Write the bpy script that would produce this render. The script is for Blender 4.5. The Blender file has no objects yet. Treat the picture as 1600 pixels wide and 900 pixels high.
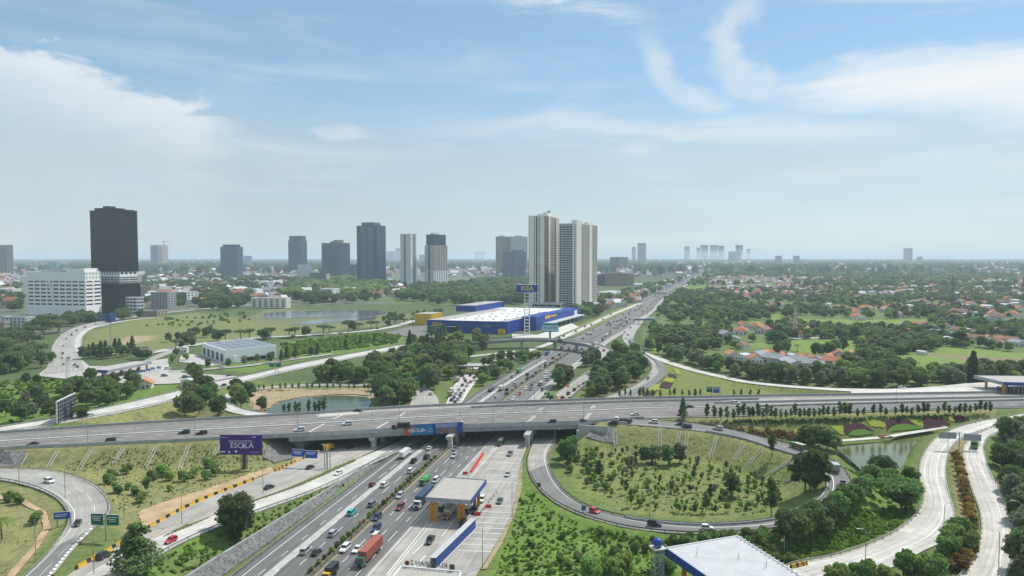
import bpy, bmesh, math, random
import numpy as np
from mathutils import Vector, Matrix
R = random.Random(7)
NR = np.random.default_rng(7)
S = bpy.context.scene
COL = S.collection
rad = math.radians

# ---------------------------------------------------------------- camera
H, F, Y0 = 85.0, 1100.0, 401.5
TH = math.atan((450 - Y0) / F)
cam = bpy.data.cameras.new('camera')
cam.sensor_width = 36; cam.lens = F / 1600 * 36; cam.clip_end = 150000; cam.clip_start = 1
co = bpy.data.objects.new('camera', cam); COL.objects.link(co)
co.location = (0, 0, H); co.rotation_euler = (math.pi / 2 - TH, 0, 0)
S.camera = co
# ---------------------------------------------------------------- light and exposure
SUN_EL, SUN_AZ = rad(54), rad(40)          # azimuth from +X towards +Y
sd = Vector((math.cos(SUN_EL) * math.cos(SUN_AZ), math.cos(SUN_EL) * math.sin(SUN_AZ), math.sin(SUN_EL)))
sl = bpy.data.lights.new('sun', 'SUN'); sl.energy = 3.3; sl.angle = rad(0.5); sl.color = (1, .96, .89)
so = bpy.data.objects.new('sun', sl); COL.objects.link(so)
so.rotation_euler = sd.to_track_quat('Z', 'Y').to_euler()
S.view_settings.view_transform = 'Standard'; S.view_settings.look = 'None'
S.view_settings.exposure = 0.5; S.view_settings.gamma = 1.0
S.cycles.use_denoising = True
S.cycles.max_bounces = 6; S.cycles.diffuse_bounces = 3; S.cycles.glossy_bounces = 2
S.cycles.transmission_bounces = 2; S.cycles.transparent_max_bounces = 4; S.cycles.volume_bounces = 1
S.cycles.caustics_reflective = False; S.cycles.caustics_refractive = False

# ---------------------------------------------------------------- world: sky with clouds
W = bpy.data.worlds.new('World'); S.world = W; W.use_nodes = True
nt = W.node_tree; nt.nodes.clear()
def wn(t, **k):
    n = nt.nodes.new(t)
    for a, b in k.items(): setattr(n, a, b)
    return n
def lk(a, b): nt.links.new(a, b)
def wm(op, a, b=None, c=None, clamp=False):
    n = wn('ShaderNodeMath', operation=op, use_clamp=clamp)
    for i, v in enumerate((a, b, c)):
        if v is None: continue
        if isinstance(v, (int, float)): n.inputs[i].default_value = v
        else: lk(v, n.inputs[i])
    return n.outputs[0]
def wss(x, e0, e1):
    n = wn('ShaderNodeMapRange', interpolation_type='SMOOTHSTEP')
    lk(x, n.inputs[0]); n.inputs[1].default_value = e0; n.inputs[2].default_value = e1
    return n.outputs[0]
sky = wn('ShaderNodeTexSky', sky_type='NISHITA', sun_disc=False)
sky.sun_elevation = SUN_EL; sky.sun_rotation = math.pi / 2 - SUN_AZ
sky.air_density = 1.0; sky.dust_density = 0.2; sky.ozone_density = 1.0; sky.altitude = 600
tc = wn('ShaderNodeTexCoord'); sp = wn('ShaderNodeSeparateXYZ'); lk(tc.outputs['Generated'], sp.inputs[0])
az = wm('ARCTAN2', sp.outputs[0], sp.outputs[1]); el = wm('ARCSINE', sp.outputs[2])
cv = wn('ShaderNodeCombineXYZ'); lk(az, cv.inputs[0]); lk(wm('MULTIPLY', el, 2.2), cv.inputs[1])
def wnoise(scale, det, rough, dist=0.0, sx=1.0, sy=1.0, off=0.0, rot=0.0):
    mp = wn('ShaderNodeMapping'); mp.inputs['Scale'].default_value = (sx, sy, 1); mp.inputs['Location'].default_value = (off, off * .7, 0)
    mp.inputs['Rotation'].default_value = (0, 0, rot)
    lk(cv.outputs[0], mp.inputs[0])
    n = wn('ShaderNodeTexNoise'); n.inputs['Scale'].default_value = scale; n.inputs['Detail'].default_value = det
    n.inputs['Roughness'].default_value = rough; n.inputs['Distortion'].default_value = dist
    lk(mp.outputs[0], n.inputs['Vector']); return n.outputs['Fac']
def blob(px, py, rx, ry, rot=0):           # soft ellipse round a direction, sized in photograph pixels
    a = math.atan((px - 800) / F); e = math.atan((Y0 - py) / F * math.cos(a))
    dx = wm('SUBTRACT', az, a); dy = wm('SUBTRACT', el, e)
    c, s = math.cos(rot), math.sin(rot)
    u = wm('DIVIDE', wm('ADD', wm('MULTIPLY', dx, c), wm('MULTIPLY', dy, s)), rx / F)
    v = wm('DIVIDE', wm('SUBTRACT', wm('MULTIPLY', dy, c), wm('MULTIPLY', dx, s)), ry / F)
    r = wm('SQRT', wm('ADD', wm('MULTIPLY', u, u), wm('MULTIPLY', v, v)))
    return wm('SUBTRACT', 1.0, r)
n_big = wnoise(5.5, 8, .6, .3); n_fine = wnoise(15, 9, .62, .5, off=3); n_str = wnoise(5, 8, .6, 1.1, sx=.5, sy=1.5, off=7, rot=.22); n_wisp = wnoise(12, 8, .62, 1.4, sx=.45, sy=1.6, off=11, rot=.5)
cosa = wm('ABSOLUTE', wm('COSINE', az)); PXN = wm('ADD', 800.0, wm('MULTIPLY', wm('TANGENT', az), F)); PYN = wm('SUBTRACT', Y0, wm('MULTIPLY', wm('DIVIDE', wm('TANGENT', el), wm('ADD', cosa, .02)), F))
def line(x0, y0, x1, y1): return wm('ADD', y0, wm('MULTIPLY', wm('SUBTRACT', PXN, x0), (y1 - y0) / (x1 - x0)))
def nz(n, k): return wm('MULTIPLY', wm('SUBTRACT', n, .5), k)
def mul(*a):
    r = a[0]
    for q in a[1:]: r = wm('MULTIPLY', r, q)
    return r
def arc(cx, cy, r0, w, e0, e1, amp):       # a hooked wisp along part of a circle, angles clockwise from right
    dx, dy = wm('SUBTRACT', PXN, cx), wm('SUBTRACT', PYN, cy); r = wm('SQRT', wm('ADD', wm('MULTIPLY', dx, dx), wm('MULTIPLY', dy, dy))); an = wm('ARCTAN2', dy, dx)
    an = wm('MODULO', wm('ADD', an, 6.2832), 6.2832); c = wm('SUBTRACT', 1.15, wm('DIVIDE', wm('ABSOLUTE', wm('SUBTRACT', wm('ADD', r, wm('ADD', nz(n_fine, w * 1.6), nz(n_big, w * 2.5))), r0)), w))
    return mul(wss(c, 0, 1), wss(an, e0, e0 + .5), wm('SUBTRACT', 1.0, wss(an, e1 - .7, e1)), wm('MULTIPLY', wm('ADD', .2, n_fine), amp))
f2 = wm('ADD', nz(n_fine, 150), nz(n_big, 60))
d1 = wm('ADD', wm('SUBTRACT', PYN, wm('MAXIMUM', line(0, 62, 370, 178), 52.0)), f2)
c1 = mul(wss(d1, -6, 30), wm('SUBTRACT', 1.0, wm('MULTIPLY', wss(d1, 15, 150), .75)), wm('SUBTRACT', 1.0, wss(wm('ADD', PXN, nz(n_fine, 160)), 290, 420)), wm('ADD', .2, mul(n_fine, .95)))
f3 = wm('ADD', nz(n_str, 90), nz(n_fine, 30))
d2 = wm('ADD', wm('SUBTRACT', PYN, wm('MAXIMUM', line(1180, 128, 1330, 88), line(1330, 88, 1600, 70))), f3); d3 = wm('ADD', wm('SUBTRACT', line(1180, 158, 1600, 200), PYN), f3)
c2 = mul(wss(d2, -10, 30), wss(d3, -30, 35), wss(wm('ADD', PXN, nz(n_str, 120)), 1100, 1220), wm('ADD', .92, nz(n_str, .7)))
d4 = wm('ADD', wm('SUBTRACT', line(640, 0, 1050, 58), PYN), nz(n_wisp, 80)); c3 = mul(wss(wm('ADD', wm('SUBTRACT', PYN, line(640, -70, 1050, 38)), nz(n_wisp, 50)), -10, 40), wss(d4, -12, 30), wss(PXN, 640, 720), wm('SUBTRACT', 1.0, wss(PXN, 960, 1070)), wm('ADD', .5, nz(n_wisp, 1.6)))
c4 = mul(wss(wm('SUBTRACT', 215.0, wm('ABSOLUTE', wm('ADD', wm('SUBTRACT', PYN, 205), nz(n_str, 90)))), 188, 214), wss(PXN, 560, 900), wm('SUBTRACT', 1.0, wss(PXN, 1250, 1500)), .4)
c5 = mul(wss(wm('SUBTRACT', 22.0, wm('ABSOLUTE', wm('ADD', wm('SUBTRACT', PYN, 2), nz(n_str, 30)))), 0, 20), wss(PXN, 1200, 1340), .6); c6 = mul(wss(n_str, .5, .75), wss(PXN, 1150, 1450), wm('SUBTRACT', 1.0, wss(PYN, 90, 130)), .35)
c7 = mul(wss(wm('ADD', blob(540, 212, 70, 16), nz(n_fine, 2.2)), .1, .9), .35); c8 = mul(wss(wm('ADD', blob(985, 236, 75, 18), nz(n_fine, 2.2)), .1, .9), .3)
fill_clouds = mul(wss(n_big, .36, .62), wss(el, .36, .6), .85)  # unseen clouds above the view, added to brighten the fill on shaded sides
cl = c1
for q in (mul(wss(n_str, .45, .8), .3), c2, c3, c4, c5, c6, c7, c8, fill_clouds, arc(1178, 84, 60, 32, .7, 5.1, .6), arc(1122, 62, 112, 24, 1.2, 3.4, .6)): cl = wm('MAXIMUM', cl, q)
m0 = wn('ShaderNodeMix', data_type='RGBA'); m0.inputs['Factor'].default_value = .45; lk(sky.outputs[0], m0.inputs['A']); m0.inputs['B'].default_value = (1.7, 3.1, 3.9, 1)
veil = wm('MULTIPLY', wm('SUBTRACT', wss(el, -.05, .0), wss(wm('ADD', el, wm('ADD', nz(n_big, .10), nz(n_str, .05))), .12, .235)), wm('ADD', .72, nz(n_big, .5)), clamp=True)
hz_ = wn('ShaderNodeMix', data_type='RGBA'); lk(wss(PXN, 200, 1500), hz_.inputs['Factor']); hz_.inputs['A'].default_value = (3.2, 3.75, 4.2, 1); hz_.inputs['B'].default_value = (3.85, 4.6, 5.0, 1)
m1 = wn('ShaderNodeMix', data_type='RGBA'); lk(veil, m1.inputs['Factor']); lk(m0.outputs['Result'], m1.inputs['A']); lk(hz_.outputs['Result'], m1.inputs['B'])
m2 = wn('ShaderNodeMix', data_type='RGBA'); lk(wm('MINIMUM', cl, 1.0), m2.inputs['Factor']); lk(m1.outputs['Result'], m2.inputs['A']); m2.inputs['B'].default_value = (5.8, 6.0, 6.1, 1)
bg = wn('ShaderNodeBackground'); bg.inputs['Strength'].default_value = 0.11
lk(m2.outputs['Result'], bg.inputs['Color'])
wo = wn('ShaderNodeOutputWorld'); lk(bg.outputs[0], wo.inputs['Surface'])

# ---------------------------------------------------------------- helpers
def P(px, py, z=0.0):
    """point of the photograph on the level z (works on arrays too)"""
    u = np.asarray(px, float) - 800; v = 450 - np.asarray(py, float)
    c, s = math.cos(TH), math.sin(TH)
    dy = F * c + v * s; dz = -F * s + v * c
    t = (np.asarray(z, float) - H) / dz
    return np.stack([u * t, dy * t, np.broadcast_to(np.asarray(z, float), np.shape(u * t))], -1)
def tag(o, label=None, cat=None, group=None, kind=None):
    if label: o['label'] = label
    if cat: o['category'] = cat
    if group: o['group'] = group
    if kind: o['kind'] = kind
    return o
def empty(name, loc=(0, 0, 0), rz=0.0, label=None, cat=None, group=None):
    o = bpy.data.objects.new(name, None); COL.objects.link(o); o.empty_display_size = .5
    o.location = loc; o.rotation_euler = (0, 0, rz)
    return tag(o, label, cat, group)
def link(name, me, parent=None, loc=(0, 0, 0), rz=0.0):
    o = bpy.data.objects.new(name, me); COL.objects.link(o); o.location = loc; o.rotation_euler = (0, 0, rz)
    if parent is not None: o.parent = parent
    return o
def copy_tree(o, parent=None):
    c = o.copy(); COL.objects.link(c)
    if parent is not None: c.parent = parent
    for ch in list(o.children): copy_tree(ch, c)
    return c

_M = {}
def mk(name, col, rough=.8, var=.15, scale=.3, metal=0.0, spec=.3, detail=5, coord='pos', bump=0.0, bscale=2.0, stretch=(1, 1, 1), col2=None, rnd=0.0, coat=0.0, attr=None, trans=0.0):
    if name in _M: return _M[name]
    m = bpy.data.materials.new(name); m.use_nodes = True; t = m.node_tree; b = t.nodes['Principled BSDF']
    b.inputs['Roughness'].default_value = rough; b.inputs['Metallic'].default_value = metal
    b.inputs['Specular IOR Level'].default_value = spec; b.inputs['Coat Weight'].default_value = coat
    n = t.nodes.new('ShaderNodeTexNoise'); n.inputs['Scale'].default_value = scale; n.inputs['Detail'].default_value = detail; n.inputs['Roughness'].default_value = .65
    mp = t.nodes.new('ShaderNodeMapping'); mp.inputs['Scale'].default_value = stretch
    if coord == 'pos': src = t.nodes.new('ShaderNodeNewGeometry').outputs['Position']
    elif coord == 'uv': src = t.nodes.new('ShaderNodeTexCoord').outputs['UV']
    else: src = t.nodes.new('ShaderNodeTexCoord').outputs['Object']
    t.links.new(src, mp.inputs[0]); t.links.new(mp.outputs[0], n.inputs['Vector'])
    rp = t.nodes.new('ShaderNodeValToRGB'); rp.color_ramp.elements[0].position = .32; rp.color_ramp.elements[1].position = .68
    c2 = col2 if col2 else tuple(min(1, c * (1 + var)) for c in col)
    c1 = tuple(c * (1 - var) for c in col) if not col2 else col
    rp.color_ramp.elements[0].color = (*c1, 1); rp.color_ramp.elements[1].color = (*c2, 1)
    t.links.new(n.outputs['Fac'], rp.inputs[0]); out = rp.outputs[0]
    if attr:
        a = t.nodes.new('ShaderNodeAttribute'); a.attribute_name = attr
        x = t.nodes.new('ShaderNodeMix'); x.data_type = 'RGBA'; x.blend_type = 'MULTIPLY'; x.inputs['Factor'].default_value = 1
        t.links.new(out, x.inputs['A']); t.links.new(a.outputs['Color'], x.inputs['B']); out = x.outputs['Result']
    if rnd:
        oi = t.nodes.new('ShaderNodeObjectInfo'); hs = t.nodes.new('ShaderNodeHueSaturation')
        mr = t.nodes.new('ShaderNodeMapRange'); mr.inputs[3].default_value = 1 - rnd; mr.inputs[4].default_value = 1 + rnd
        t.links.new(oi.outputs['Random'], mr.inputs[0]); t.links.new(mr.outputs[0], hs.inputs['Value'])
        ml = t.nodes.new('ShaderNodeMath'); ml.operation = 'MULTIPLY'; ml.inputs[1].default_value = 7.31
        fr = t.nodes.new('ShaderNodeMath'); fr.operation = 'FRACT'; t.links.new(oi.outputs['Random'], ml.inputs[0]); t.links.new(ml.outputs[0], fr.inputs[0])
        m3 = t.nodes.new('ShaderNodeMapRange'); m3.inputs[3].default_value = .5 - rnd * .09; m3.inputs[4].default_value = .5 + rnd * .07
        t.links.new(fr.outputs[0], m3.inputs[0]); t.links.new(m3.outputs[0], hs.inputs['Hue'])
        t.links.new(out, hs.inputs['Color']); out = hs.outputs[0]
    t.links.new(out, b.inputs['Base Color'])
    if trans:
        tr = t.nodes.new('ShaderNodeBsdfTranslucent'); ms = t.nodes.new('ShaderNodeMixShader'); ms.inputs[0].default_value = trans
        t.links.new(out, tr.inputs[0]); t.links.new(b.outputs[0], ms.inputs[1]); t.links.new(tr.outputs[0], ms.inputs[2])
        t.links.new(ms.outputs[0], t.nodes['Material Output'].inputs[0])
    if bump:
        n2 = t.nodes.new('ShaderNodeTexNoise'); n2.inputs['Scale'].default_value = bscale; n2.inputs['Detail'].default_value = 4
        t.links.new(src, n2.inputs['Vector']); bp = t.nodes.new('ShaderNodeBump'); bp.inputs['Strength'].default_value = bump; bp.inputs['Distance'].default_value = .6
        t.links.new(n2.outputs['Fac'], bp.inputs['Height']); t.links.new(bp.outputs[0], b.inputs['Normal'])
    _M[name] = m; return m

class MB:
    def __init__(s): s.v = []; s.f = []; s.m = []; s.uv = None
    def add(s, vs, fs, m):
        o = len(s.v); s.v.extend([tuple(map(float, q)) for q in vs]); s.f.extend([tuple(i + o for i in f) for f in fs]); s.m.extend([m] * len(fs)); return s
    def merge(s, o): return_ = s.add(o.v, [], None); k = len(s.v) - len(o.v); s.f.extend([tuple(i + k for i in f) for f in o.f]); s.m.extend(o.m); return s
    def quad(s, a, b, c, d, m): return s.add((a, b, c, d), [(0, 1, 2, 3)], m)
    def box(s, x, y, z, sx, sy, sz, m, rz=0.0):
        """centre x,y; bottom z"""
        c, n = math.cos(rz), math.sin(rz); q = []
        for zz in (z, z + sz):
            for ax, ay in ((-1, -1), (1, -1), (1, 1), (-1, 1)):
                lx, ly = ax * sx / 2, ay * sy / 2; q.append((x + lx * c - ly * n, y + lx * n + ly * c, zz))
        return s.add(q, [(3, 2, 1, 0), (4, 5, 6, 7), (0, 1, 5, 4), (1, 2, 6, 5), (2, 3, 7, 6), (3, 0, 4, 7)], m)
    def prism(s, poly, z0, z1, m, mtop=None):
        n = len(poly)
        area = sum(poly[i][0] * poly[(i + 1) % n][1] - poly[(i + 1) % n][0] * poly[i][1] for i in range(n))
        if area < 0: poly = list(reversed(poly))
        q = [(p[0], p[1], z0) for p in poly] + [(p[0], p[1], z1) for p in poly]
        s.add(q, [tuple(range(n - 1, -1, -1))] + [(i, (i + 1) % n, n + (i + 1) % n, n + i) for i in range(n)], m)
        return s.add(q[n:], [tuple(range(n))], mtop or m)
    def tube(s, p, q, r0, r1, m, n=6):
        p = Vector(p); q = Vector(q); d = (q - p).normalized()
        a = d.cross(Vector((0, 0, 1)) if abs(d.z) < .95 else Vector((1, 0, 0))).normalized(); b = d.cross(a)
        vs = [tuple(p + (a * math.cos(2 * math.pi * i / n) + b * math.sin(2 * math.pi * i / n)) * r0) for i in range(n)]
        vs += [tuple(q + (a * math.cos(2 * math.pi * i / n) + b * math.sin(2 * math.pi * i / n)) * r1) for i in range(n)]
        return s.add(vs, [(i, n + i, n + (i + 1) % n, (i + 1) % n) for i in range(n)] + [tuple(range(n)), tuple(range(2 * n - 1, n - 1, -1))], m)
    def lathe(s, x, y, prof, m, n=12):
        vs = [(x + r * math.cos(2 * math.pi * i / n), y + r * math.sin(2 * math.pi * i / n), z) for r, z in prof for i in range(n)]
        k = len(prof)
        fs = [(j * n + i, j * n + (i + 1) % n, (j + 1) * n + (i + 1) % n, (j + 1) * n + i) for j in range(k - 1) for i in range(n)]
        fs += [tuple(range(n - 1, -1, -1)), tuple((k - 1) * n + i for i in range(n))]
        return s.add(vs, fs, m)
    def loft(s, rings, m, caps=True):
        n = len(rings[0]); vs = [p for r in rings for p in r]; k = len(rings)
        fs = [(j * n + i, j * n + (i + 1) % n, (j + 1) * n + (i + 1) % n, (j + 1) * n + i) for j in range(k - 1) for i in range(n)]
        if caps: fs += [tuple(range(n - 1, -1, -1)), tuple((k - 1) * n + i for i in range(n))]
        return s.add(vs, fs, m)
    def sweep(s, path, nrm, prof, m, closed=True):
        """profile (offset along nrm, height) swept along path"""
        rings = [[(p[0] + n[0] * o, p[1] + n[1] * o, p[2] + h) for o, h in prof] for p, n in zip(path, nrm)]
        if closed: return s.loft(rings, m)
        k = len(prof); vs = [q for r in rings for q in r]
        return s.add(vs, [(j * k + i, j * k + i + 1, (j + 1) * k + i + 1, (j + 1) * k + i) for j in range(len(path) - 1) for i in range(k - 1)], m)
    def mesh(s, name, smooth=False):
        me = bpy.data.meshes.new(name); me.from_pydata(s.v, [], s.f)
        ms = []; idx = []
        for m in s.m:
            if m not in ms: ms.append(m)
            idx.append(ms.index(m))
        for m in ms: me.materials.append(m)
        if len(ms) > 1: me.polygons.foreach_set('material_index', idx)
        if s.uv is not None:
            l = me.uv_layers.new(name='UVMap'); li = np.zeros(len(me.loops), int); me.loops.foreach_get('vertex_index', li)
            l.data.foreach_set('uv', np.asarray(s.uv, float)[li].ravel())
        if smooth: me.polygons.foreach_set('use_smooth', [True] * len(me.polygons))
        me.update(); return me
    def build(s, name, parent=None, loc=(0, 0, 0), rz=0.0, smooth=False, **tg):
        o = link(name, s.mesh(name, smooth), parent, loc, rz); return tag(o, **tg)

def fixn(me):
    b = bmesh.new(); b.from_mesh(me); bmesh.ops.recalc_face_normals(b, faces=b.faces); b.to_mesh(me); b.free(); return me
def text_mesh(body, size, ext, mat, name='lettering', bold=0.0, align='CENTER'):
    c = bpy.data.curves.new(name, 'FONT'); c.body = body; c.size = size; c.extrude = ext; c.align_x = align; c.align_y = 'CENTER'; c.offset = bold; c.resolution_u = 3
    o = bpy.data.objects.new(name, c); COL.objects.link(o); dg = bpy.context.evaluated_depsgraph_get(); dg.update()
    me = bpy.data.meshes.new_from_object(o.evaluated_get(dg)); me.name = name
    bpy.data.objects.remove(o); bpy.data.curves.remove(c); me.materials.clear(); me.materials.append(mat); return me
def inside(poly, x, y):
    r = np.zeros(np.shape(x), bool); n = len(poly)
    for i in range(n):
        x0, y0 = poly[i][:2]; x1, y1 = poly[(i + 1) % n][:2]
        if y0 == y1: continue
        c = ((y0 > y) != (y1 > y)) & (x < (x1 - x0) * (y - y0) / (y1 - y0) + x0); r ^= c
    return r

# ---------------------------------------------------------------- palette
m_white = mk('white_paint', (.72, .72, .70), .6, .06)
m_line = mk('road_paint', (.74, .74, .71), .7, .12, 1.5)
m_yline = mk('yellow_road_paint', (.52, .37, .15), .7, .2, 1.0)
m_conc = mk('concrete', (.40, .40, .38), .85, .18, .35)
m_concd = mk('weathered_concrete', (.27, .28, .28), .88, .25, .3)
m_concl = mk('pale_concrete', (.52, .51, .47), .85, .14, .4)
m_barr = mk('barrier_concrete', (.36, .37, .36), .85, .2, .5)
m_stone = mk('stone_pitching', (.165, .165, .16), .95, .5, .9, bump=.6, bscale=1.2)
m_soil = mk('bare_soil', (.40, .29, .17), .95, .3, .2)
m_rsoil = mk('red_soil', (.38, .17, .09), .95, .3, .3)
m_steel = mk('galvanised_steel', (.34, .35, .36), .5, .1, 1, metal=.5)
m_dsteel = mk('dark_steel', (.07, .075, .09), .6, .15, 1)
m_black = mk('black_rubber', (.02, .02, .02), .8, .1)
m_glass = mk('dark_glass', (.022, .030, .038), .12, .2, .2, spec=.6)
m_blue = mk('deep_blue_panel', (.018, .062, .26), .5, .12, .4)
m_sblue = mk('sign_blue', (.01, .07, .36), .5, .08)
m_sgreen = mk('sign_green', (.004, .13, .085), .5, .08)
m_yel = mk('sign_yellow', (.60, .40, .05), .6, .12)
m_orange = mk('orange_column', (.50, .22, .02), .6, .15)
m_red = mk('red_plastic', (.55, .05, .03), .5, .1)
m_trunk = mk('bark', (.14, .11, .085), .95, .3, 2, coord='obj')
# ================================================================ roads and terrain
def road_mat(name, c, slab=None, track=.12, warm=0.0):
    m = bpy.data.materials.new(name); m.use_nodes = True; t = m.node_tree; b = t.nodes['Principled BSDF']
    b.inputs['Roughness'].default_value = .85; b.inputs['Specular IOR Level'].default_value = .25
    uv = t.nodes.new('ShaderNodeTexCoord').outputs['UV']; pos = t.nodes.new('ShaderNodeNewGeometry').outputs['Position']
    def noise(src, sc, st, det=5):
        mp = t.nodes.new('ShaderNodeMapping'); mp.inputs['Scale'].default_value = st; t.links.new(src, mp.inputs[0])
        n = t.nodes.new('ShaderNodeTexNoise'); n.inputs['Scale'].default_value = sc; n.inputs['Detail'].default_value = det; t.links.new(mp.outputs[0], n.inputs[0]); return n.outputs['Fac']
    def rng(x, a, b_, lo=.3, hi=.7):
        r = t.nodes.new('ShaderNodeMapRange'); r.inputs[1].default_value = lo; r.inputs[2].default_value = hi; r.inputs[3].default_value = a; r.inputs[4].default_value = b_; t.links.new(x, r.inputs[0]); return r.outputs[0]
    def mul(a, b_):
        n = t.nodes.new('ShaderNodeMath'); n.operation = 'MULTIPLY'; t.links.new(a, n.inputs[0]); t.links.new(b_, n.inputs[1]); return n.outputs[0]
    v = mul(rng(noise(uv, 1.0, (.9, .012, 1)), 1 - track, 1 + track), rng(noise(pos, .11, (1, 1, 1), 7), .84, 1.12))
    v = mul(v, rng(noise(pos, 2.5, (1, 1, 1), 3), .94, 1.06))
    if slab:
        br = t.nodes.new('ShaderNodeTexBrick'); br.inputs['Scale'].default_value = 1; br.inputs['Brick Width'].default_value = slab[0]; br.inputs['Row Height'].default_value = slab[1]
        br.offset = 0; br.inputs['Mortar Size'].default_value = .05; br.inputs['Color1'].default_value = (.9, .9, .9, 1); br.inputs['Color2'].default_value = (1.06, 1.06, 1.06, 1); br.inputs['Mortar'].default_value = (.62, .61, .58, 1)
        t.links.new(uv, br.inputs[0]); s = t.nodes.new('ShaderNodeSeparateColor'); t.links.new(br.outputs[0], s.inputs[0]); v = mul(v, s.outputs[0])
    cc = t.nodes.new('ShaderNodeVectorMath'); cc.operation = 'SCALE'; cc.inputs[0].default_value = c; t.links.new(v, cc.inputs['Scale'])
    t.links.new(cc.outputs[0], b.inputs['Base Color']); return m
r_white = road_mat('pale_concrete_pavement', (.50, .485, .45), (3.6, 5.0), .2)
r_conc = road_mat('worn_concrete_pavement', (.335, .325, .30), (3.6, 5.0), .16)
r_asph = road_mat('asphalt', (.142, .141, .139), None, .26)
r_deck = road_mat('dusty_deck_asphalt', (.178, .168, .158), None, .14)
r_blue = road_mat('new_asphalt', (.135, .142, .152), None, .12)
r_grey = road_mat('grey_asphalt', (.175, .174, .17), None, .2)

class Road: pass
RD = {}
def hermite(pts, step):
    pts = np.asarray(pts, float)
    if len(pts) < 2: return pts
    seg = np.maximum(np.linalg.norm(np.diff(pts[:, :2], axis=0), axis=1), 1e-3); t = np.concatenate([[0], np.cumsum(seg)])
    d = np.diff(pts, axis=0) / seg[:, None]; m = np.empty_like(pts); m[0] = d[0]; m[-1] = d[-1]
    for i in range(1, len(pts) - 1): m[i] = (d[i - 1] * seg[i] + d[i] * seg[i - 1]) / (seg[i] + seg[i - 1])
    n = max(2, int(t[-1] / step) + 1); q = np.linspace(0, t[-1], n); k = np.clip(np.searchsorted(t, q, 'right') - 1, 0, len(seg) - 1)
    h = seg[k]; s = ((q - t[k]) / h)[:, None]; h = h[:, None]
    return (2 * s**3 - 3 * s**2 + 1) * pts[k] + (s**3 - 2 * s**2 + s) * h * m[k] + (-2 * s**3 + 3 * s**2) * pts[k + 1] + (s**3 - s**2) * h * m[k + 1]
def setup(r):
    r.C = (r.L + r.R) / 2; d = np.gradient(r.C[:, :2], axis=0); d /= np.linalg.norm(d, axis=1)[:, None] + 1e-9
    r.T = d; w = (r.R - r.L)[:, :2]; r.W = np.linalg.norm(w, axis=1); r.N = w / r.W[:, None]
    r.S = np.concatenate([[0], np.cumsum(np.linalg.norm(np.diff(r.C[:, :2], axis=0), axis=1))])
def road(key, pts, mat, name, label, z=None, step=4, emb=None, cap=True, thick=.3, hide=False, cat='road'):
    """pts: (leftx, lefty, rightx, righty, z) in photograph pixels"""
    r = Road(); a = np.array(pts, float); L = P(a[:, 0], a[:, 1], a[:, 4]); Rr = P(a[:, 2], a[:, 3], a[:, 4])
    both = hermite(np.concatenate([L, Rr], 1), step) if False else None
    C = (L + Rr) / 2; full = hermite(np.concatenate([C, L, Rr], 1), step); r.L = full[:, 3:6]; r.R = full[:, 6:9]
    return finish(r, key, mat, name, label, emb, cap, thick, hide, cat)
def road_c(key, pts, mat, name, label, step=4, emb=None, cap=True, thick=.3, cat='road'):
    """pts: (x, y, z, width) centre line in photograph pixels"""
    a = np.array(pts, float); C = P(a[:, 0], a[:, 1], a[:, 2]); f = hermite(np.concatenate([C, a[:, 3:4]], 1), step); C = f[:, :3]; w = f[:, 3]
    d = np.gradient(C[:, :2], axis=0); d /= np.linalg.norm(d, axis=1)[:, None]; n = np.stack([d[:, 1], -d[:, 0]], 1)
    r = Road(); r.L = C.copy(); r.R = C.copy(); r.L[:, :2] -= n * w[:, None] / 2; r.R[:, :2] += n * w[:, None] / 2
    return finish(r, key, mat, name, label, emb, cap, thick, False, cat)
_zk = [0]
def finish(r, key, mat, name, label, emb, cap, thick, hide, cat='road'):
    _zk[0] += 1; dz = .008 * _zk[0]; r.L[:, 2] += dz; r.R[:, 2] += dz
    setup(r); r.emb = emb; r.cap = cap; RD[key] = r; r.name = name
    n = len(r.C); b = MB(); nx = 3; uv = []
    for i in range(n):
        for j in range(nx + 1):
            t = j / nx; b.v.append(tuple(r.L[i] * (1 - t) + r.R[i] * t)); uv.append((t * r.W[i], r.S[i]))
        for q, o in ((r.L[i], 0), (r.R[i], r.W[i])): b.v.append((q[0], q[1], q[2] - thick)); uv.append((o, r.S[i]))
    k = nx + 3
    for i in range(n - 1):
        o, p = i * k, (i + 1) * k
        for j in range(nx): b.f.append((o + j, o + j + 1, p + j + 1, p + j)); b.m.append(mat)
        b.f.append((o + nx + 1, o, p, p + nx + 1)); b.m.append(mat); b.f.append((o + nx, o + nx + 2, p + nx + 2, p + nx)); b.m.append(mat)
    b.uv = uv; me = fixn(b.mesh(name)); r.o = link(name, me); tag(r.o, label, cat, kind='structure'); return r
def side(r, off, lo=0.0, hi=1.0):
    """path at `off` metres from the left edge (negative: from the right edge)"""
    i0, i1 = int(lo * (len(r.C) - 1)), int(hi * (len(r.C) - 1)) + 1
    p = (r.L[i0:i1].copy() if off >= 0 else r.R[i0:i1].copy()); p[:, :2] += r.N[i0:i1] * off; return p, r.N[i0:i1], r.S[i0:i1]
def frac(r, f, lo=0.0, hi=1.0):
    i0, i1 = int(lo * (len(r.C) - 1)), int(hi * (len(r.C) - 1)) + 1
    return (r.L * (1 - f) + r.R * f)[i0:i1], r.N[i0:i1], r.S[i0:i1]
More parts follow.
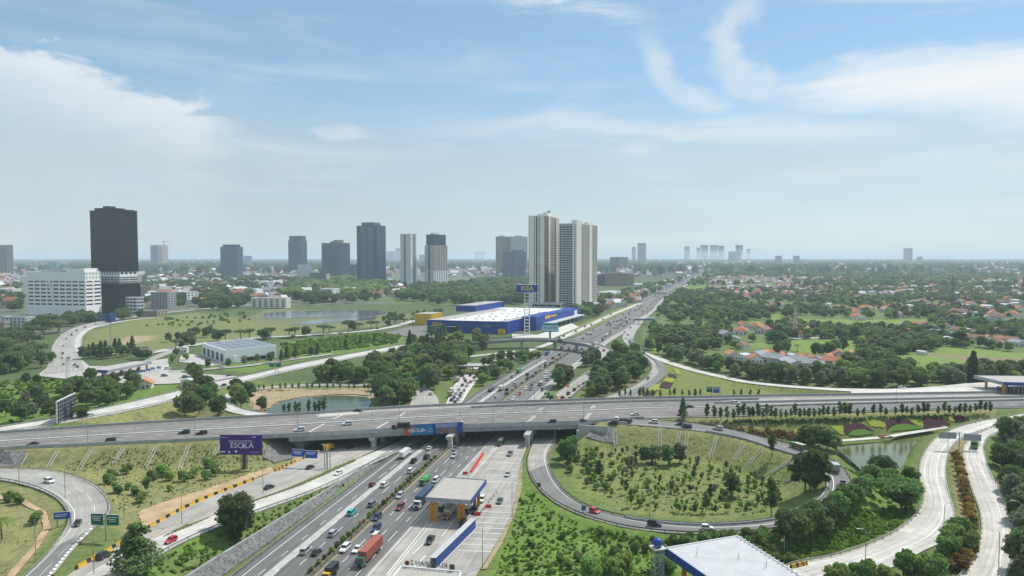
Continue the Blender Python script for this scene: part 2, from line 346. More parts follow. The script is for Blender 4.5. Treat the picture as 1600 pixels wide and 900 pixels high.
def stripe(mb, pn, w, m, dash=None, dz=.015):
    p, n, s = pn; p = p.copy(); p[:, 2] += dz
    for i in range(len(p) - 1):
        if dash and ((s[i] + dash[2] if len(dash) > 2 else s[i]) % (dash[0] + dash[1])) >= dash[0]: continue
        a = n[i] * w / 2; c = n[i + 1] * w / 2
        mb.quad((p[i][0] - a[0], p[i][1] - a[1], p[i][2]), (p[i][0] + a[0], p[i][1] + a[1], p[i][2]), (p[i + 1][0] + c[0], p[i + 1][1] + c[1], p[i + 1][2]), (p[i + 1][0] - c[0], p[i + 1][1] - c[1], p[i + 1][2]), m)
JERSEY = [(-.3, -.2), (-.3, .25), (-.12, .55), (-.1, 1.0), (.1, 1.0), (.12, .55), (.3, .25), (.3, -.2)]
PARAPET = [(-.18, -.5), (-.18, 1.05), (.18, 1.05), (.18, -.5)]
def wall(name, pn, prof, m, label, cat, group=None, parent=None):
    b = MB(); b.sweep(pn[0], pn[1], prof, m); o = link(name, fixn(b.mesh(name)), parent)
    return tag(o, label, cat, group) if parent is None else o
def guardrail(pn, label, group='steel guardrails beside the ramps and roads', gap=4.0, m=None):
    p, n, s = pn; m = m or m_steel
    root = empty('guardrail', tuple(map(float, p[0])), 0, label, 'guardrail', group)
    o = Vector(root.location); q = p - np.array(o)
    b = MB(); b.sweep(q, n, [(-.04, .42), (-.06, .5), (.02, .58), (-.06, .68), (-.04, .78), (.06, .78), (.06, .42)], m); link('rail', fixn(b.mesh('rail')), root)
    c = MB(); last = -99
    for i in range(len(q)):
        if s[i] - last >= gap: c.box(q[i][0] + n[i][0] * .14, q[i][1] + n[i][1] * .14, q[i][2] - .4, .16, .16, 1.2, m); last = s[i]
    tag(c.build('post', root), kind='stuff'); return root

# ---- main highway from its median line
med = np.array([(440, 940), (485, 897), (590, 799.5), (697, 702), (782, 626), (885, 555), (918, 534), (970, 506), (1000, 486.5), (1024, 465.7), (1046, 454), (1083, 435.5), (1106, 424)], float)
mc = hermite(P(med[:, 0], med[:, 1], 0), 4)
md = np.gradient(mc[:, :2], axis=0); md /= np.linalg.norm(md, axis=1)[:, None]; mn = np.stack([md[:, 1], -md[:, 0]], 1)
def offs(a, b_, z=0.0):
    r = Road(); r.L = mc.copy(); r.R = mc.copy(); r.L[:, :2] += mn * a; r.R[:, :2] += mn * b_; r.L[:, 2] = z; r.R[:, 2] = z; return r
hw_l = finish(offs(-20.3, -1.0), 'hwl', r_asph, 'highway', 'wide grey asphalt highway carriageway left of the planted median', None, True, .3, False)
hw_r = finish(offs(1.0, 15.6), 'hwr', r_asph, 'highway', 'grey asphalt highway carriageway right of the planted median', None, True, .3, False)
strip = finish(offs(15.6, 21.5), 'strip', r_conc, 'hard_shoulder', 'dusty concrete shoulder between the highway and the toll lanes', None, True, .3, False)
mdst = finish(offs(-1.0, 1.0, .12), 'med', mk('median_earth', (.10, .11, .05), .95, .4, .8, col2=(.22, .18, .10)), 'median_strip', 'narrow planted soil median between the two highway carriageways', None, False, .3, False)
lane = MB()
stripe(lane, side(hw_l, 3.0), .22, m_line); stripe(lane, side(hw_l, 18.6), .2, m_line)
for k in range(1, 4): stripe(lane, side(hw_l, 3.0 + 3.9 * k), .18, m_line, (5, 7.2, k * 2))
lane.build('lane_marking', hw_l.o, kind='stuff')
lane = MB(); stripe(lane, side(hw_l, 3.4, 0, .16), .0, m_line)
wear = MB(); stripe(wear, side(hw_l, 9.6, 0, .1), 2.4, m_conc, dz=.009); wear.build('concrete_lane', hw_l.o)
lane = MB(); stripe(lane, side(hw_r, .8), .28, m_yline)
for k in range(1, 4): stripe(lane, side(hw_r, .8 + 3.55 * k), .18, m_line, (5, 7.2, k * 3))
stripe(lane, side(hw_r, 14.7), .22, m_line); lane.build('lane_marking', hw_r.o, kind='stuff')
lane = MB(); stripe(lane, side(strip, 5.4, 0, .2), .2, m_line); lane.build('lane_marking', strip.o, kind='stuff')

# ---- overpass deck (z 8.5), far edge -> left, near edge -> right
DZ = 8.5
dk = [(-120, 686, 711), (-60, 682, 708), (0, 677, 702.5), (100, 670, 697.5), (200, 663, 693), (300, 657, 688.5), (400, 651.5, 683), (500, 645.5, 678), (600, 638.5, 672.7), (700, 633.5, 666.8), (800, 629, 663.2), (900, 625.5, 660.8), (1000, 622.5, 654.5), (1100, 621, 652), (1200, 619, 649), (1300, 617.5, 645.5), (1400, 616, 642.5), (1500, 614.5, 639.5), (1600, 613, 637), (1720, 611, 634)]
deck = road('deck', [(x, a, x, b_, DZ) for x, a, b_ in dk], r_deck, 'overpass', 'long grey overpass deck crossing above the highway', emb=1 / 1.7, cap=False, thick=.9)
# ---- ramps and side roads
rampE = road('E', [(-70, 726, -70, 747, 4.3), (0, 732, 0, 750, 4.2), (75, 735, 50, 761, 4.1), (125, 747, 82, 775, 4.1), (160, 767, 100, 792, 4.1), (172, 785, 106, 807, 4.1), (170, 803, 101, 827, 4.2), (150, 822, 83, 855, 4.3), (118, 855, 42, 897, 4.5), (84, 897, -10, 940, 4.6)], r_conc, 'loop_ramp', 'pale concrete loop ramp curving round the lower left corner', emb=1 / 3)
rampC = road('C', [(118, 907, 182, 905, 4.8), (250, 835, 300, 840.5, 4.3), (335, 805, 370, 812, 3.7), (460, 759, 500, 764, 2.4), (552, 720, 575, 727, 1.3), (606, 697, 628, 702, .5), (650, 676, 668, 680, .1), (690, 640, 712, 640, .05), (711, 600, 741, 600, .05), (727, 583, 756, 583, .05)], r_white, 'service_road', 'white concrete service road above the stone retaining wall', emb=1 / 2)
rampD = road('D', [(60, 935, 130, 935, 4.8), (117, 891, 150, 893, 4.7), (300, 789, 330, 806, 4.0), (405, 747, 460, 758, 2.7), (432, 735, 497, 742, 2.2), (497, 708, 552, 719, 1.2), (518, 697, 592, 700, .7), (585, 664, 640, 668, .1), (640, 634, 684, 634, .05), (642, 616, 682, 619, .05), (650, 607, 668, 606, .05)], r_conc, 'service_road', 'concrete road with yellow edge lines beside the yellow barriers', emb=1 / 2)
rampF = road('F', [(867, 623, 892, 623, .05), (848, 655, 880, 655, .05), (832, 692, 869, 691, .1), (824, 715, 858, 708, .2), (827, 740, 859, 727, .4), (845, 767, 870, 752, .7), (875, 790, 887, 772, 1.0), (925, 811, 915, 790, 1.5), (975, 824, 950, 802, 2.0), (1025, 831, 1000, 812, 2.6), (1087, 835, 1060, 818.5, 3.2), (1150, 834, 1120, 819.5, 3.9), (1220, 827, 1200, 813, 4.8), (1300, 797, 1262, 792, 6.0), (1332, 760, 1290, 757, 6.9), (1322, 737, 1282, 735, 7.4), (1300, 720, 1258, 718, 7.8), (1250, 700, 1212, 703, 8.1), (1206, 687.5, 1169, 689, 8.3), (1131, 669, 1131, 680, 8.46), (1082, 662, 1084, 672.5, 8.5), (1010, 656.5, 1000, 665, 8.5), (950, 652, 950, 661, 8.5)], r_grey, 'loop_ramp', 'long loop ramp curling from under the overpass up to its deck', emb=1 / 1.6)
rampG1 = road('G1', [(1200, 905, 1210, 940, 2.0), (1230, 884, 1290, 915, 2.1), (1300, 869, 1385, 890, 2.2), (1360, 850, 1440, 862, 2.4), (1400, 830, 1474, 845, 2.7), (1425, 810, 1492, 822, 3.0), (1440, 787, 1492, 800, 3.4), (1441, 770, 1485, 775, 3.8), (1436, 750, 1479, 750, 4.3), (1437, 725, 1479, 725, 5.0), (1445, 705, 1484, 706, 5.7), (1462, 685, 1500, 688, 6.4), (1490, 670, 1530, 676, 7.1), (1530, 659, 1572, 663, 7.8), (1580, 650, 1620, 653, 8.3), (1640, 640, 1690, 644, 8.5)], r_white, 'slip_road', 'white concrete slip road curving past the pond', emb=1 / 2)
rampG2 = road('G2', [(1455, 935, 1545, 935, 2.6), (1502, 897, 1574, 897, 2.9), (1523, 868, 1584, 860, 3.2), (1532, 837, 1585, 832, 3.5), (1530, 800, 1576, 800, 3.9), (1519, 770, 1565, 770, 4.5), (1510, 742, 1549, 742, 5.1), (1504, 717, 1540, 714, 5.8), (1506, 697, 1538, 694, 6.3), (1522, 681, 1550, 681, 6.9), (1550, 669, 1578, 671, 7.5)], r_white, 'slip_road', 'white concrete slip road with tree shadows at the right edge', emb=1 / 2)
rampH = road('H', [(-80, 681, -80, 688, 8.4), (0, 668, 0, 677, 7.6), (100, 651, 125, 656, 6.6), (175, 635, 225, 637, 5.4), (275, 612, 325, 611, 3.6), (312, 602, 358, 603, 2.8), (400, 584, 430, 585, 1.3), (470, 568, 500, 570, .5), (560, 551, 580, 554, .1), (640, 537, 655, 540, .05), (700, 527, 715, 530, .05)], r_white, 'ramp', 'straight white concrete ramp rising to the overpass on the left', emb=1 / 2.2)
rampI = road_c('I', [(640, 601, .05, 7), (587, 602, .05, 7), (500, 601.5, .6, 7), (430, 605, 1.6, 7), (385, 610, 2.6, 7), (357, 619, 3.7, 7.5), (349, 629, 4.6, 7.5), (362, 639, 5.6, 7.5), (395, 646.5, 6.8, 7.5), (440, 650, 7.8, 7.5), (500, 649, 8.45, 7), (560, 645, 8.5, 5)], r_white, 'loop_ramp', 'small white loop ramp round the green pond', emb=1 / 2)
rampM = road_c('M', [(735, 536, 4.5, 9.5), (772, 533, 6.5, 9.5), (812, 530.5, 7.5, 9.5), (850, 530.5, 8, 9.5), (885, 533, 8, 10), (915, 537, 7.8, 10), (937, 543, 7.2, 10.5), (948, 550, 6.4, 11), (951, 558, 5.4, 11), (946, 570, 3.8, 11), (934, 581, 2.4, 11), (917, 592, 1.2, 11), (898, 605, .4, 10), (880, 620, .1, 10)], r_conc, 'flyover', 'curved concrete flyover sweeping over the highway beside the blue store', emb=None, cap=False, thick=1.6)
rampN = road('N', [(868, 655, 905, 655, .05), (905, 634, 968, 634, .05), (942, 622, 990, 622, .05), (992, 602, 1022, 602, .05), (1013, 586, 1038, 587, .05), (1018, 575, 1039, 578, .05), (1013, 563, 1034, 567, .05), (1000, 553, 1018, 556, .05), (985, 544, 1000, 546, .05), (974, 533, 990, 534, .05), (974, 522, 992, 522, .05), (987, 507, 1002, 507, .05), (1006, 492, 1014, 491, .05)], r_conc, 'slip_road', 'curved slip road round the dense hedge right of the highway')
rampO = road_c('O', [(1000, 550, .05, 8), (1018, 556, .05, 8), (1050, 568, .05, 8), (1088, 579.5, .05, 8), (1131, 589.5, .3, 8), (1161, 596, .8, 8), (1197, 600.5, 1.6, 8), (1272, 606.5, 3.6, 9), (1330, 609.5, 5.5, 11), (1400, 610.5, 7, 12), (1480, 607, 8.3, 14), (1530, 603.5, 8.5, 18), (1660, 600, 8.5, 22)], r_white, 'access_road', 'white road behind the row of trees leading to the right toll plaza', emb=1 / 2)
rampP = road_c('P', [(805, 553, .05, 7), (850, 540, .05, 7), (876, 529, .05, 7.5), (905, 516, .05, 7.5), (942, 498, .05, 8), (975, 484, .05, 8), (1000, 474, .05, 8)], r_white, 'frontage_road', 'pale frontage road climbing beside the twin apartment towers')
rampQ = road_c('Q', [(690, 560, .05, 6), (735, 557, .05, 6), (770, 553, .05, 6), (810, 549, .05, 6)], r_white, 'access_road', 'narrow pale road below the flyover')
rampR = road_c('Rr', [(742, 577, .05, 9), (770, 566, .05, 7), (800, 557, .05, 6), (830, 547, .05, 6), (862, 536, .05, 6)], r_white, 'access_road', 'narrow pale road leading from the small toll gate')
rdK = road_c('K', [(230, 552, .05, 10), (275, 544, .05, 10), (330, 535, .05, 10), (400, 528, .05, 10), (475, 524, .05, 10), (570, 517, .05, 10), (655, 499.5, .05, 10), (690, 492, .05, 8)], r_white, 'avenue', 'pale avenue lined with flat topped rain trees')
rdJ = road_c('J', [(100, 583, .05, 26), (103, 560, .05, 22), (105, 540, .05, 24), (112, 525, .05, 22), (135, 510, .05, 18), (180, 499, .05, 14), (250, 489.5, .05, 14), (330, 481.5, .05, 12), (400, 475.5, .05, 12), (480, 470, .05, 10), (640, 466, .05, 10), (760, 467, .05, 8)], r_conc, 'avenue', 'pale city avenue leading to the left toll plaza')
rdJ2 = road_c('J2', [(128, 556, .05, 5), (121, 540, .05, 5), (125, 525, .05, 5.5), (148, 511, .05, 6), (195, 501.5, .05, 6), (240, 496, .05, 6)], r_white, 'footpath', 'beige concrete path curving round the grass field')
rdT = road_c('T', [(215, 572, .05, 8), (240, 560, .05, 8), (262, 551, .05, 9), (275, 545, .05, 10)], r_conc, 'access_road', 'road behind the left toll canopy')
rdU = road_c('U', [(262, 581, .05, 9), (320, 577, .05, 8), (380, 572, .05, 8), (430, 565, .05, 8), (520, 553, .05, 7)], r_conc, 'access_road', 'access road in front of the white warehouse')
# markings
def marks(r, items):
    b = MB()
    for it in items: stripe(b, *it)
    b.build('lane_marking', r.o, kind='stuff')
marks(rampE, [(side(rampE, 1.0), .2, m_yline), (side(rampE, -2.2), .25, m_line), (frac(rampE, .38), .18, m_line, (5, 7))])
marks(rampC, [(side(rampC, .5), .18, m_line), (side(rampC, -.5), .18, m_line)])
marks(rampD, [(side(rampD, .8), .3, m_yline), (side(rampD, -1.2, .1, .62), .3, m_yline), (frac(rampD, .55, 0, .7), .25, m_yline, (12, 7))])
marks(rampF, [(side(rampF, .8), .18, m_yline), (side(rampF, -2.6), .26, m_line)])
marks(rampG1, [(side(rampG1, 1.1), .2, m_yline), (frac(rampG1, .66), .2, m_line)])
marks(rampG2, [(side(rampG2, 1.1), .2, m_yline), (frac(rampG2, .7), .2, m_line)])
marks(rampH, [(side(rampH, .8), .2, m_line), (frac(rampH, .7), .18, m_line)])
marks(rampM, [(side(rampM, .8), .2, m_line), (side(rampM, -.8), .2, m_line)])
marks(rampN, [(frac(rampN, .45), .2, m_line)])
# sealed joints of the big concrete slabs
for r, gap in ((rampG1, 6.0), (rampG2, 6.5), (rampE, 7.0)):
    j = MB(); last = 0
    for i in range(1, len(r.C)):
        if r.S[i] - last > gap:
            last = r.S[i]; t = r.T[i] * .07; a = r.L[i]; c = r.R[i]; z = .012
            j.quad((a[0] - t[0], a[1] - t[1], a[2] + z), (c[0] - t[0], c[1] - t[1], c[2] + z), (c[0] + t[0], c[1] + t[1], c[2] + z), (a[0] + t[0], a[1] + t[1], a[2] + z), m_concd)
    stripe(j, frac(r, .36), .12, m_concd, dz=.011); tag(j.build('sealed_joint', r.o), kind='stuff')
# asphalt lane beside the concrete lane on the hedge slip road and at the foot of the left loop
w = MB(); p_, n_, s_ = frac(rampN, .75, .0, .55); stripe(w, (p_, n_, s_), 6.5, r_grey, dz=.006); w.build('asphalt_lane', rampN.o)
w = MB(); stripe(w, frac(rampE, .5, .80, 1), 12.5, r_grey, dz=.006)
zb = frac(rampE, .04, .74, 1)
for i in range(len(zb[0])):
    if i % 1 == 0:
        p = zb[0][i]; t = rampE.T[len(rampE.T) - len(zb[0]) + i]; n = np.array([t[1], -t[0]]); n = n if np.dot(n, zb[1][i]) > 0 else -n
        a = p[:2] + t * .35; c = p[:2] + n * .8
        for q in (0, 2.1):
            e = t * q; z = p[2] + .02
            w.quad((*(a + e), z), (*(c + e), z), (*(c + e + t * 1.2), z), (*(a + e + t * 1.2), z), m_line)
tag(w.build('zebra_marking', rampE.o), kind='stuff')

w = MB(); n_ = len(rampF.C); up = np.array([0, 0, .005])
for i in range(int(n_ * .04), int(n_ * .33)): w.quad(*(rampF.L[i] + up, rampF.R[i] + up, rampF.R[i + 1] + up, rampF.L[i + 1] + up), r_conc)
w.uv = [(0 if k % 4 in (0, 3) else 9, (k // 4 + (k % 4 > 1)) * 4) for k in range(len(w.v))]; link('concrete_lane', fixn(w.mesh('concrete_lane')), rampF.o)
# deck markings: median, lanes, edge lines
dmk = MB()
def dfr(f, lo=0, hi=1): return frac(deck, f, lo, hi)
FM = .52
for f, d in ((.30, (5, 7)), (.40, (5, 7, 4)), (.66, (5, 7, 2)), (.78, (5, 7, 5)), (.22, None), (.455, None), (.585, None), (.93, None)):
    stripe(dmk, dfr(f, 0, .64), .2, m_line, d)
for f, d in ((.72, (5, 7, 2)), (.84, (5, 7, 5)), (.60, None), (.94, None)): stripe(dmk, dfr(f, .66, 1), .2, m_line, d)
tag(dmk.build('lane_marking', deck.o), kind='stuff')
w = MB(); stripe(w, dfr(.80, .66, 1), 13, r_blue, dz=.007); w.build('asphalt_lane', deck.o)
w = MB(); stripe(w, dfr(.22, .63, 1), 10.5, r_white, dz=.008); stripe(w, dfr(.47, .66, 1), 6.5, r_white, dz=.008); w.build('concrete_lane', deck.o)
w = MB(); stripe(w, dfr(.10, .27, .42), 4.5, r_white, dz=.008); w.build('concrete_lane', deck.o)
wall('median_barrier', dfr(FM, 0, .66), [(-.9, 0), (-.9, .3), (-.3, .45), (-.12, 1.0), (.12, 1.0), (.3, .45), (.9, .3), (.9, 0)], m_concl, 'long pale concrete median barrier along the middle of the overpass', 'barrier')
wall('lane_barrier', dfr(.2, .40, .66), JERSEY, m_concd, 'concrete barrier coloured dark as in shade dividing off the far lane of the overpass', 'barrier')  # darker concrete puts the shade of the barrier's near face into its colour
wall('lane_barrier', dfr(.36, .62, 1), JERSEY, m_barr, 'concrete barrier between the white lanes at the right end of the overpass', 'barrier')
wall('lane_barrier', dfr(.58, .66, 1), JERSEY, m_concd, 'low barrier between white lane and blue grey asphalt of the overpass', 'barrier')
wall('parapet', side(deck, .2), PARAPET, m_barr, 'concrete parapet along the far edge of the overpass', 'parapet')
# diagonal expansion joints
ej = MB()
for (x0, y0, x1, y1) in ((477, 678.5, 507, 663), (519.5, 656, 535, 649), (583, 673, 607, 659.5), (619.5, 653.5, 633, 645), (822, 662.5, 836, 650), (839, 643, 850, 637), (915, 655, 922, 646), (922, 641, 929, 634)):
    a = P(x0, y0, DZ); c = P(x1, y1, DZ); d = (c - a)[:2]; n = np.array([d[1], -d[0]]) / np.linalg.norm(d)
    for o in ((-.55, .55) if y0 > 600 and x0 > 800 else (0,)):
        w_ = .28 if o else .5; e = n * o; h = n * w_; z = .16 + DZ + .03
        ej.quad((*(a[:2] + e - h), z), (*(a[:2] + e + h), z), (*(c[:2] + e + h), z), (*(c[:2] + e - h), z), m_concl)
tag(ej.build('expansion_joint', deck.o), kind='stuff')

# ================================================================ terrain
QL = float(P(470, 700, 0) @ np.array([1, -.2035, 0])); QR = float(P(893, 690, 0) @ np.array([1, -.2035, 0])) + 1
def near(r, x, y):
    """distance beyond the road's edge, and the road's height there"""
    if not hasattr(r, 'c2'):
        k = 2 if len(r.C) > 60 else 1; r.c2 = r.C[::k]; r.h2 = r.W[::k] / 2; w = r.h2.max() + 45; r.bb = (r.C[:, 0].min() - w, r.C[:, 0].max() + w, r.C[:, 1].min() - w, r.C[:, 1].max() + w)
    sh = x.shape; x = x.ravel(); y = y.ravel(); dist = np.full(x.shape, 1e6); zz = np.zeros(x.shape); C, hw = r.c2, r.h2
    sel = np.nonzero((x > r.bb[0]) & (x < r.bb[1]) & (y > r.bb[2]) & (y < r.bb[3]))[0]; A = C[:-1]; D = C[1:] - A; l2 = (D[:, :2] ** 2).sum(1)
    for q in range(0, len(sel), 4000):
        s = sel[q:q + 4000]; X = x[s][:, None]; Y = y[s][:, None]; t = np.clip(((X - A[:, 0]) * D[:, 0] + (Y - A[:, 1]) * D[:, 1]) / l2, 0, 1)
        d = np.hypot(X - A[:, 0] - t * D[:, 0], Y - A[:, 1] - t * D[:, 1]) - hw[:-1] - t * (hw[1:] - hw[:-1]); k = d.argmin(1); i = np.arange(len(s)); dist[s] = d[i, k]; zz[s] = A[k, 2] + t[i, k] * D[k, 2]
    return dist.reshape(sh), zz.reshape(sh)
PLAZA = P(*np.array([(540, 930), (570, 900), (662, 800), (767, 692), (800, 660), (836, 625), (858, 622), (845, 660), (826, 690), (814, 722), (800, 805), (775, 850), (744, 899), (726, 930)], float).T)
POND_R = P(*np.array([(1318, 697), (1345, 694.5), (1381, 691), (1440, 682), (1437, 690), (1425, 703), (1415, 727), (1395, 745), (1345, 734), (1330, 720), (1310, 705)], float).T, 1.2)
POND_I = P(*np.array([(417, 641), (437, 628), (475, 621.5), (525, 617.5), (575, 620), (580, 628), (575, 640), (545, 655), (480, 659), (430, 655)], float).T, -.1)
def th(x, y):
    x = np.asarray(x, float); y = np.asarray(y, float)
    q = x - .2035 * y
    h = np.full(x.shape, -.3) + 3.6 * np.clip((325 - y) / 110, 0, 1) * np.clip((-128 - q) / 10, 0, 1)
    h += np.clip((270 - y) / 50, 0, 1) * np.clip((x - 75) / 45, 0, 1) * 1.9          # ground by the right slip roads
    caps = []
    for k, r in RD.items():
        if r.emb is None and not r.cap: continue
        d, z = near(r, x, y)
        if r.emb is not None:
            e = np.where(d < .8, z - .3, z - .3 - (d - .8) * r.emb)
            if k == 'deck':
                inn = (q > QL) & (q < QR); e = np.where(inn, -1, np.minimum(e, np.where(q > (QL + QR) / 2, (q - QR) * .75, (QL - q) * .75)))
            h = np.maximum(h, np.where(d > 40, -9, e))
        if r.cap: caps.append((d, z))
    for d, z in caps: h = np.minimum(h, np.where(d > 30, 99, z - .3 + np.maximum(0, d - 1.2) * 1.0))
    for pl, zz in ((PLAZA, -.35), (POND_R, .2), (POND_I, -2.2)):
        h = np.where(inside(pl, x, y), np.minimum(h, zz), h)
    return h
def G(px, py, dz=0.0):
    px = np.asarray(px, float); py = np.asarray(py, float); z = np.zeros(np.broadcast(px, py).shape)
    for _ in range(11): p = P(px, py, z); z = .7 * z + .3 * th(p[..., 0], p[..., 1])
    z = np.where(z < 0, th(p[..., 0], p[..., 1]), z)
    p = P(px, py, z); p[..., 2] += dz; return p
def axis(lo, hi, step, far, g):
    a = list(np.arange(lo, hi + .1, step)); s = step
    while a[-1] < far[1]: s *= g; a.append(a[-1] + s)
    s = step; b_ = []
    x = lo
    while x > far[0]: s *= g; x -= s; b_.append(x)
    return np.array(b_[::-1] + a)
gx = axis(-310, 300, 2.2, (-48000, 48000), 1.05); gy = axis(165, 420, 2.0, (-2500, 46000), 1.035)
X, Y = np.meshgrid(gx, gy); Z = th(X, Y)
# natural unevenness away from roads and buildings
BUMP = .12 * np.sin(X * .31 + 1.7 * np.sin(Y * .17)) * np.sin(Y * .27 + 1.3 * np.sin(X * .13))
Z = np.where(Z < 6, Z - .12 + np.minimum(BUMP, .1), Z)
GRASS = (.125, .165, .055); OLIVE = (.215, .215, .09); LUSH = (.125, .20, .045); DRY = (.24, .21, .12); CITY = (.13, .145, .115); WOOD = (.12, .16, .06); SOIL = (.36, .28, .18); FIELD = (.16, .235, .055); URB = (.11, .12, .10)
col = np.zeros(X.shape + (3,)); col[:] = GRASS
col[Y > 480] = (.085, .12, .05); far_ = Y > 2600; col[far_] = (.075, .095, .07)
def paint(pxpoly, c, z=0.0, soft=None):
    pl = P(*np.array(pxpoly, float).T, z); m = inside(pl, X, Y); col[m] = c
paint([(-300, 402.5), (940, 402.5), (830, 470), (400, 478), (240, 490), (120, 520), (-300, 530)], CITY)
paint([(1100, 402.5), (1900, 402.5), (1900, 424), (1100, 426)], (.14, .14, .125))
paint([(1000, 520), (1040, 470), (1095, 432), (1900, 424), (1900, 610), (1300, 606), (1090, 575), (1020, 555)], WOOD)
paint([(130, 545), (128, 520), (200, 500), (300, 488), (420, 500), (640, 497), (600, 508), (470, 521), (330, 532), (240, 547), (190, 555)], (.17, .19, .075))
paint([(180, 534), (205, 525), (245, 523), (235, 530), (200, 540)], SOIL)
paint([(380, 500), (480, 512), (590, 507), (640, 500), (650, 490), (420, 482)], (.16, .17, .09))
paint([(300, 574), (440, 560), (520, 540), (600, 528), (640, 534), (560, 548), (460, 565), (390, 582)], LUSH)
paint([(435, 535), (560, 520), (640, 522), (620, 536), (540, 546), (440, 555)], LUSH)
paint([(700, 450), (840, 450), (830, 478), (690, 476), (560, 470), (560, 460)], (.10, .15, .05))
paint([(-100, 640), (60, 590), (110, 595), (180, 600), (300, 600), (150, 640), (-100, 680)], LUSH)
paint([(-100, 690), (130, 645), (360, 605), (350, 650), (150, 660), (-100, 685)], OLIVE, 5)
paint([(-200, 705), (60, 699), (430, 680), (470, 700), (420, 745), (250, 800), (190, 830), (170, 770), (100, 738), (-200, 730)], OLIVE, 5)
paint([(-100, 755), (40, 764), (90, 790), (100, 815), (40, 895), (-100, 960)], OLIVE, 3)
paint([(240, 815), (420, 735), (500, 705), (470, 700), (430, 735), (380, 745), (250, 790)], SOIL, 3)
paint([(190, 905), (300, 845), (500, 764), (600, 712), (585, 735), (470, 800), (330, 880), (280, 940)], LUSH, 3)
paint([(745, 930), (780, 850), (805, 805), (815, 722), (830, 760), (880, 800), (1000, 840), (1240, 835), (1330, 770), (1400, 700), (1440, 770), (1400, 830), (1240, 885), (1100, 940)], LUSH)
paint([(875, 700), (960, 670), (1060, 675), (1200, 700), (1280, 745), (1285, 765), (1240, 800), (1100, 812), (970, 798), (900, 765)], (.17, .20, .07))
paint([(930, 665), (1060, 670), (1200, 695), (1290, 750), (1200, 720), (1060, 705), (930, 700)], (.215, .22, .09), 4)
paint([(1040, 668), (1200, 662), (1550, 652), (1560, 640), (1050, 655)], OLIVE, 7)
paint([(1200, 690), (1480, 665), (1540, 655), (1200, 662)], (.135, .165, .05), 5)
paint([(385, 618), (430, 608), (590, 606), (590, 622), (520, 616), (450, 625), (400, 650)], SOIL)
paint([(870, 640), (940, 600), (1010, 570), (1000, 600), (960, 625)], (.17, .16, .08))
paint([(1020, 560), (1090, 580), (1200, 601), (1330, 612), (1330, 622), (1000, 624), (1040, 590)], (.16, .19, .06))
paint([(1020, 615), (1330, 611), (1330, 622), (1000, 624)], (.18, .20, .07), 5)
paint([(1490, 735), (1480, 700), (1520, 690), (1510, 760), (1530, 850), (1500, 840)], (.27, .22, .12), 4)
paint([(870, 522), (1000, 468), (1006, 476), (905, 521), (860, 535)], (.19, .20, .09))
paint([(170, 905), (300, 880), (600, 700), (615, 705), (330, 905)], GRASS)
FIELDS = [[(1385, 556), (1460, 549), (1470, 541), (1600, 551), (1700, 556), (1700, 580), (1600, 577), (1560, 570), (1500, 576), (1455, 578), (1447, 604), (1425, 604), (1420, 588), (1400, 570)],
          [(1226, 533), (1240, 530), (1335, 531), (1345, 553), (1310, 556), (1240, 549), (1232, 541)],
          [(1150, 508), (1165, 503), (1190, 499), (1188, 510), (1160, 512)], [(1170, 536), (1200, 534), (1198, 541), (1172, 541)],
          [(1250, 505), (1255, 499), (1460, 498), (1445, 507), (1320, 510)], [(1200, 490), (1222, 489), (1222, 506), (1204, 506)],
          [(1060, 447), (1225, 444), (1225, 448), (1060, 450)], [(1020, 541), (1070, 539), (1060, 546), (1025, 548)]]
for f in FIELDS: paint(f, FIELD)
paint([(1445, 551), (1540, 556), (1700, 562), (1700, 570), (1600, 568), (1520, 562), (1450, 556)], (.22, .19, .11))
b = MB(); nx, ny = len(gx), len(gy)
me = bpy.data.meshes.new('ground'); co_ = np.stack([X, Y, Z], -1).reshape(-1, 3)
ii = np.arange(nx * ny).reshape(ny, nx); fs = np.stack([ii[:-1, :-1], ii[:-1, 1:], ii[1:, 1:], ii[1:, :-1]], -1).reshape(-1, 4)
def np_mesh(name, v, f):
    me = bpy.data.meshes.new(name); k = f.shape[1]; me.vertices.add(len(v)); me.vertices.foreach_set('co', np.asarray(v, np.float32).ravel())
    me.loops.add(f.size); me.loops.foreach_set('vertex_index', np.asarray(f, np.int32).ravel()); me.polygons.add(len(f))
    me.polygons.foreach_set('loop_start', np.arange(0, f.size, k, dtype=np.int32)); me.update(calc_edges=True); return me
me = np_mesh('ground', co_, fs)
ca = me.color_attributes.new('gcol', 'FLOAT_COLOR', 'POINT'); ca.data.foreach_set('color', np.concatenate([col.reshape(-1, 3), np.ones((nx * ny, 1))], 1).astype(np.float32).ravel())
me.polygons.foreach_set('use_smooth', [True] * len(me.polygons))
# ground material: painted land cover broken up by three scales of noise
gm = bpy.data.materials.new('land_cover'); gm.use_nodes = True; t = gm.node_tree; bs = t.nodes['Principled BSDF']; bs.inputs['Roughness'].default_value = .95; bs.inputs['Specular IOR Level'].default_value = .1
pos = t.nodes.new('ShaderNodeNewGeometry').outputs['Position']; at = t.nodes.new('ShaderNodeAttribute'); at.attribute_name = 'gcol'
def gno(sc, det, lo, hi, a, b_, st=(1, 1, 1)):
    mp = t.nodes.new('ShaderNodeMapping'); mp.inputs['Scale'].default_value = st; t.links.new(pos, mp.inputs[0])
    n = t.nodes.new('ShaderNodeTexNoise'); n.inputs['Scale'].default_value = sc; n.inputs['Detail'].default_value = det; n.inputs['Roughness'].default_value = .7; t.links.new(mp.outputs[0], n.inputs[0])
    r = t.nodes.new('ShaderNodeMapRange'); r.inputs[1].default_value = lo; r.inputs[2].default_value = hi; r.inputs[3].default_value = a; r.inputs[4].default_value = b_; t.links.new(n.outputs['Fac'], r.inputs[0]); return r.outputs[0]
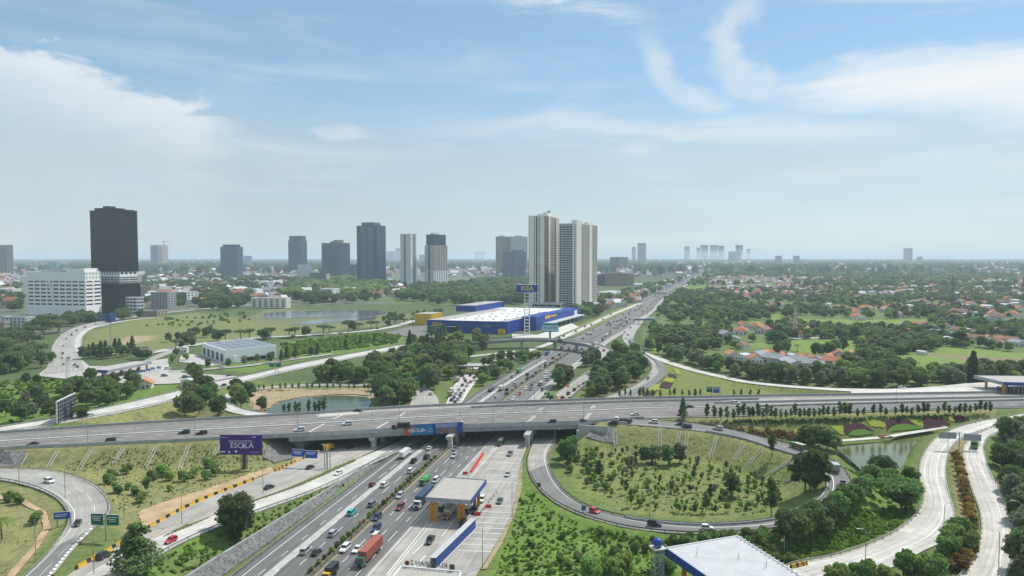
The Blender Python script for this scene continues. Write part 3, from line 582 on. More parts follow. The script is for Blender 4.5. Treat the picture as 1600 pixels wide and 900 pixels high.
def gmix(a, b_, f, bt='MIX'):
    x = t.nodes.new('ShaderNodeMix'); x.data_type = 'RGBA'; x.blend_type = bt
    for s, v in (('A', a), ('B', b_)):
        if isinstance(v, tuple): x.inputs[s].default_value = (*v, 1)
        else: t.links.new(v, x.inputs[s])
    if isinstance(f, float): x.inputs['Factor'].default_value = f
    else: t.links.new(f, x.inputs['Factor'])
    return x.outputs['Result']
c = gmix(at.outputs['Color'], (.20, .165, .085), gno(.05, 6, .52, .72, 0, .5)); c = gmix(c, (.045, .085, .018), gno(.13, 6, .5, .75, 0, .6))
c = gmix(c, (.16, .19, .06), gno(.022, 5, .55, .7, 0, .35)); v = gno(.5, 6, .3, .7, .70, 1.34)
vm = t.nodes.new('ShaderNodeVectorMath'); vm.operation = 'SCALE'; t.links.new(c, vm.inputs[0]); t.links.new(v, vm.inputs['Scale']); t.links.new(vm.outputs[0], bs.inputs['Base Color'])
bn = t.nodes.new('ShaderNodeTexNoise'); bn.inputs['Scale'].default_value = 1.1; bn.inputs['Detail'].default_value = 5; t.links.new(pos, bn.inputs[0])
bp = t.nodes.new('ShaderNodeBump'); bp.inputs['Strength'].default_value = .5; bp.inputs['Distance'].default_value = .6; t.links.new(bn.outputs['Fac'], bp.inputs['Height']); t.links.new(bp.outputs[0], bs.inputs['Normal'])
me.materials.append(gm); g_o = link('ground', me); tag(g_o, 'grass covered ground stretching from the interchange to the horizon', 'ground', kind='structure')

# ---- flat sheets and draped patches
def sheet(name, pts, m, label, cat, parent=None):
    bmm = bmesh.new(); vs = [bmm.verts.new(tuple(map(float, p))) for p in pts]; f = bmm.faces.new(vs); bmesh.ops.triangulate(bmm, faces=[f]); bmesh.ops.recalc_face_normals(bmm, faces=bmm.faces)
    me = bpy.data.meshes.new(name); bmm.to_mesh(me); bmm.free(); me.materials.append(m)
    if me.polygons[0].normal.z < 0: me.flip_normals()
    return tag(link(name, me, parent), label, cat, kind='structure')
def drape_px(name, poly, m, step=2.0, dz=.12, zero=False):
    """cells of a pixel grid that lie in poly, laid over the terrain"""
    poly = np.array(poly, float); x0, y0 = poly.min(0); x1, y1 = poly.max(0)
    gx_ = np.linspace(x0, x1, max(3, int((x1 - x0) / step) + 1)); gy_ = np.linspace(y0, y1, max(3, int((y1 - y0) / (step * .6)) + 1))
    A, B = np.meshgrid(gx_, gy_); p = G(A, B, dz); n_x = len(gx_); ids = np.arange(A.size).reshape(A.shape)
    cx = (A[:-1, :-1] + A[1:, 1:]) / 2; cy = (B[:-1, :-1] + B[1:, 1:]) / 2; k = inside(poly, cx, cy)
    f = np.stack([ids[1:, :-1], ids[1:, 1:], ids[:-1, 1:], ids[:-1, :-1]], -1)[k]
    used = np.unique(f); mp = np.zeros(A.size, int); mp[used] = np.arange(len(used)); me = np_mesh(name, p.reshape(-1, 3)[used], mp[f]); me.materials.append(m); return me
def patch(name, poly, m, label, cat, step=2.0, dz=.14, kind='structure', parent=None):
    return tag(link(name, drape_px(name, poly, m, step, dz), parent), label, cat, kind=kind)
pz = PLAZA.copy(); pz[:, 2] = .03
plaza = sheet('toll_plaza', pz, r_conc, 'pale concrete toll plaza right of the highway', 'pavement')
l_ = plaza.data.uv_layers.new(name='UVMap'); vi = np.zeros(len(plaza.data.loops), int); plaza.data.loops.foreach_get('vertex_index', vi); cc_ = pz[vi]; l_.data.foreach_set('uv', np.stack([cc_[:, 0] - .2035 * cc_[:, 1], cc_[:, 1]], 1).astype(np.float32).ravel())
rb = MB()                                                              # rumble bars across the exit lanes
for y in (707, 714, 722, 732, 742, 752, 789, 799, 808, 816, 824, 832, 841, 850, 860):
    a = P(770 - (y - 707) * .32 if y < 760 else 752 - (y - 790) * .55, y, 0); c_ = P(812 - (y - 707) * .1 if y < 760 else 800 - max(0, y - 805) * .6, y + 2.4, 0); z = .055
    rb.quad((a[0], a[1] - .28, z), (c_[0], c_[1] - .28, z), (c_[0], c_[1] + .28, z), (a[0], a[1] + .28, z), m_concl)
tag(rb.build('rumble_strip', plaza), kind='stuff')
wl = MB()
for (x0, y0, x1, y1) in ((604, 898, 668, 818), (671, 840, 645, 866), (735, 780, 690, 838), (751, 760, 735, 785), (665, 868, 640, 893)):
    a = P(x0, y0, .055); c_ = P(x1, y1, .055); wl.quad((a[0] - .13, a[1], .055), (a[0] + .13, a[1], .055), (c_[0] + .13, c_[1], .055), (c_[0] - .13, c_[1], .055), m_line)
tag(wl.build('lane_marking', plaza), kind='stuff')
PJ = [(58, 587), (75, 573), (92, 556), (90, 535), (95, 522), (118, 520), (120, 540), (125, 560), (140, 572), (200, 572), (215, 566), (262, 560), (265, 578), (290, 583), (345, 586), (372, 588), (330, 597), (250, 600), (180, 598), (110, 593)]
pj = P(*np.array(PJ, float).T, .18); sheet('toll_plaza', pj, mk('plaza_concrete', (.40, .39, .36), .85, .2, .15), 'pale concrete plaza round the left toll canopy', 'pavement')
pf = P(*np.array([(1330, 611), (1480, 606), (1528, 602), (1640, 600), (1700, 606), (1700, 619), (1500, 615.5), (1330, 619)], float).T, DZ + .02); sheet('toll_plaza', pf, m_concl, 'pale concrete plaza before the toll canopy on the right', 'pavement')
water = mk('still_water', (.10, .115, .035), .06, .15, .05, spec=.5, bump=.04, bscale=1.5)
water2 = mk('pond_water', (.06, .085, .045), (.08), .15, .05, spec=.12, bump=.04, bscale=1.5)
water3 = mk('lake_water', (.075, .085, .085), .12, .2, .02, spec=.5, bump=.05, bscale=1.0)
sheet('pond', POND_R, water, 'murky green pond below the flower beds', 'pond')
sheet('pond', POND_I, water2, 'green pond inside the small loop ramp', 'pond')
for pl, lb in (([(405, 497), (412, 490), (440, 487), (520, 485), (592, 485), (612, 489), (585, 493), (548, 495), (480, 496), (440, 498)], 'shallow blue lake in the grass field'), ([(452, 506), (500, 499), (560, 495.5), (590, 494), (585, 499), (530, 503), (480, 507)], 'narrow second arm of the blue lake')):
    sheet('lake', P(*np.array(pl, float).T, -.05), water3, lb, 'lake')
parkm = road_mat('car_park_asphalt', (.17, .165, .16), None, .1)
sheet('car_park', P(*np.array([(600, 520), (640, 510), (668, 508), (668, 524), (690, 530), (650, 528)], float).T, .09), parkm, 'grey car park left of the blue store', 'car park')
sheet('car_park', P(*np.array([(282, 556), (300, 553), (350, 568), (330, 572), (280, 565)], float).T, .09), m_conc, 'grey forecourt left of the white warehouse', 'car park')
sheet('forecourt', P(*np.array([(800, 522), (840, 523), (893, 505), (905, 511), (860, 530), (800, 530)], float).T, .09), m_concl, 'pale forecourt under the store canopy', 'pavement')
sheet('village_road', P(*np.array([(1230, 526.5), (1330, 525), (1330, 527.5), (1232, 530)], float).T, -.1), m_conc, 'pale village street beside the mosque', 'road')
# stone pitched slopes, retaining wall, slope drains, bare soil
patch('stone_slope', [(425, 686), (450, 684), (462, 698), (458, 716), (430, 724), (412, 716), (416, 700)], m_stone, 'grey stone pitching beside the left abutment', 'slope', 2, .3)
patch('stone_slope', [(928, 668), (958, 667), (962, 693), (940, 691), (915, 683)], m_stone, 'grey stone cone beside the right abutment', 'slope', 2, .3)
patch('stone_slope', [(-20, 707), (41, 705), (31, 729), (-20, 730)], m_stone, 'grey stone pitching at the left end of the overpass slope', 'slope', 2.5, .3)
patch('construction_ground', [(865, 636), (872, 620), (905, 597), (918, 590), (912, 600), (895, 612), (880, 632)], m_rsoil, 'red earth of the roadworks beside the queue', 'soil', 2, .42)
patch('sand_bank', [(395, 628), (430, 612), (580, 607), (582, 618), (525, 616), (470, 621), (436, 628), (415, 641), (395, 642)], mk('sandy_bank', (.31, .25, .15), .95, .25, .2), 'sandy bank round the green pond', 'soil', 2, .3)
patch('dirt_verge', [(215, 802), (240, 790), (330, 762), (398, 738), (425, 730), (428, 737), (330, 772), (250, 812), (225, 826)], m_soil, 'sandy verge behind the yellow barriers', 'soil', 2.5, .2)
patch('dirt_path', [(-5, 773), (35, 778), (72, 800), (79, 825), (62, 855), (20, 905), (10, 900), (50, 855), (68, 825), (62, 803), (30, 785), (-5, 780)], m_soil, 'worn dirt channel inside the lower left loop', 'soil', 2, .2)
patch('dirt_path', [(810, 722), (815, 712), (816, 760), (806, 800), (785, 850), (760, 890), (752, 890), (778, 845), (802, 798)], mk('dry_verge', (.30, .25, .15), .95, .3, .3), 'brown dirt verge along the toll plaza edge', 'soil', 2, .2)
def drain(x0, y0, x1, y1, gap=1.1):
    t_ = np.linspace(0, 1, 9); p = G(x0 + (x1 - x0) * t_, y0 + (y1 - y0) * t_, .12); d = np.gradient(p[:, :2], axis=0); d /= np.linalg.norm(d, axis=1)[:, None]; n = np.stack([d[:, 1], -d[:, 0]], 1)
    bb = MB()
    for o in (-gap / 2, gap / 2): q = p.copy(); q[:, :2] += n * o; bb.sweep(q, n, [(-.12, -.4), (-.12, .14), (.12, .14), (.12, -.4)], m_conc)
    return bb
for i, q in enumerate([(42, 709, 30, 728), (90, 705, 75, 730), (143, 702, 122, 735), (193, 700, 177, 724), (245, 697, 226, 732), (295, 695, 280, 733), (343, 692, 334, 712)]):
    o = drain(*q).build('slope_drain'); tag(o, 'white drain down the left grass slope, %s from the left' % ['first', 'second', 'third', 'fourth', 'fifth', 'sixth', 'seventh'][i], 'drain', 'drains on the overpass slopes')
for i, q in enumerate([(960, 669, 962, 697), (1031, 672, 1031, 704), (1062, 674, 1055, 707), (1074, 676, 1070, 707), (1120, 682, 1110, 716), (1164, 691, 1146, 719), (1194, 698, 1168, 727), (1241, 715, 1203, 741), (1290, 735, 1228, 752)]):
    o = drain(*q).build('slope_drain'); tag(o, 'white concrete drain down the slope inside the big loop, %s from the left' % ['first', 'second', 'third', 'fourth', 'fifth', 'sixth', 'seventh', 'eighth', 'ninth'][i], 'drain', 'drains on the overpass slopes')
# sloping stone retaining wall between the white service road and the highway
rw = MB(); i1 = int(.30 * len(hw_l.C)); wp, wn_ = [], []
for t_ in np.linspace(-.3, 1, 70):
    base = P(338 + (628 - 338) * t_, 905 + (696 - 905) * t_, 0); hgt = 3.3 * (1 - max(t_, 0)) ** .8 + .5
    wp.append(base); wn_.append((hgt,))
wp = np.array(wp); d = np.gradient(wp[:, :2], axis=0); d /= np.linalg.norm(d, axis=1)[:, None]; n = np.stack([d[:, 1], -d[:, 0]], 1)
rings = [[(p[0] + q[0] * o, p[1] + q[1] * o, z) for o, z in ((.2, -.5), (.2, .05), (-.5 - h[0] * .6, h[0]), (-1.1 - h[0] * .6, h[0]), (-1.3 - h[0] * .6, -.5))] for p, q, h in zip(wp, n, wn_)]
rw.loft(rings, m_stone); rw_o = link('retaining_wall', fixn(rw.mesh('retaining_wall'))); tag(rw_o, 'sloping grey stone retaining wall between service road and highway', 'wall')
cp = MB(); cp.loft([[(p[0] + q[0] * o, p[1] + q[1] * o, h[0] + z) for o, z in ((-.4 - h[0] * .6, -.1), (-.4 - h[0] * .6, .2), (-1.2 - h[0] * .6, .2), (-1.2 - h[0] * .6, -.1))] for p, q, h in zip(wp, n, wn_)], m_concd); link('coping', fixn(cp.mesh('coping')), rw_o)
# verge strips between the roads
sepm = mk('verge_grass', (.08, .12, .035), .95, .4, .8, bump=.5)
for q, lb in (([(300, 817), (460, 758.5), (552, 719.5), (556, 721.5), (470, 760), (335, 806.5), (302, 822), (250, 843)], 'thin grass strip dividing the two service roads'),):
    patch('verge', q, sepm, lb, 'verge', 2, .55)
# ---------------- barriers, guardrails
guardrail(side(rampE, -.5), 'steel guardrail along the inner curve of the lower left loop ramp')
guardrail(side(rampE, .4, 0, .8), 'steel guardrail along the outer curve of the lower left loop ramp')
guardrail(side(rampC, -.3, 0, .45), 'steel guardrail between the white service road and the stone wall')
guardrail(side(rampF, .35, .1, .98), 'dark steel guardrail along the outer edge of the big loop ramp', m=m_dsteel)
guardrail(side(rampF, -.35, .1, .75), 'dark steel guardrail along the inner edge of the big loop ramp', m=m_dsteel)
guardrail(side(rampG1, .3), 'steel guardrail along the pond side of the white slip road')
guardrail(side(rampG1, -.3, .3, .8), 'steel guardrail beside the red brown shrubs on the near slip road')
guardrail(side(rampG2, .3, 0, .9), 'steel guardrail on the left edge of the rightmost slip road')
guardrail(side(rampG2, -.3), 'steel guardrail under the trees along the rightmost slip road')
guardrail(side(rampH, .3), 'steel guardrail on the far edge of the straight white ramp')
guardrail(side(rampH, -.3), 'steel guardrail on the near edge of the straight white ramp')
guardrail(side(rampI, .3), 'steel guardrail on the left edge of the small pond ramp')
guardrail(side(hw_l, .6, 0, .16), 'steel guardrail at the foot of the stone retaining wall')
guardrail(side(mdst, .2, 0, .2), 'steel guardrail on the left of the planted highway median')
guardrail(side(mdst, -.2, 0, .2), 'steel guardrail on the right of the planted highway median')
guardrail(side(rampN, .3, 0, .5), 'steel guardrail below the dense hedge on the slip road')
wall('lane_barrier', frac(rampN, .5, .1, .55), JERSEY, m_barr, 'concrete barrier between pale lane and asphalt lane by the hedge', 'barrier')
wall('parapet', side(rampM, .2), PARAPET, m_conc, 'concrete parapet on the far side of the curved flyover', 'parapet')
wall('parapet', side(rampM, -.2), [(-.2, -1.9), (-.2, 1.05), (.2, 1.05), (.2, -1.9)], m_conc, 'concrete parapet on the near side of the curved flyover', 'parapet')
wall('curb_wall', frac(rampF, .93, .5, .9), [(-.25, 0), (-.25, .6), (.25, .6), (.25, 0)], m_barr, 'low concrete wall inside the right bend of the big loop ramp', 'wall')
# ================================================================ bridge substructure
def idx_at(r, px, near_=True):
    p = P(px, np.interp(px, [d[0] for d in dk], [d[2] for d in dk]), DZ); return int(np.argmin(np.hypot(r.R[:, 0] - p[0], r.R[:, 1] - p[1])))
i0, i1 = idx_at(deck, 456), idx_at(deck, 925)
nearp = deck.R; bn_ = deck.N
gm_ = mk('girder_concrete', (.30, .315, .32), .85, .18, .4)
gb = MB(); sl_ = slice(i0, i1 + 1)
gb.sweep(deck.R[sl_], bn_[sl_], [(-1.6, -.8), (-1.6, -2.9), (-.5, -2.9), (-.25, -.85)], gm_)
gb.sweep(deck.L[sl_], bn_[sl_], [(.25, -.85), (.5, -2.9), (1.6, -2.9), (1.6, -.8)], gm_)
for f in (.12, .24, .36, .48, .6, .72, .86): gb.sweep((deck.L * (1 - f) + deck.R * f)[sl_], bn_[sl_], [(-.6, -.8), (-.6, -2.7), (.6, -2.7), (.6, -.8)], gm_)
link('girder', fixn(gb.mesh('girder')), deck.o)
pn = (deck.R[:i1 + 8] - np.c_[bn_[:i1 + 8] * .2, np.zeros(i1 + 8)], bn_[:i1 + 8], None)
wall('parapet', pn, [(-.18, -.9), (-.18, 1.05), (.18, 1.05), (.28, -.9)], m_barr, 'pale concrete parapet along the near edge of the overpass', 'parapet')
pn = (deck.R[i1 + 12:] - np.c_[bn_[i1 + 12:] * .2, np.zeros(len(deck.R) - i1 - 12)], bn_[i1 + 12:], deck.S[i1 + 12:])
guardrail(pn, 'steel guardrail along the near edge of the overpass behind the tree row')
# piers: column rows under the deck following the highway direction
HD = np.array([.2, .98]); HD /= np.linalg.norm(HD); HN = np.array([HD[1], -HD[0]])
def pier(px, py, n, label):
    p = P(px, py, 0); root = empty('bridge_pier', (p[0], p[1], 0), math.atan2(HD[1], HD[0]) - math.pi / 2, label, 'pier', 'piers under the overpass')
    L = 46.0; b = MB(); b.loft([[(-1.0, y, 4.2), (1.0, y, 4.2), (1.3, y, 5.1), (1.3, y, 5.65), (-1.3, y, 5.65), (-1.3, y, 5.1)] for y in (-1.0, L)], m_conc); link('pier_cap', fixn(b.mesh('pier_cap')), root)
    me = None
    for k in range(n):
        if me is None:
            b = MB(); b.loft([[(c[0], c[1], z) for c in ((-.75, -1.2), (.75, -1.2), (.95, -.9), (.95, .9), (.75, 1.2), (-.75, 1.2), (-.95, .9), (-.95, -.9))] for z in (-.6, 4.3)], m_conc); me = fixn(b.mesh('column'))
        link('column', me, root, (0, 1.5 + k * (L - 4) / (n - 1), 0))
    return root
pier(582, 703, 5, 'concrete pier row between the two service roads under the overpass')
pier(702, 701, 5, 'concrete pier row in the highway median under the overpass')
pier(823, 698, 5, 'concrete pier row between toll plaza and loop ramp under the overpass')
def abutment(px, py, dirn, label):
    p = P(px, py, 0); root = empty('bridge_abutment', (p[0], p[1], 0), math.atan2(HD[1], HD[0]) - math.pi / 2, label, 'abutment', 'abutments of the overpass')
    b = MB(); b.box(0, 23, -1, 2.4, 48, 6.6, m_conc); link('front_wall', b.mesh('front_wall'), root)
    b = MB(); b.loft([[(0, -1.2, -.5), (dirn * 13, -1.2, 5.2), (dirn * 13, -1.2, 8.3), (0, -1.2, 8.3)], [(0, -.6, -.5), (dirn * 13, -.6, 5.2), (dirn * 13, -.6, 8.3), (0, -.6, 8.3)]], m_conc); link('wing_wall', fixn(b.mesh('wing_wall')), root)
abutment(472, 701, -1, 'concrete abutment at the left end of the overpass span')
abutment(905, 691, 1, 'concrete abutment at the right end of the overpass span')
# advertising banner on the parapet
ia, ib = idx_at(deck, 626), idx_at(deck, 719)
a = deck.R[ia]; c_ = deck.R[ib]; ang = math.atan2(c_[1] - a[1], c_[0] - a[0]); BL = float(np.hypot(*(c_ - a)[:2]))
ban = empty('advertising_banner', (float(a[0]) + .45 * math.sin(ang), float(a[1]) - .45 * math.cos(ang), DZ - 2.9), ang, 'long orange and blue advertising banner hung on the overpass parapet', 'banner')
bo = mk('banner_orange', (.36, .12, .06), .6, .15, .4); bt = mk('banner_teal', (.02, .18, .36), .6, .15, .3); bb_ = mk('banner_navy', (.02, .07, .26), .6, .2, .3); bg_ = mk('banner_brown', (.20, .15, .13), .6, .4, .5); bs_ = mk('banner_sky', (.25, .28, .45), .6, .2, .3)
b = MB(); b.loft([[(x, .06, 0), (x, -.06, 0), (x, -.06, 4.9), (x, .06, 4.9)] for x in (0, BL)], bb_); link('backing', fixn(b.mesh('backing')), ban)
b = MB(); y = -.075
for x0, x1, x0b, x1b, z0, z1, m in ((.0, .17, .0, .12, .15, 4.7, bo), (.17, .47, .12, .5, .15, 4.7, bt), (.52, .9, .54, .9, 2.9, 4.7, bs_), (.55, .88, .55, .9, .15, 2.7, bg_)): b.quad((x0b * BL, y, z0), (x1b * BL, y, z0), (x1 * BL, y, z1), (x0 * BL, y, z1), m)
link('print', b.mesh('print'), ban)
def letters(body, size, m, parent, loc, rx=math.pi / 2, rz=0, ext=.04, bold=0.0, align='CENTER', name='lettering'):
    me = text_mesh(body, size, ext, m, name, bold, align); o = link(name, me, parent, loc); o.rotation_euler = (rx, 0, rz); return o
letters('+BOLD', 2.3, m_white, ban, (.2 * BL, -.1, 2.2), bold=.03)
b = MB(); b.box(.325 * BL, -.1, 1.9, 2.6, .05, .35, m_white); b.box(.44 * BL, -.1, 1.5, 2.6, .05, .18, m_white)
for s in (-1, 1): b.quad((.44 * BL, -.11, 2.4), (.44 * BL + s * .9, -.11, 3.5), (.44 * BL + s * .5, -.11, 2.7), (.44 * BL, -.11, 2.4), m_white)
link('emblem', b.mesh('emblem'), ban)
# flyover piers
for (px, py, lb) in ((814, 548, 'first flyover pier from the left'), (855, 547, 'flyover pier beside the teal billboard'), (896, 549, 'flyover pier in the highway median'), (928, 560, 'flyover pier at the curve beside the hedge')):
    p = P(px, py, 0); i = int(np.argmin(np.hypot(rampM.C[:, 0] - p[0], rampM.C[:, 1] - p[1]))); c_ = rampM.C[i]
    b = MB(); b.loft([[(-1.2, -1, -.5), (1.2, -1, -.5), (1.2, 1, -.5), (-1.2, 1, -.5)], [(-1.2, -1, c_[2] - 3.4), (1.2, -1, c_[2] - 3.4), (1.2, 1, c_[2] - 3.4), (-1.2, 1, c_[2] - 3.4)], [(-2.6, -1, c_[2] - 1.65), (2.6, -1, c_[2] - 1.65), (2.6, 1, c_[2] - 1.65), (-2.6, 1, c_[2] - 1.65)]], m_conc)
    tag(link('flyover_pier', fixn(b.mesh('flyover_pier')), None, (c_[0], c_[1], 0), math.atan2(rampM.T[i][1], rampM.T[i][0]) - math.pi / 2), 'concrete ' + lb, 'pier', 'piers under the curved flyover')

# ================================================================ toll canopies
def frame2(q):
    """quad of four world points (front-left, front-right, back-right, back-left) -> bilinear function"""
    q = [np.asarray(p, float) for p in q]; return lambda u, v: (q[0] * (1 - u) + q[1] * u) * (1 - v) + (q[3] * (1 - u) + q[2] * u) * v
m_roof = mk('metal_roof', (.37, .355, .325), .6, .08, .4); m_roofw = mk('white_metal_roof', (.47, .48, .49), .6, .1, .25); m_fas = mk('grey_fascia', (.30, .31, .33), .6, .1)
def canopy(name, q, z0, zt, label, cols, facs, roofm, fh=1.1, ground=0.0):
    c = np.mean([p for p in q], 0); root = empty(name, (c[0], c[1], ground), 0, label, 'toll canopy'); o = np.array([c[0], c[1], ground])
    q = [np.array([p[0], p[1], zt]) - o for p in q]; f = frame2(q); zl = zt - ground
    b = MB(); b.prism([p[:2] for p in q], zl - .25, zl, m_fas, roofm); link('roof', fixn(b.mesh('roof')), root)
    s = MB(); k = 22
    for i in range(1, k):
        a, e = f(i / k, .01), f(i / k, .99); d = e - a; n = np.array([d[1], -d[0]]) / np.linalg.norm(d[:2]); s.sweep(np.array([a, e]), np.array([n, n]), [(-.07, -.01), (0, .05), (.07, -.01)], roofm)
    tag(link('roof_seam', s.mesh('roof_seam'), root), kind='stuff')
    for i, m in enumerate(facs):
        a, e = q[i], q[(i + 1) % 4]; d = (e - a)[:2]; n = np.array([d[1], -d[0]]) / np.linalg.norm(d); ctr = (np.array(q[0]) + q[2])[:2] / 2
        if np.dot(n, a[:2] - ctr) < 0: n = -n
        b = MB(); b.sweep(np.array([a, e]), np.array([n, n]), [(-.1, -fh), (-.1, .25), (.18, .25), (.18, -fh)], m); link('fascia', fixn(b.mesh('fascia')), root)
    for (u, v) in cols:
        p = f(u, v); b = MB(); b.box(0, 0, 0, 1.0, 1.0, z0 - ground if False else zl - .25, m_orange); link('column', b.mesh('column'), root, (p[0], p[1], 0))
    return root, f
def booth(root, f, u, v, rz):
    p = f(u, v); b = MB(); b.box(0, 0, .2, 1.3, 2.6, 1.1, m_blue); b.box(0, 0, 2.3, 1.5, 2.8, .25, m_white)
    o = link('toll_booth', b.mesh('toll_booth'), root, (p[0], p[1], 0), rz); b = MB(); b.box(0, 0, 1.3, 1.25, 2.5, 1.0, m_glass); link('window', b.mesh('window'), o)
    b = MB(); b.box(0, 0, .0, 2.0, 14, .22, m_concl); link('island', b.mesh('island'), root, (p[0], p[1], .02), rz)
q1 = [P(665.6, 777.5, 7.9), P(735.6, 782.5, 7.9), P(759.5, 750.6, 7.9), P(695, 745.6, 7.9)]
t1, f1 = canopy('toll_canopy', q1, 6.5, 7.9, 'flat roofed toll canopy on yellow columns beside the highway', [(.1, .06), (.19, .06), (.72, .06), (.81, .06), (.16, .85), (.24, .85), (.78, .85), (.87, .85)], [m_fas, m_blue, m_fas, m_fas], m_roof, 1.2)
rzh = math.atan2(HD[1], HD[0]) - math.pi / 2
for u in (.15, .77): booth(t1, f1, u, .45, rzh - .1)
q2 = [P(600, 921, 7.5), P(711, 930, 7.5), P(719.5, 894, 7.5), P(627, 885.5, 7.5)]
t2, f2 = canopy('toll_canopy', q2, 6.2, 7.5, 'white roofed toll canopy with reversed letters at the bottom edge', [(.1, .3), (.9, .3)], [m_fas, m_white, m_white, m_white], m_roof, .8)
a, c_ = q2[3], q2[2]; an = math.atan2(c_[1] - a[1], c_[0] - a[0])
fb = [p - np.array([t2.location[0], t2.location[1], 0]) for p in (a, c_)]; mid = fb[0] * .53 + fb[1] * .47
me = text_mesh('KUNCIRAN 2', 1.62, .06, m_dsteel, 'lettering', .015); o = link('lettering', me, t2, (mid[0], mid[1], 8.75)); o.rotation_euler = (math.pi / 2, 0, an + math.pi)
for s, nm in ((.10, 'logo_disc'), (.86, 'logo_plate')):
    p = fb[0] * (1 - s) + fb[1] * s; b = MB()
    if s < .5: b.tube((0, -.05, .85), (0, .05, .85), .62, .62, mk('maroon_disc', (.16, .03, .02), .6, .2), 14)
    else: b.box(0, 0, .2, 1.3, .1, 1.3, m_dsteel)
    link(nm, b.mesh(nm), t2, (p[0], p[1], 7.75), an)
q3 = [P(1135, 923, 8.6), P(1292, 927, 8.6), P(1152, 838, 8.6), P(1040, 857, 8.6)]
t3, f3 = canopy('toll_canopy', q3, 7, 8.6, 'large white metal toll roof with blue side at the bottom right', [(.1, .2), (.1, .8), (.9, .8)], [m_blue, m_white, m_white, m_blue], m_roofw, 1.9, 1.8)
b = MB()
for i in range(16):
    p = f3(.985, .98 - i * .05); b.box(p[0], p[1], 6.8, .16, .3, .9, m_white, .5)
tag(link('floodlight', b.mesh('floodlight'), t3), kind='stuff')
b = MB()
for u, v in ((.2, .72), (.62, .6), (.78, .42)): p = f3(u, v); b.tube((p[0], p[1], 6.8), (p[0], p[1], 9.3), .05, .03, m_dsteel); b.tube((p[0] - .6, p[1], 6.85), (p[0], p[1], 8.2), .03, .03, m_dsteel)
tag(link('antenna', b.mesh('antenna'), t3), kind='stuff')
q4 = [P(133, 578, 6.4), P(168, 579, 6.4), P(237, 565.3, 6.4), P(214, 564.2, 6.4)]
t4, f4 = canopy('toll_canopy', q4, 5, 6.4, 'long narrow toll canopy with blue end and orange columns on the left', [(u, v) for v in (.04, .22, .4, .58, .78, .95) for u in (.25, .8)], [m_blue, m_fas, m_fas, m_fas], m_roof, 1.7)
for k in range(5): booth(t4, f4, .55, .13 + k * .18, 1.2)
q5 = [P(1568, 597.5, 15), P(1680, 600, 15), P(1640, 588, 15), P(1522, 586.8, 15)]
t5, f5 = canopy('toll_canopy', q5, 13, 15, 'toll canopy with blue side and orange columns at the right edge', [(.02, .05), (.02, .62), (.95, .3), (.4, .9), (.5, .05)], [m_blue, m_fas, m_fas, m_fas], m_roof, 1.7, 8.5)
for k in range(5): booth(t5, f5, .12 + k * .15, .4, .2)
b = MB()
for k in range(7): p = f5(.06 + k * .06, .06); b.box(p[0], p[1], 0, .12, .12, 4.6, m_white)
b.box(*f5(.3, .1)[:2], 0, 14, .3, 4.2, m_glass, .05); link('screen', b.mesh('screen'), t5)
q6 = [P(713, 571.5, 6), P(752, 572, 6), P(753, 568, 6), P(716, 567.6, 6)]
t6, f6 = canopy('toll_canopy', q6, 5, 6, 'small grey toll gate above the traffic queue', [(.03, .2), (.3, .2), (.65, .2), (.95, .2)], [m_fas, m_fas, m_fas, m_fas], m_conc, .9)
# covered walkway of the right hand toll plaza
a, c_ = P(739, 826, 0), P(676, 889, 0); d = c_ - a; L = float(np.hypot(d[0], d[1])); an = math.atan2(d[1], d[0])
wk = empty('covered_walkway', tuple(a), an, 'long low walkway with white roof and blue side wall on the toll plaza', 'walkway')
b = MB(); b.loft([[(x, -1.0, 3.0), (x, 1.2, 3.3), (x, 1.2, 3.42), (x, -1.0, 3.12)] for x in (-.3, L + .3)], m_roofw); link('roof', fixn(b.mesh('roof')), wk)
for k in range(14): b = MB(); b.box((k + .5) * L / 14, .9, .3, L / 14 - .12, .08, 2.8, m_blue); link('panel', b.mesh('panel'), wk)
b = MB(); b.box(L / 2, .9, -.2, L, .7, .5, m_concl); link('kerb', b.mesh('kerb'), wk)
b = MB(); b.box(L / 2, -.8, 0, L, .1, 3.0, m_white); link('rear_wall', b.mesh('rear_wall'), wk)

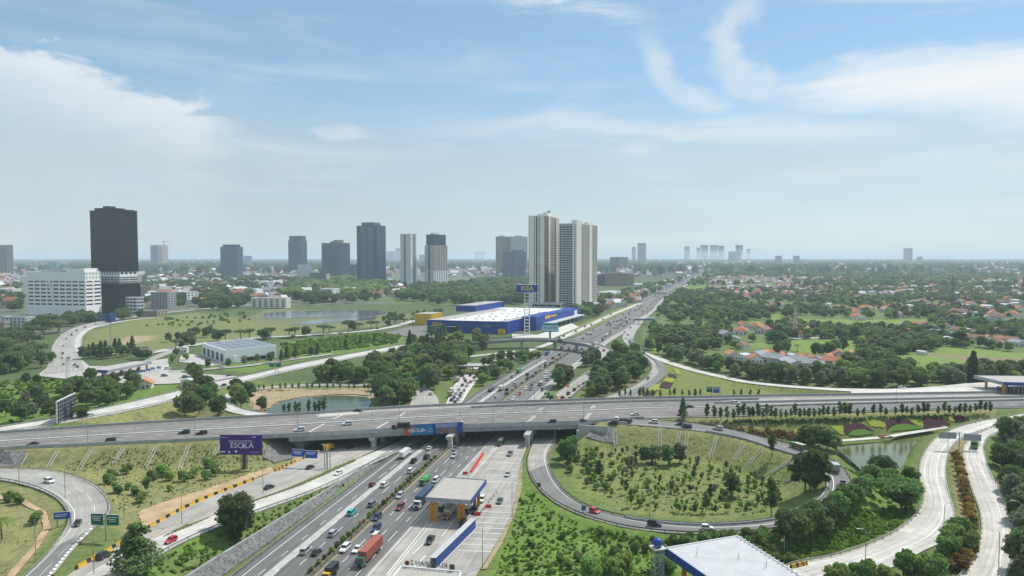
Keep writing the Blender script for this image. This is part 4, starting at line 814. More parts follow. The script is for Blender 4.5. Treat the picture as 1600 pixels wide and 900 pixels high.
# ================================================================ buildings
def corner(x0, xc, x1, yb, phi):
    C = P(xc, yb, 0); u0, u1 = (x0 - 800) / F, (x1 - 800) / F; c, s = math.cos(phi), math.sin(phi)
    Wd = (C[0] - u0 * C[1]) / (c + u0 * s); D = (u1 * C[1] - C[0]) / (s - u1 * c); return C, Wd, D
def zat(px_y, d): return H - (px_y - Y0) / F * d
def fbox(mb, O, t, n, s0, s1, z0, z1, d, m, d0=-.05):
    q = [(O[0] + t[0] * s + n[0] * e, O[1] + t[1] * s + n[1] * e) for s, e in ((s0, d0), (s1, d0), (s1, d), (s0, d))]
    return mb.prism(q, z0, z1, m)
def bays(out, O, t, n, Wf, z0, z1, spec, fl):
    """spec: list of (share, style, material, columns)"""
    tot = sum(s[0] for s in spec); x = 0.0; nf = max(1, round((z1 - z0) / fl)); fh = (z1 - z0) / nf
    for sh, st, m, nc in spec:
        a, e = x, x + Wf * sh / tot; x = e
        W_, D_, B_ = out['wall'], out['mullion'], out['floor_band']
        if st == 'solid': fbox(W_, O, t, n, a, e, z0, z1, .7, m)
        elif st == 'deep': pass
        elif st == 'glass':
            for k in range(nf + 1): fbox(D_, O, t, n, a, e, z0 + k * fh - .18, z0 + k * fh + .18, .16, m)
            for k in range(nc + 1): s = a + (e - a) * k / nc; fbox(D_, O, t, n, s - .15, s + .15, z0, z1, .28, m)
        elif st == 'band':
            for k in range(nf): fbox(B_, O, t, n, a, e, z0 + k * fh - .02, z0 + (k + .5) * fh, .45, m)
            for k in range(nc + 1): s = a + (e - a) * k / max(nc, 1); fbox(W_, O, t, n, max(a, s - .35), min(e, s + .35), z0, z1, .6, m)
        elif st == 'punch':
            for k in range(nf): fbox(B_, O, t, n, a, e, z0 + k * fh, z0 + (k + .42) * fh, .5, m)
            for k in range(nc + 1): s = a + (e - a) * k / nc; w = (e - a) / nc * .27; fbox(W_, O, t, n, max(a, s - w), min(e, s + w), z0, z1, .55, m)
        elif st == 'strip':
            for k in range(nf): fbox(B_, O, t, n, a, e, z0 + k * fh, z0 + (k + .58) * fh, .6, m)
            for k in range(nc + 1): s = a + (e - a) * k / nc; w = (e - a) / nc * .09; fbox(W_, O, t, n, max(a, s - w), min(e, s + w), z0, z1, .7, m)
        elif st == 'balc':
            for k in range(nf + 1): fbox(B_, O, t, n, a + .1, e - .1, z0 + k * fh, z0 + k * fh + 1.25, 1.3, m)
            for k in range(nc + 1): s = a + (e - a) * k / nc; fbox(W_, O, t, n, max(a, s - .3), min(e, s + .3), z0, z1, 1.35, m)
        elif st == 'slats':
            for k in range(nf): fbox(B_, O, t, n, a, e, z0 + k * fh, z0 + (k + .62) * fh, .9, m)
def tower(name, label, cat, x0, xc, x1, yb, phi, segs, group=None, roof=None, crown=None):
    """segs: (ytop, core material, left spec, right spec, floor height, inset)"""
    C, Wd, D = corner(x0, xc, x1, yb, phi); c, s = math.cos(phi), math.sin(phi)
    root = empty(name, (C[0], C[1], 0), 0, label, cat, group); z = 0.0; dist = C[1]
    tl = np.array([-c, s]); tr = np.array([s, c])
    out = {k: MB() for k in ('wall', 'mullion', 'floor_band', 'window', 'roof')}
    for yt, core, ls, rs, fl, ins in segs:
        z1 = zat(yt, dist); A = tl * ins + tr * ins; w, d = Wd - 2 * ins, D - 2 * ins
        pl = [A, A + tr * d, A + tr * d + tl * w, A + tl * w]
        out['window'].prism([tuple(p) for p in pl], z - .5 if z == 0 else z, z1, core, roof or m_conc)
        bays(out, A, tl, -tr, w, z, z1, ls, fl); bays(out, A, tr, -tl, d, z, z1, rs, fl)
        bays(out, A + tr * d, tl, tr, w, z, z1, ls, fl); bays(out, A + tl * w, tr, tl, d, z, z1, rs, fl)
        pa = MB()
        for O_, t_, n_, l_ in ((A, tl, -tr, w), (A, tr, -tl, d), (A + tr * d, tl, tr, w), (A + tl * w, tr, tl, d)): fbox(out['roof'], O_, t_, n_, -.3, l_ + .3, z1 - .5, z1 + 1.2, .75, ls[0][2], -.35)
        z = z1
    if crown:
        for (u, v, du, dv, h, m) in crown:
            A = tl * (Wd * u) + tr * (D * v); q = [A, A + tr * D * dv, A + tr * D * dv + tl * Wd * du, A + tl * Wd * du]; out['roof'].prism([tuple(p) for p in q], z - .2, z + h, m)
    for k, b in out.items():
        if b.v: o = link(k, fixn(b.mesh(k)), root); (k in ('mullion', 'floor_band', 'wall') and tag(o, kind='stuff'))
    return root, C, Wd, D, z
g_blk = mk('black_curtain_glass', (.008, .011, .014), .15, .3, .05, spec=.35); mu_blk = mk('dark_mullion', (.018, .025, .032), .45, .1)
g_nav = mk('navy_curtain_glass', (.008, .03, .09), .16, .35, .04, spec=.5); mu_nav = mk('navy_mullion', (.013, .05, .15), .45, .15)
g_dk = mk('dark_glazing', (.018, .022, .027), .3, .25, .05)  # one even dark tone for windows, recesses and doors
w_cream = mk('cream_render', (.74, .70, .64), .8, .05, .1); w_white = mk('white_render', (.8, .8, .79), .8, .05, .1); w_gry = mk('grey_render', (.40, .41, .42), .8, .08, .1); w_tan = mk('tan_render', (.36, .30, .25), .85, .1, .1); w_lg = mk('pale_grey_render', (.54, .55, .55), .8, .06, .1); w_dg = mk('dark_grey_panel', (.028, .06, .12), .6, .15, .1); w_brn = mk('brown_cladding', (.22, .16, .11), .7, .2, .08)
GL = lambda m, n: [(1, 'glass', m, n)]
# the tall black tower and the white office block in front of it
tower('office_tower', 'tall black glass office tower with a white louvre floor, tallest on the left', 'tower', 138, 188, 221, 490.5, rad(20),
      [(471, g_blk, GL(mu_blk, 14), GL(mu_blk, 10), 4.5, 0), (444, g_blk, GL(mu_blk, 14), GL(mu_blk, 10), 4.5, 1.5), (433, g_dk, [(1, 'band', w_lg, 3)], [(1, 'band', w_lg, 2)], 3.4, 3.5),
       (424.5, g_dk, [(1, 'punch', w_white, 10)], [(1, 'punch', w_white, 4)], 9, 4.5), (329, g_blk, GL(mu_blk, 26), GL(mu_blk, 14), 4.2, 3.0)], crown=[(.1, .1, .3, .8, 2.5, mu_blk), (.35, .2, .55, .6, 5, mu_blk), (.5, .3, .2, .3, 8, w_dg)])
tb = tower('office_annex', 'low grey annex with colonnade at the foot of the black tower', 'building', 196, 214, 223, 493, rad(24), [(466, g_dk, [(1, 'band', w_lg, 3)], [(1, 'band', w_lg, 2)], 5, 0)])
wb = tower('office_building', 'broad white office block with dark window strips and a slanting white fin', 'building', 43, 134, 157, 494, rad(12),
           [(481, g_dk, [(1, 'solid', w_white, 1)], [(1, 'solid', w_white, 1)], 6, 0), (439, g_dk, [(1, 'strip', w_white, 9)], [(1, 'strip', w_white, 2)], 5.6, 0), (426, w_lg, [(1, 'solid', w_white, 1)], [(1, 'punch', w_white, 5)], 6, 0)],
           crown=[(.1, .3, .3, .4, 5, w_white), (.5, .3, .4, .5, 4, w_lg), (.02, .05, .1, .9, 6, w_white)], roof=w_lg)
root, C, Wd, D, z = wb; c, s = math.cos(rad(12)), math.sin(rad(12)); tl = np.array([-c, s]); nn = np.array([-s, -c])
b = MB(); pts = []
for sw in (0, 2.4):
    for e in (.3, 1.8): pts.append(e)
p0 = tl * (Wd * .50) ; p1 = tl * (Wd * .62)
b.loft([[(p0[0] + nn[0] * .6, p0[1] + nn[1] * .6, 8), (p0[0] + nn[0] * 2.2, p0[1] + nn[1] * 2.2, 8), (p0[0] + tl[0] * 2.6 + nn[0] * 2.2, p0[1] + tl[1] * 2.6 + nn[1] * 2.2, 8), (p0[0] + tl[0] * 2.6 + nn[0] * .6, p0[1] + tl[1] * 2.6 + nn[1] * .6, 8)],
        [(p1[0] + nn[0] * .6, p1[1] + nn[1] * .6, z), (p1[0] + nn[0] * 2.2, p1[1] + nn[1] * 2.2, z), (p1[0] + tl[0] * 2.6 + nn[0] * 2.2, p1[1] + tl[1] * 2.6 + nn[1] * 2.2, z), (p1[0] + tl[0] * 2.6 + nn[0] * .6, p1[1] + tl[1] * 2.6 + nn[1] * .6, z)]], w_white)
link('fin', fixn(b.mesh('fin')), root)
# twin apartment towers by the store
tower('apartment_tower', 'taller cream twin apartment tower, left of the pair behind the blue store', 'tower', 827, 850, 873, 487, rad(22),
      [(338, g_dk, [(.26, 'solid', w_cream, 1), (.2, 'punch', w_cream, 1), (.1, 'deep', w_cream, 1), (.24, 'punch', w_cream, 1), (.2, 'solid', w_cream, 1)][::-1], [(.25, 'balc', w_tan, 1), (.14, 'solid', w_cream, 1), (.25, 'balc', w_cream, 1), (.14, 'deep', w_tan, 1), (.22, 'punch', w_cream, 2)], 3.7, 0)], 'twin apartment towers', crown=[(.05, .25, .3, .5, 7, w_cream), (.4, .3, .4, .4, 5, w_cream), (.1, .4, .1, .1, 10, w_dg)])
tower('apartment_tower', 'shorter cream twin apartment tower, right of the pair with grey gridded left face', 'tower', 874, 900, 932, 488, rad(27),
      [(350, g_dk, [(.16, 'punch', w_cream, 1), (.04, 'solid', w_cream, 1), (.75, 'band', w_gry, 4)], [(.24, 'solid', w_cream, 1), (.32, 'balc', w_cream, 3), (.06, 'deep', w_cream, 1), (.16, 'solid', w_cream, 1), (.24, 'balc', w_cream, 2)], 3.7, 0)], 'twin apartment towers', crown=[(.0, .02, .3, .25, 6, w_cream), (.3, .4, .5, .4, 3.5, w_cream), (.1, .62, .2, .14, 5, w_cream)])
b = tower('podium', 'low podium with dark window band between the twin apartment towers', 'building', 832, 876, 884, 490, rad(18), [(476, g_dk, [(1, 'band', w_lg, 4)], [(1, 'band', w_lg, 2)], 6, 0)])
# skyline towers further back
tower('office_tower', 'blue glass office tower with rounded crown, tallest of the middle skyline', 'tower', 558, 590, 603, 446, rad(22), [(353, g_nav, [(.18, 'glass', mu_nav, 3), (.04, 'solid', w_dg, 1), (.22, 'band', mk('blue_spandrel', (.10, .17, .27), .5, .15), 3), (.12, 'deep', w_dg, 1), (.22, 'band', mk('blue_spandrel', (.10, .17, .27)), 3), (.04, 'solid', w_dg, 1), (.18, 'glass', mu_nav, 3)], GL(mu_nav, 8), 6.0, 0)], 'skyline towers', crown=[(.2, .1, .6, .8, 11, mk('crown_grey', (.10, .12, .14), .6, .2))])
tower('office_tower', 'dark banded office block with an orange sign on its roof', 'tower', 503, 532, 547, 438, rad(30), [(380, g_nav, [(1, 'band', w_dg, 3)], [(1, 'band', w_dg, 3)], 5.6, 0)], 'skyline towers', crown=[(.1, .25, .4, .3, 12, w_brn), (.5, .3, .2, .3, 7, w_dg)])
tower('office_block', 'low dark stepped block right of the orange signed tower', 'building', 540, 552, 558, 436, rad(30), [(414, g_nav, [(1, 'band', w_dg, 3)], [(1, 'band', w_dg, 3)], 5.6, 0)], 'skyline towers')
tower('apartment_tower', 'slim dark blue tower behind a small white building', 'tower', 451, 470, 480, 433, rad(24), [(376, g_nav, [(1, 'punch', w_dg, 9)], [(1, 'punch', w_dg, 5)], 5.2, 0), (369, g_nav, [(1, 'band', w_dg, 3)], [(1, 'band', w_dg, 3)], 5, 3)], 'skyline towers')
tower('office_tower', 'grey blue office block with stepped roof left of the small blue one', 'tower', 345, 371, 380, 439, rad(20), [(386, g_nav, [(1, 'punch', mk('slate_panel', (.08, .13, .22), .6, .15, .1), 10)], [(1, 'punch', _M['slate_panel'], 5)], 5.5, 0), (382.5, g_nav, GL(mu_nav, 5), GL(mu_nav, 3), 5, 6)], 'skyline towers')
tower('office_block', 'small bright blue block beside the grey blue office block', 'building', 381, 390, 394, 417, rad(20), [(400, mk('bright_blue_glass', (.05, .16, .34), .3, .2), GL(mu_nav, 6), GL(mu_nav, 4), 8, 0)], 'skyline towers')
tower('apartment_tower', 'slender pale tower with one dark vertical slot', 'tower', 626, 642, 651, 452, rad(26), [(366, g_dk, [(.5, 'solid', w_lg, 1), (.14, 'deep', w_lg, 1), (.36, 'solid', w_lg, 1)], [(.3, 'solid', w_white, 1), (.5, 'balc', w_lg, 2), (.2, 'solid', w_white, 1)], 3.4, 0)], 'skyline towers')
tower('apartment_tower', 'half clad apartment tower with bluish unfinished top', 'tower', 664, 678, 699, 451, rad(35), [(423, g_dk, [(.4, 'solid', w_lg, 1), (.2, 'deep', w_lg, 1), (.4, 'solid', w_lg, 1)], [(1, 'punch', w_white, 6)], 3.6, 0), (384, g_dk, [(.4, 'solid', w_gry, 1), (.2, 'deep', w_gry, 1), (.4, 'solid', w_gry, 1)], [(1, 'punch', mk('pinkish_render', (.46, .40, .38), .85, .08), 6)], 3.6, 0), (367, g_nav, [(1, 'band', w_dg, 2)], [(1, 'band', w_dg, 2)], 4, 3)], 'skyline towers', crown=[(.3, .2, .4, .4, 6, w_lg)])
tower('apartment_tower', 'grey apartment slab left of the twin towers', 'tower', 775, 780, 795, 432, rad(60), [(370, g_dk, [(1, 'balc', w_gry, 2)], [(1, 'punch', w_tan, 7)], 4, 0)], 'skyline towers', crown=[(.2, .2, .4, .4, 5, w_gry)])
tower('apartment_tower', 'pale apartment slab just left of the twin towers', 'tower', 795, 798, 824, 432, rad(66), [(370, g_dk, [(1, 'balc', w_gry, 2)], [(1, 'punch', w_lg, 11)], 4, 0)], 'skyline towers', crown=[(.2, .3, .4, .4, 5, w_gry)])
tower('office_tower', 'dark navy office block in front of the pale apartment slabs', 'tower', 786, 804, 822, 434, rad(38), [(394, g_nav, GL(mu_nav, 8), GL(mu_nav, 8), 6, 0)], 'skyline towers', crown=[(.2, .5, .6, .45, 9, g_nav)])
tower('apartment_tower', 'pair of joined far towers under a construction crane', 'tower', 236, 254, 263, 419, rad(24), [(383, g_dk, [(.4, 'punch', w_gry, 4), (.1, 'deep', w_gry, 1), (.5, 'punch', w_dg, 4)], [(1, 'punch', mk('pink_render', (.52, .36, .30), .85, .08), 4)], 7, 0)], 'skyline towers')
tower('apartment_tower', 'round edged beige tower cut by the left picture edge', 'tower', -14, 12, 21, 431, rad(20), [(383, g_dk, [(1, 'balc', w_tan, 5)], [(1, 'balc', w_tan, 3)], 5.5, 0)], 'skyline towers')
tower('office_block', 'small white block in front of the slim dark blue tower', 'building', 465, 482, 488, 438, rad(24), [(414, w_lg, [(1, 'band', w_lg, 4)], [(1, 'solid', w_white, 1)], 9, 0)], 'skyline towers')
tower('office_block', 'low green tinted block with white frame beside the small white block', 'building', 484, 510, 515, 446, rad(20), [(427, mk('greenish_glass', (.10, .15, .13), .4, .2), [(1, 'band', _M['greenish_glass'], 6)], [(1, 'band', w_white, 2)], 6, 0)], 'skyline towers')
tower('apartment_tower', 'small striped apartment block behind the round brown mall', 'tower', 953, 968, 981, 428, rad(35), [(402, g_dk, [(1, 'balc', w_gry, 6)], [(1, 'balc', w_gry, 4)], 5, 0)], 'skyline towers')
# far hazy towers
far_t = [(604, 617, 411, 393, 'far pale tower right of the blue glass tower'), (618, 625, 411, 388, 'far thin tower left of the slender pale tower'), (655, 664, 414, 398, 'far low tower left of the half clad tower'), (742, 749, 406, 394, 'far small tower pair left half, left of the grey slab'), (750, 757, 406, 394, 'far small tower pair right half, left of the grey slab'),
         (987, 993, 412, 386, 'far thin tower left of the slim white crowned one'), (996, 1009, 417, 380, 'far slim tower with white crown beyond the mall'), (1069, 1077, 410, 385, 'far stepped tower alone left of the far cluster'), (1088, 1093, 407, 387, 'far low tower on the left of the far cluster'), (1094, 1106, 407, 383, 'far broad tower of the far cluster, left'), (1109, 1121, 407, 383, 'far broad tower of the far cluster, middle'), (1122, 1131, 407, 384, 'far paired tower of the far cluster, right'),
         (1138, 1157, 413, 393, 'far low dark block in front of the far cluster'), (1149, 1160, 407, 383, 'far tower behind the low dark block'), (1166, 1172, 405, 389, 'far thin tower right of the far cluster'), (1211, 1221, 416, 400, 'far dark tower left of the white sheds'), (1239, 1249, 416, 400, 'far dark tower right of the white sheds'), (1411, 1425, 414, 388, 'far tower standing alone on the right horizon'), (1432, 1441, 414, 401, 'far small dark block right of the lone tower'), (1330, 1350, 413, 406, 'far low slab left of the lone tower')]
w_far = mk('far_glazing', (.10, .11, .12), .4, .2)
for i, (xa, xb, yb, yt, lb) in enumerate(far_t):
    wm_ = [w_gry, w_lg, w_tan][i % 3] if 'dark' not in lb else w_dg
    tower('far_tower', lb, 'tower', xa, xa + (xb - xa) * .6, xb, yb, rad(30 if xa < 1150 else 60), [(yt, w_far, [(1, 'band', wm_, 3)], [(1, 'balc', wm_, 2)], 9, 0)], 'hazy towers on the horizon')
tower('storage_silos', 'row of white far sheds between two dark far towers', 'building', 1222, 1237, 1239, 416, rad(12), [(408, w_white, [(1, 'band', w_white, 6)], [(1, 'solid', w_white, 1)], 60, 0)])
# round mall and shops right of the towers
p = P(967, 446, 0); mr = empty('shopping_mall', (p[0], p[1], 0), 0, 'round brown clad mall building right of the twin towers', 'building'); rr = 28 / F * p[1]
b = MB(); b.lathe(0, rr * .6, [(rr, -.5), (rr, zat(430, p[1]))], w_brn, 40); link('wall', b.mesh('wall'), mr); b = MB()
for k in range(7): b.lathe(0, rr * .6, [(rr + .8, 2 + k * 5.2), (rr + .8, 3.6 + k * 5.2), (rr - 1, 3.6 + k * 5.2), (rr - 1, 2 + k * 5.2)], w_tan, 40)
tag(link('floor_band', b.mesh('floor_band'), mr), kind='stuff')
def block(name, label, cat, x0, xc, x1, yb, yt, phi, wm_, rm, nwin=5, fl=4.0, core=None, group=None):
    return tower(name, label, cat, x0, xc, x1, yb, phi, [(yt, core or g_dk, [(1, 'punch', wm_, nwin)], [(1, 'punch', wm_, max(2, nwin // 2))], fl, 0)], group, rm)
m_rust = mk('rust_roof', (.36, .13, .08), .8, .2, .2); m_greenr = mk('pale_green_roof', (.42, .52, .48), .6, .1); m_redtile = mk('orange_tile', (.40, .165, .095), .85, .25, .6); m_darktile = mk('weathered_tile', (.24, .13, .10), .9, .3, .5); m_gtile = mk('grey_sheet_roof', (.24, .25, .27), .7, .25, .3)
block('shopping_centre', 'pale shop block with green roof beside the highway right of the towers', 'building', 932, 960, 983, 468, 458, rad(30), w_cream, m_greenr, 6)
block('shopping_centre', 'long low grey shop block near the foot of the right twin tower', 'building', 930, 955, 962, 476, 470, rad(20), w_lg, m_roofw, 6)
block('shopping_centre', 'reddish low shop terrace beside the frontage road', 'building', 956, 962, 992, 474, 466, rad(70), w_tan, m_rust, 3)
block('shop', 'white roofed hall right of the round mall', 'building', 990, 1006, 1010, 450, 445, rad(15), w_white, m_roofw, 4)
block('shop', 'dark glass hall left of the round mall', 'building', 930, 944, 948, 446, 430, rad(20), w_dg, m_roofw, 4)
# city blocks behind the left field
city = [(48, 70, 80, 466, 459, .3, w_white, m_roofw, 'low white house left of the white office block'), (235, 262, 274, 482, 458, .42, w_gry, m_conc, 'grey four storey block right of the black tower'), (274, 292, 308, 476, 457, .5, w_white, m_conc, 'white office wing with tall white fin'), (300, 318, 332, 470, 459, .4, w_lg, m_roofw, 'pale low block behind the dark trees'), (262, 285, 291, 444, 434, .3, w_white, m_roofw, 'white roofed villa with square tower behind the red awning'),
        (255, 285, 304, 458, 449, .35, w_white, m_roofw, 'long white hall with red end wall'), (214, 236, 245, 462, 448, .3, w_tan, m_rust, 'mixed old houses right of the black tower'), (362, 405, 415, 449, 440, .2, w_lg, m_roofw, 'long pale blue shed behind the lake'), (413, 426, 434, 452, 441, .35, w_white, m_roofw, 'bright white cube hall behind the lake'), (430, 470, 480, 449, 443, .2, w_lg, m_roofw, 'long white shed row left of the green block'),
        (392, 447, 453, 481.5, 467, .1, w_cream, m_conc, 'terrace of shop houses along the avenue by the lake'), (500, 520, 530, 468, 452, .4, w_white, m_roofw, 'white hall in front of the green trees'), (455, 470, 485, 466, 455, .4, w_tan, m_rust, 'brown roofed hall behind the shop houses'), (538, 550, 556, 464, 450, .3, w_white, m_conc, 'white mosque like building by the trees'),
        (0, 40, 52, 517, 497, .25, w_lg, m_gtile, 'long white school block at the left edge'), (-20, 6, 12, 525, 505, .3, w_tan, m_rust, 'dark red roofed house at the left edge'), (110, 150, 168, 503, 494, .25, w_dg, m_roofw, 'low dark shop front below the white office block'), (163, 172, 178, 503, 492, .3, m_blue, m_roofw, 'small white and blue petrol kiosk'), (222, 245, 260, 494, 487, .2, w_tan, m_blue, 'row of stalls with blue awnings'),
        (75, 88, 93, 426, 409, .3, mk('teal_cladding', (.12, .36, .42), .5, .1), w_lg, 'small teal office block far behind the white one'), (44, 62, 70, 424, 412, .3, w_lg, m_roofw, 'pale far hall left of the teal block'), (0, 20, 30, 462, 452, .3, w_white, m_redtile, 'white house with red roof at the left edge'), (5, 25, 33, 478, 470, .3, w_lg, m_roofw, 'white shed at the left edge below the red roof'), (660, 672, 690, 449, 441, .5, w_tan, m_rust, 'low red building between the slender tower and the half clad one'), (699, 712, 718, 449, 444, .3, w_lg, m_conc, 'low grey annex right of the half clad tower'), (600, 640, 664, 453, 449, .3, w_lg, m_conc, 'low podium below the slender pale tower')]
for xa, xc, xb, yb, yt, ph, wm_, rm, lb in city: block('city_building', lb, 'building', xa, xc, xb, yb, yt, ph, wm_, rm, 6, 4.0, None, 'buildings behind the grass field')
# white pyramid market hall
p = [P(*q, 0) for q in ((501, 473), (528, 471), (529, 464), (503, 465))]; c_ = np.mean(p, 0); root = empty('market_hall', tuple(c_), 0, 'hall with slanted white striped roof by the avenue', 'building'); b = MB()
q = [x - c_ for x in p]; b.prism([x[:2] for x in q], -.5, 4, w_tan); link('wall', fixn(b.mesh('wall')), root)
for k in range(8):
    a0, a1 = k / 8, (k + .8) / 8; b = MB(); f_ = frame2(q)
    A, B, C2, D2 = f_(a0, -.05), f_(a1, -.05), f_(a1, 1.05), f_(a0, 1.05); b.loft([[(A[0], A[1], 4.1), (B[0], B[1], 4.1), (B[0], B[1], 4.4), (A[0], A[1], 4.4)], [(D2[0], D2[1], 15), (C2[0], C2[1], 15), (C2[0], C2[1], 15.3), (D2[0], D2[1], 15.3)]], m_roofw); link('roof_panel', fixn(b.mesh('roof_panel')), root)

# ---- the blue store
A, Bc, Cc = P(667.5, 518, 0), P(792.7, 521.5, 0), P(885, 497.5, 0); Dd = A + Cc - Bc; ik = empty('store', tuple(Bc), 0, 'big blue furniture store with a white roof and yellow letters', 'store')
m_ib = mk('store_blue_cladding', (.005, .05, .29), .5, .12, .15); m_ir = mk('store_white_roof', (.72, .72, .70), .7, .06, .03, stretch=(1, .2, 1)); m_iy = mk('store_yellow', (.66, .42, .03), .55, .1)
pl = [A - Bc, np.zeros(3), Cc - Bc, Dd - Bc]; HZ = 13.5
b = MB(); b.prism([q[:2] for q in pl], -.5, HZ, m_ib, m_ir); link('wall', fixn(b.mesh('wall')), ik)
rb = MB(); f_ = frame2([np.array([q[0], q[1], HZ]) for q in pl])
def rquad(u0, u1, v0, v1, m, dz):
    q = [f_(u, v) for u, v in ((u0, v0), (u1, v0), (u1, v1), (u0, v1))]; rb.quad(*[(x[0], x[1], HZ + dz) for x in q], m)
rquad(0, .22, .0, .9, m_roof, .05); rquad(.88, 1, .0, .5, m_roof, .05)
tag(link('roof_sheet', rb.mesh('roof_sheet'), ik)); rb = MB()
for k in range(9): u = .25 + k * .07; a, e = f_(u, .02), f_(u, .98); d = (e - a)[:2]; n = np.array([d[1], -d[0]]) / np.linalg.norm(d); rb.sweep(np.array([a, e]), np.array([n, n]), [(-.3, 0), (-.2, .35), (.2, .35), (.3, 0)], m_roof)
for k in range(26): q = f_(.24 + (k % 6) * .12 + .02 * (k % 3), .1 + (k // 6) * .18); rb.box(q[0], q[1], HZ, 2.5, 2.5, .8, m_roof)
tag(link('roof_vent', rb.mesh('roof_vent'), ik), kind='stuff')
fr = (A - Bc)[:2]; fl_ = np.linalg.norm(fr); ft = fr / fl_; fnn = np.array([ft[1], -ft[0]]); fnn = fnn if fnn[1] < 0 else -fnn
rt = (Cc - Bc)[:2]; rl = np.linalg.norm(rt); rt /= rl; rn = np.array([rt[1], -rt[0]])
def face_box(t, n, s0, s1, z0, z1, d, m, name, par=ik, d0=.02): b = MB(); fbox(b, np.zeros(2), t, n, s0, s1, z0, z1, d, m, d0); return link(name, fixn(b.mesh(name)), par)
b = MB(); 
for k in range(30): fbox(b, np.zeros(2), ft, fnn, k * fl_ / 30 + .1, (k + .93) * fl_ / 30, 0, HZ - .3, .15, m_ib, .0)
for k in range(26): fbox(b, np.zeros(2), rt, rn, k * rl / 26 + .1, (k + .93) * rl / 26, 0, HZ - .3, .15, m_ib, .0)
tag(link('cladding_panel', fixn(b.mesh('cladding_panel')), ik), kind='stuff')
cx = ft * fl_ * .87 + fnn * .35
o = letters('IKEA', 5.6, m_iy, ik, (cx[0], cx[1], 8.6), rz=math.atan2(-ft[1], -ft[0]), ext=.15, bold=.17)
face_box(ft, fnn, fl_ * .79, fl_ * .955, 4.6, 5.2, .3, m_iy, 'sign_line')
face_box(ft, fnn, fl_ * .6, fl_ * .74, 6.2, 6.8, 2.5, w_lg, 'door_canopy'); face_box(ft, fnn, fl_ * .62, fl_ * .73, .0, 5.8, .3, g_dk, 'loading_door')
face_box(ft, fnn, fl_ * .02, fl_ * .115, -.3, 5.2, .8, m_iy, 'yellow_sign'); face_box(ft, fnn, fl_ * .2, fl_ * .3, 6.5, 9.5, .3, mk('teal_sign', (.05, .16, .22), .6), 'teal_sign')
# entrance block and canopy on the right face
face_box(rt, rn, rl * .22, rl * .60, -.4, 15.5, 17, m_ib, 'entrance_block', d0=-1); face_box(rt, rn, rl * .36, rl * .44, 10.5, 14.5, 17.3, m_iy, 'yellow_sign', d0=16.9); face_box(rt, rn, rl * .45, rl * .56, 11.5, 13.5, 17.3, m_iy, 'yellow_sign', d0=16.9)
face_box(rt, rn, rl * .32, rl * 1.0, 5.4, 6.4, 27, m_roofw, 'entrance_canopy', d0=17); face_box(rt, rn, rl * .35, rl * .95, 0, 5.3, 17.6, g_dk, 'entrance_glass', d0=16.9)
face_box(rt, rn, rl * .60, rl * 1.03, -.4, 14.5, 16.5, m_ib, 'entrance_wing', d0=-1); face_box(rt, rn, rl * .92, rl * .98, 5.5, 12.5, 16.9, m_white, 'white_panel', d0=16.4)
b = MB(); 
for k in range(8): q = rt * rl * (.36 + k * .085) + rn * 26; b.box(q[0], q[1], -.3, .5, .5, 5.8, m_white)
tag(link('canopy_post', b.mesh('canopy_post'), ik), kind='stuff')
p = P(743, 487, HZ) - Bc; b = MB(); q = [p[:2], p[:2] + ft * 27, p[:2] + ft * 27 + rt * 95, p[:2] + rt * 95]; b.prism(q, HZ - .2, HZ + 8, m_ib, m_roof); link('roof_block', fixn(b.mesh('roof_block')), ik)
p = P(690, 508, 0) - Bc; b = MB(); q = [p[:2] + ft * 14, p[:2] + ft * 36, p[:2] + ft * 36 + rt * 30, p[:2] + ft * 14 + rt * 30]; b.prism(q, -.5, 13.8, m_iy, m_roof); link('yellow_block', fixn(b.mesh('yellow_block')), ik)
# tall sign
p = P(823.5, 523.5, 0); sg = empty('pylon_sign', tuple(p), 0, 'tall white lattice pylon carrying a blue sign with yellow letters', 'sign'); b = MB(); zt = 47
for sx in (-2.6, 2.6):
    for sy in (-1.5, 1.5): b.box(sx, sy, -.5, .9, .9, zt, m_white)
for k in range(13):
    z = 2 + k * 3.6
    b.box(0, -1.5, z, 5.4, .45, .5, m_white); b.box(0, 1.5, z, 5.4, .45, .5, m_white)
link('lattice_mast', b.mesh('lattice_mast'), sg); b = MB(); b.box(0, 0, zt, 23, 3.4, 7.6, m_ib); link('sign_box', b.mesh('sign_box'), sg); b = MB(); b.box(0, 0, zt - .9, 24.5, 4, .5, m_roofw); b.box(0, 0, zt + 8.1, 22, 3, .35, m_white); link('catwalk', b.mesh('catwalk'), sg)
letters('IKEA', 6.6, mk('sign_letter_yellow', (.62, .45, .12), .5, .05), sg, (0, -1.78, zt + 3.8), ext=.1, bold=.22)
# white warehouse
A, Bc, Cc = P(316, 555, 0), P(352, 568, 0), P(432, 558.5, 0); wh = empty('warehouse', tuple(Bc), 0, 'white warehouse with a grey solar roof by the straight ramp', 'warehouse'); pl = [A - Bc, np.zeros(3), Cc - Bc, A + Cc - 2 * Bc]; f_ = frame2([np.array([q[0], q[1], 10.6]) for q in pl])
b = MB(); b.prism([q[:2] for q in pl], -.5, 10.6, mk('warehouse_white', (.74, .77, .78), .6, .05), mk('warehouse_roof', (.55, .57, .59), .5, .1)); link('wall', fixn(b.mesh('wall')), wh)
sol = mk('solar_panel', (.19, .205, .24), .3, .2, .3)
for i in range(4):
    for j in range(5):
        u0, v0 = .06 + i * .23, .05 + j * .19; q = [f_(u, v) for u, v in ((u0, v0), (u0 + .215, v0), (u0 + .215, v0 + .17), (u0, v0 + .17))]; b = MB(); b.prism([x[:2] for x in q], 10.7, 10.9, sol); link('solar_panel', fixn(b.mesh('solar_panel')), wh)
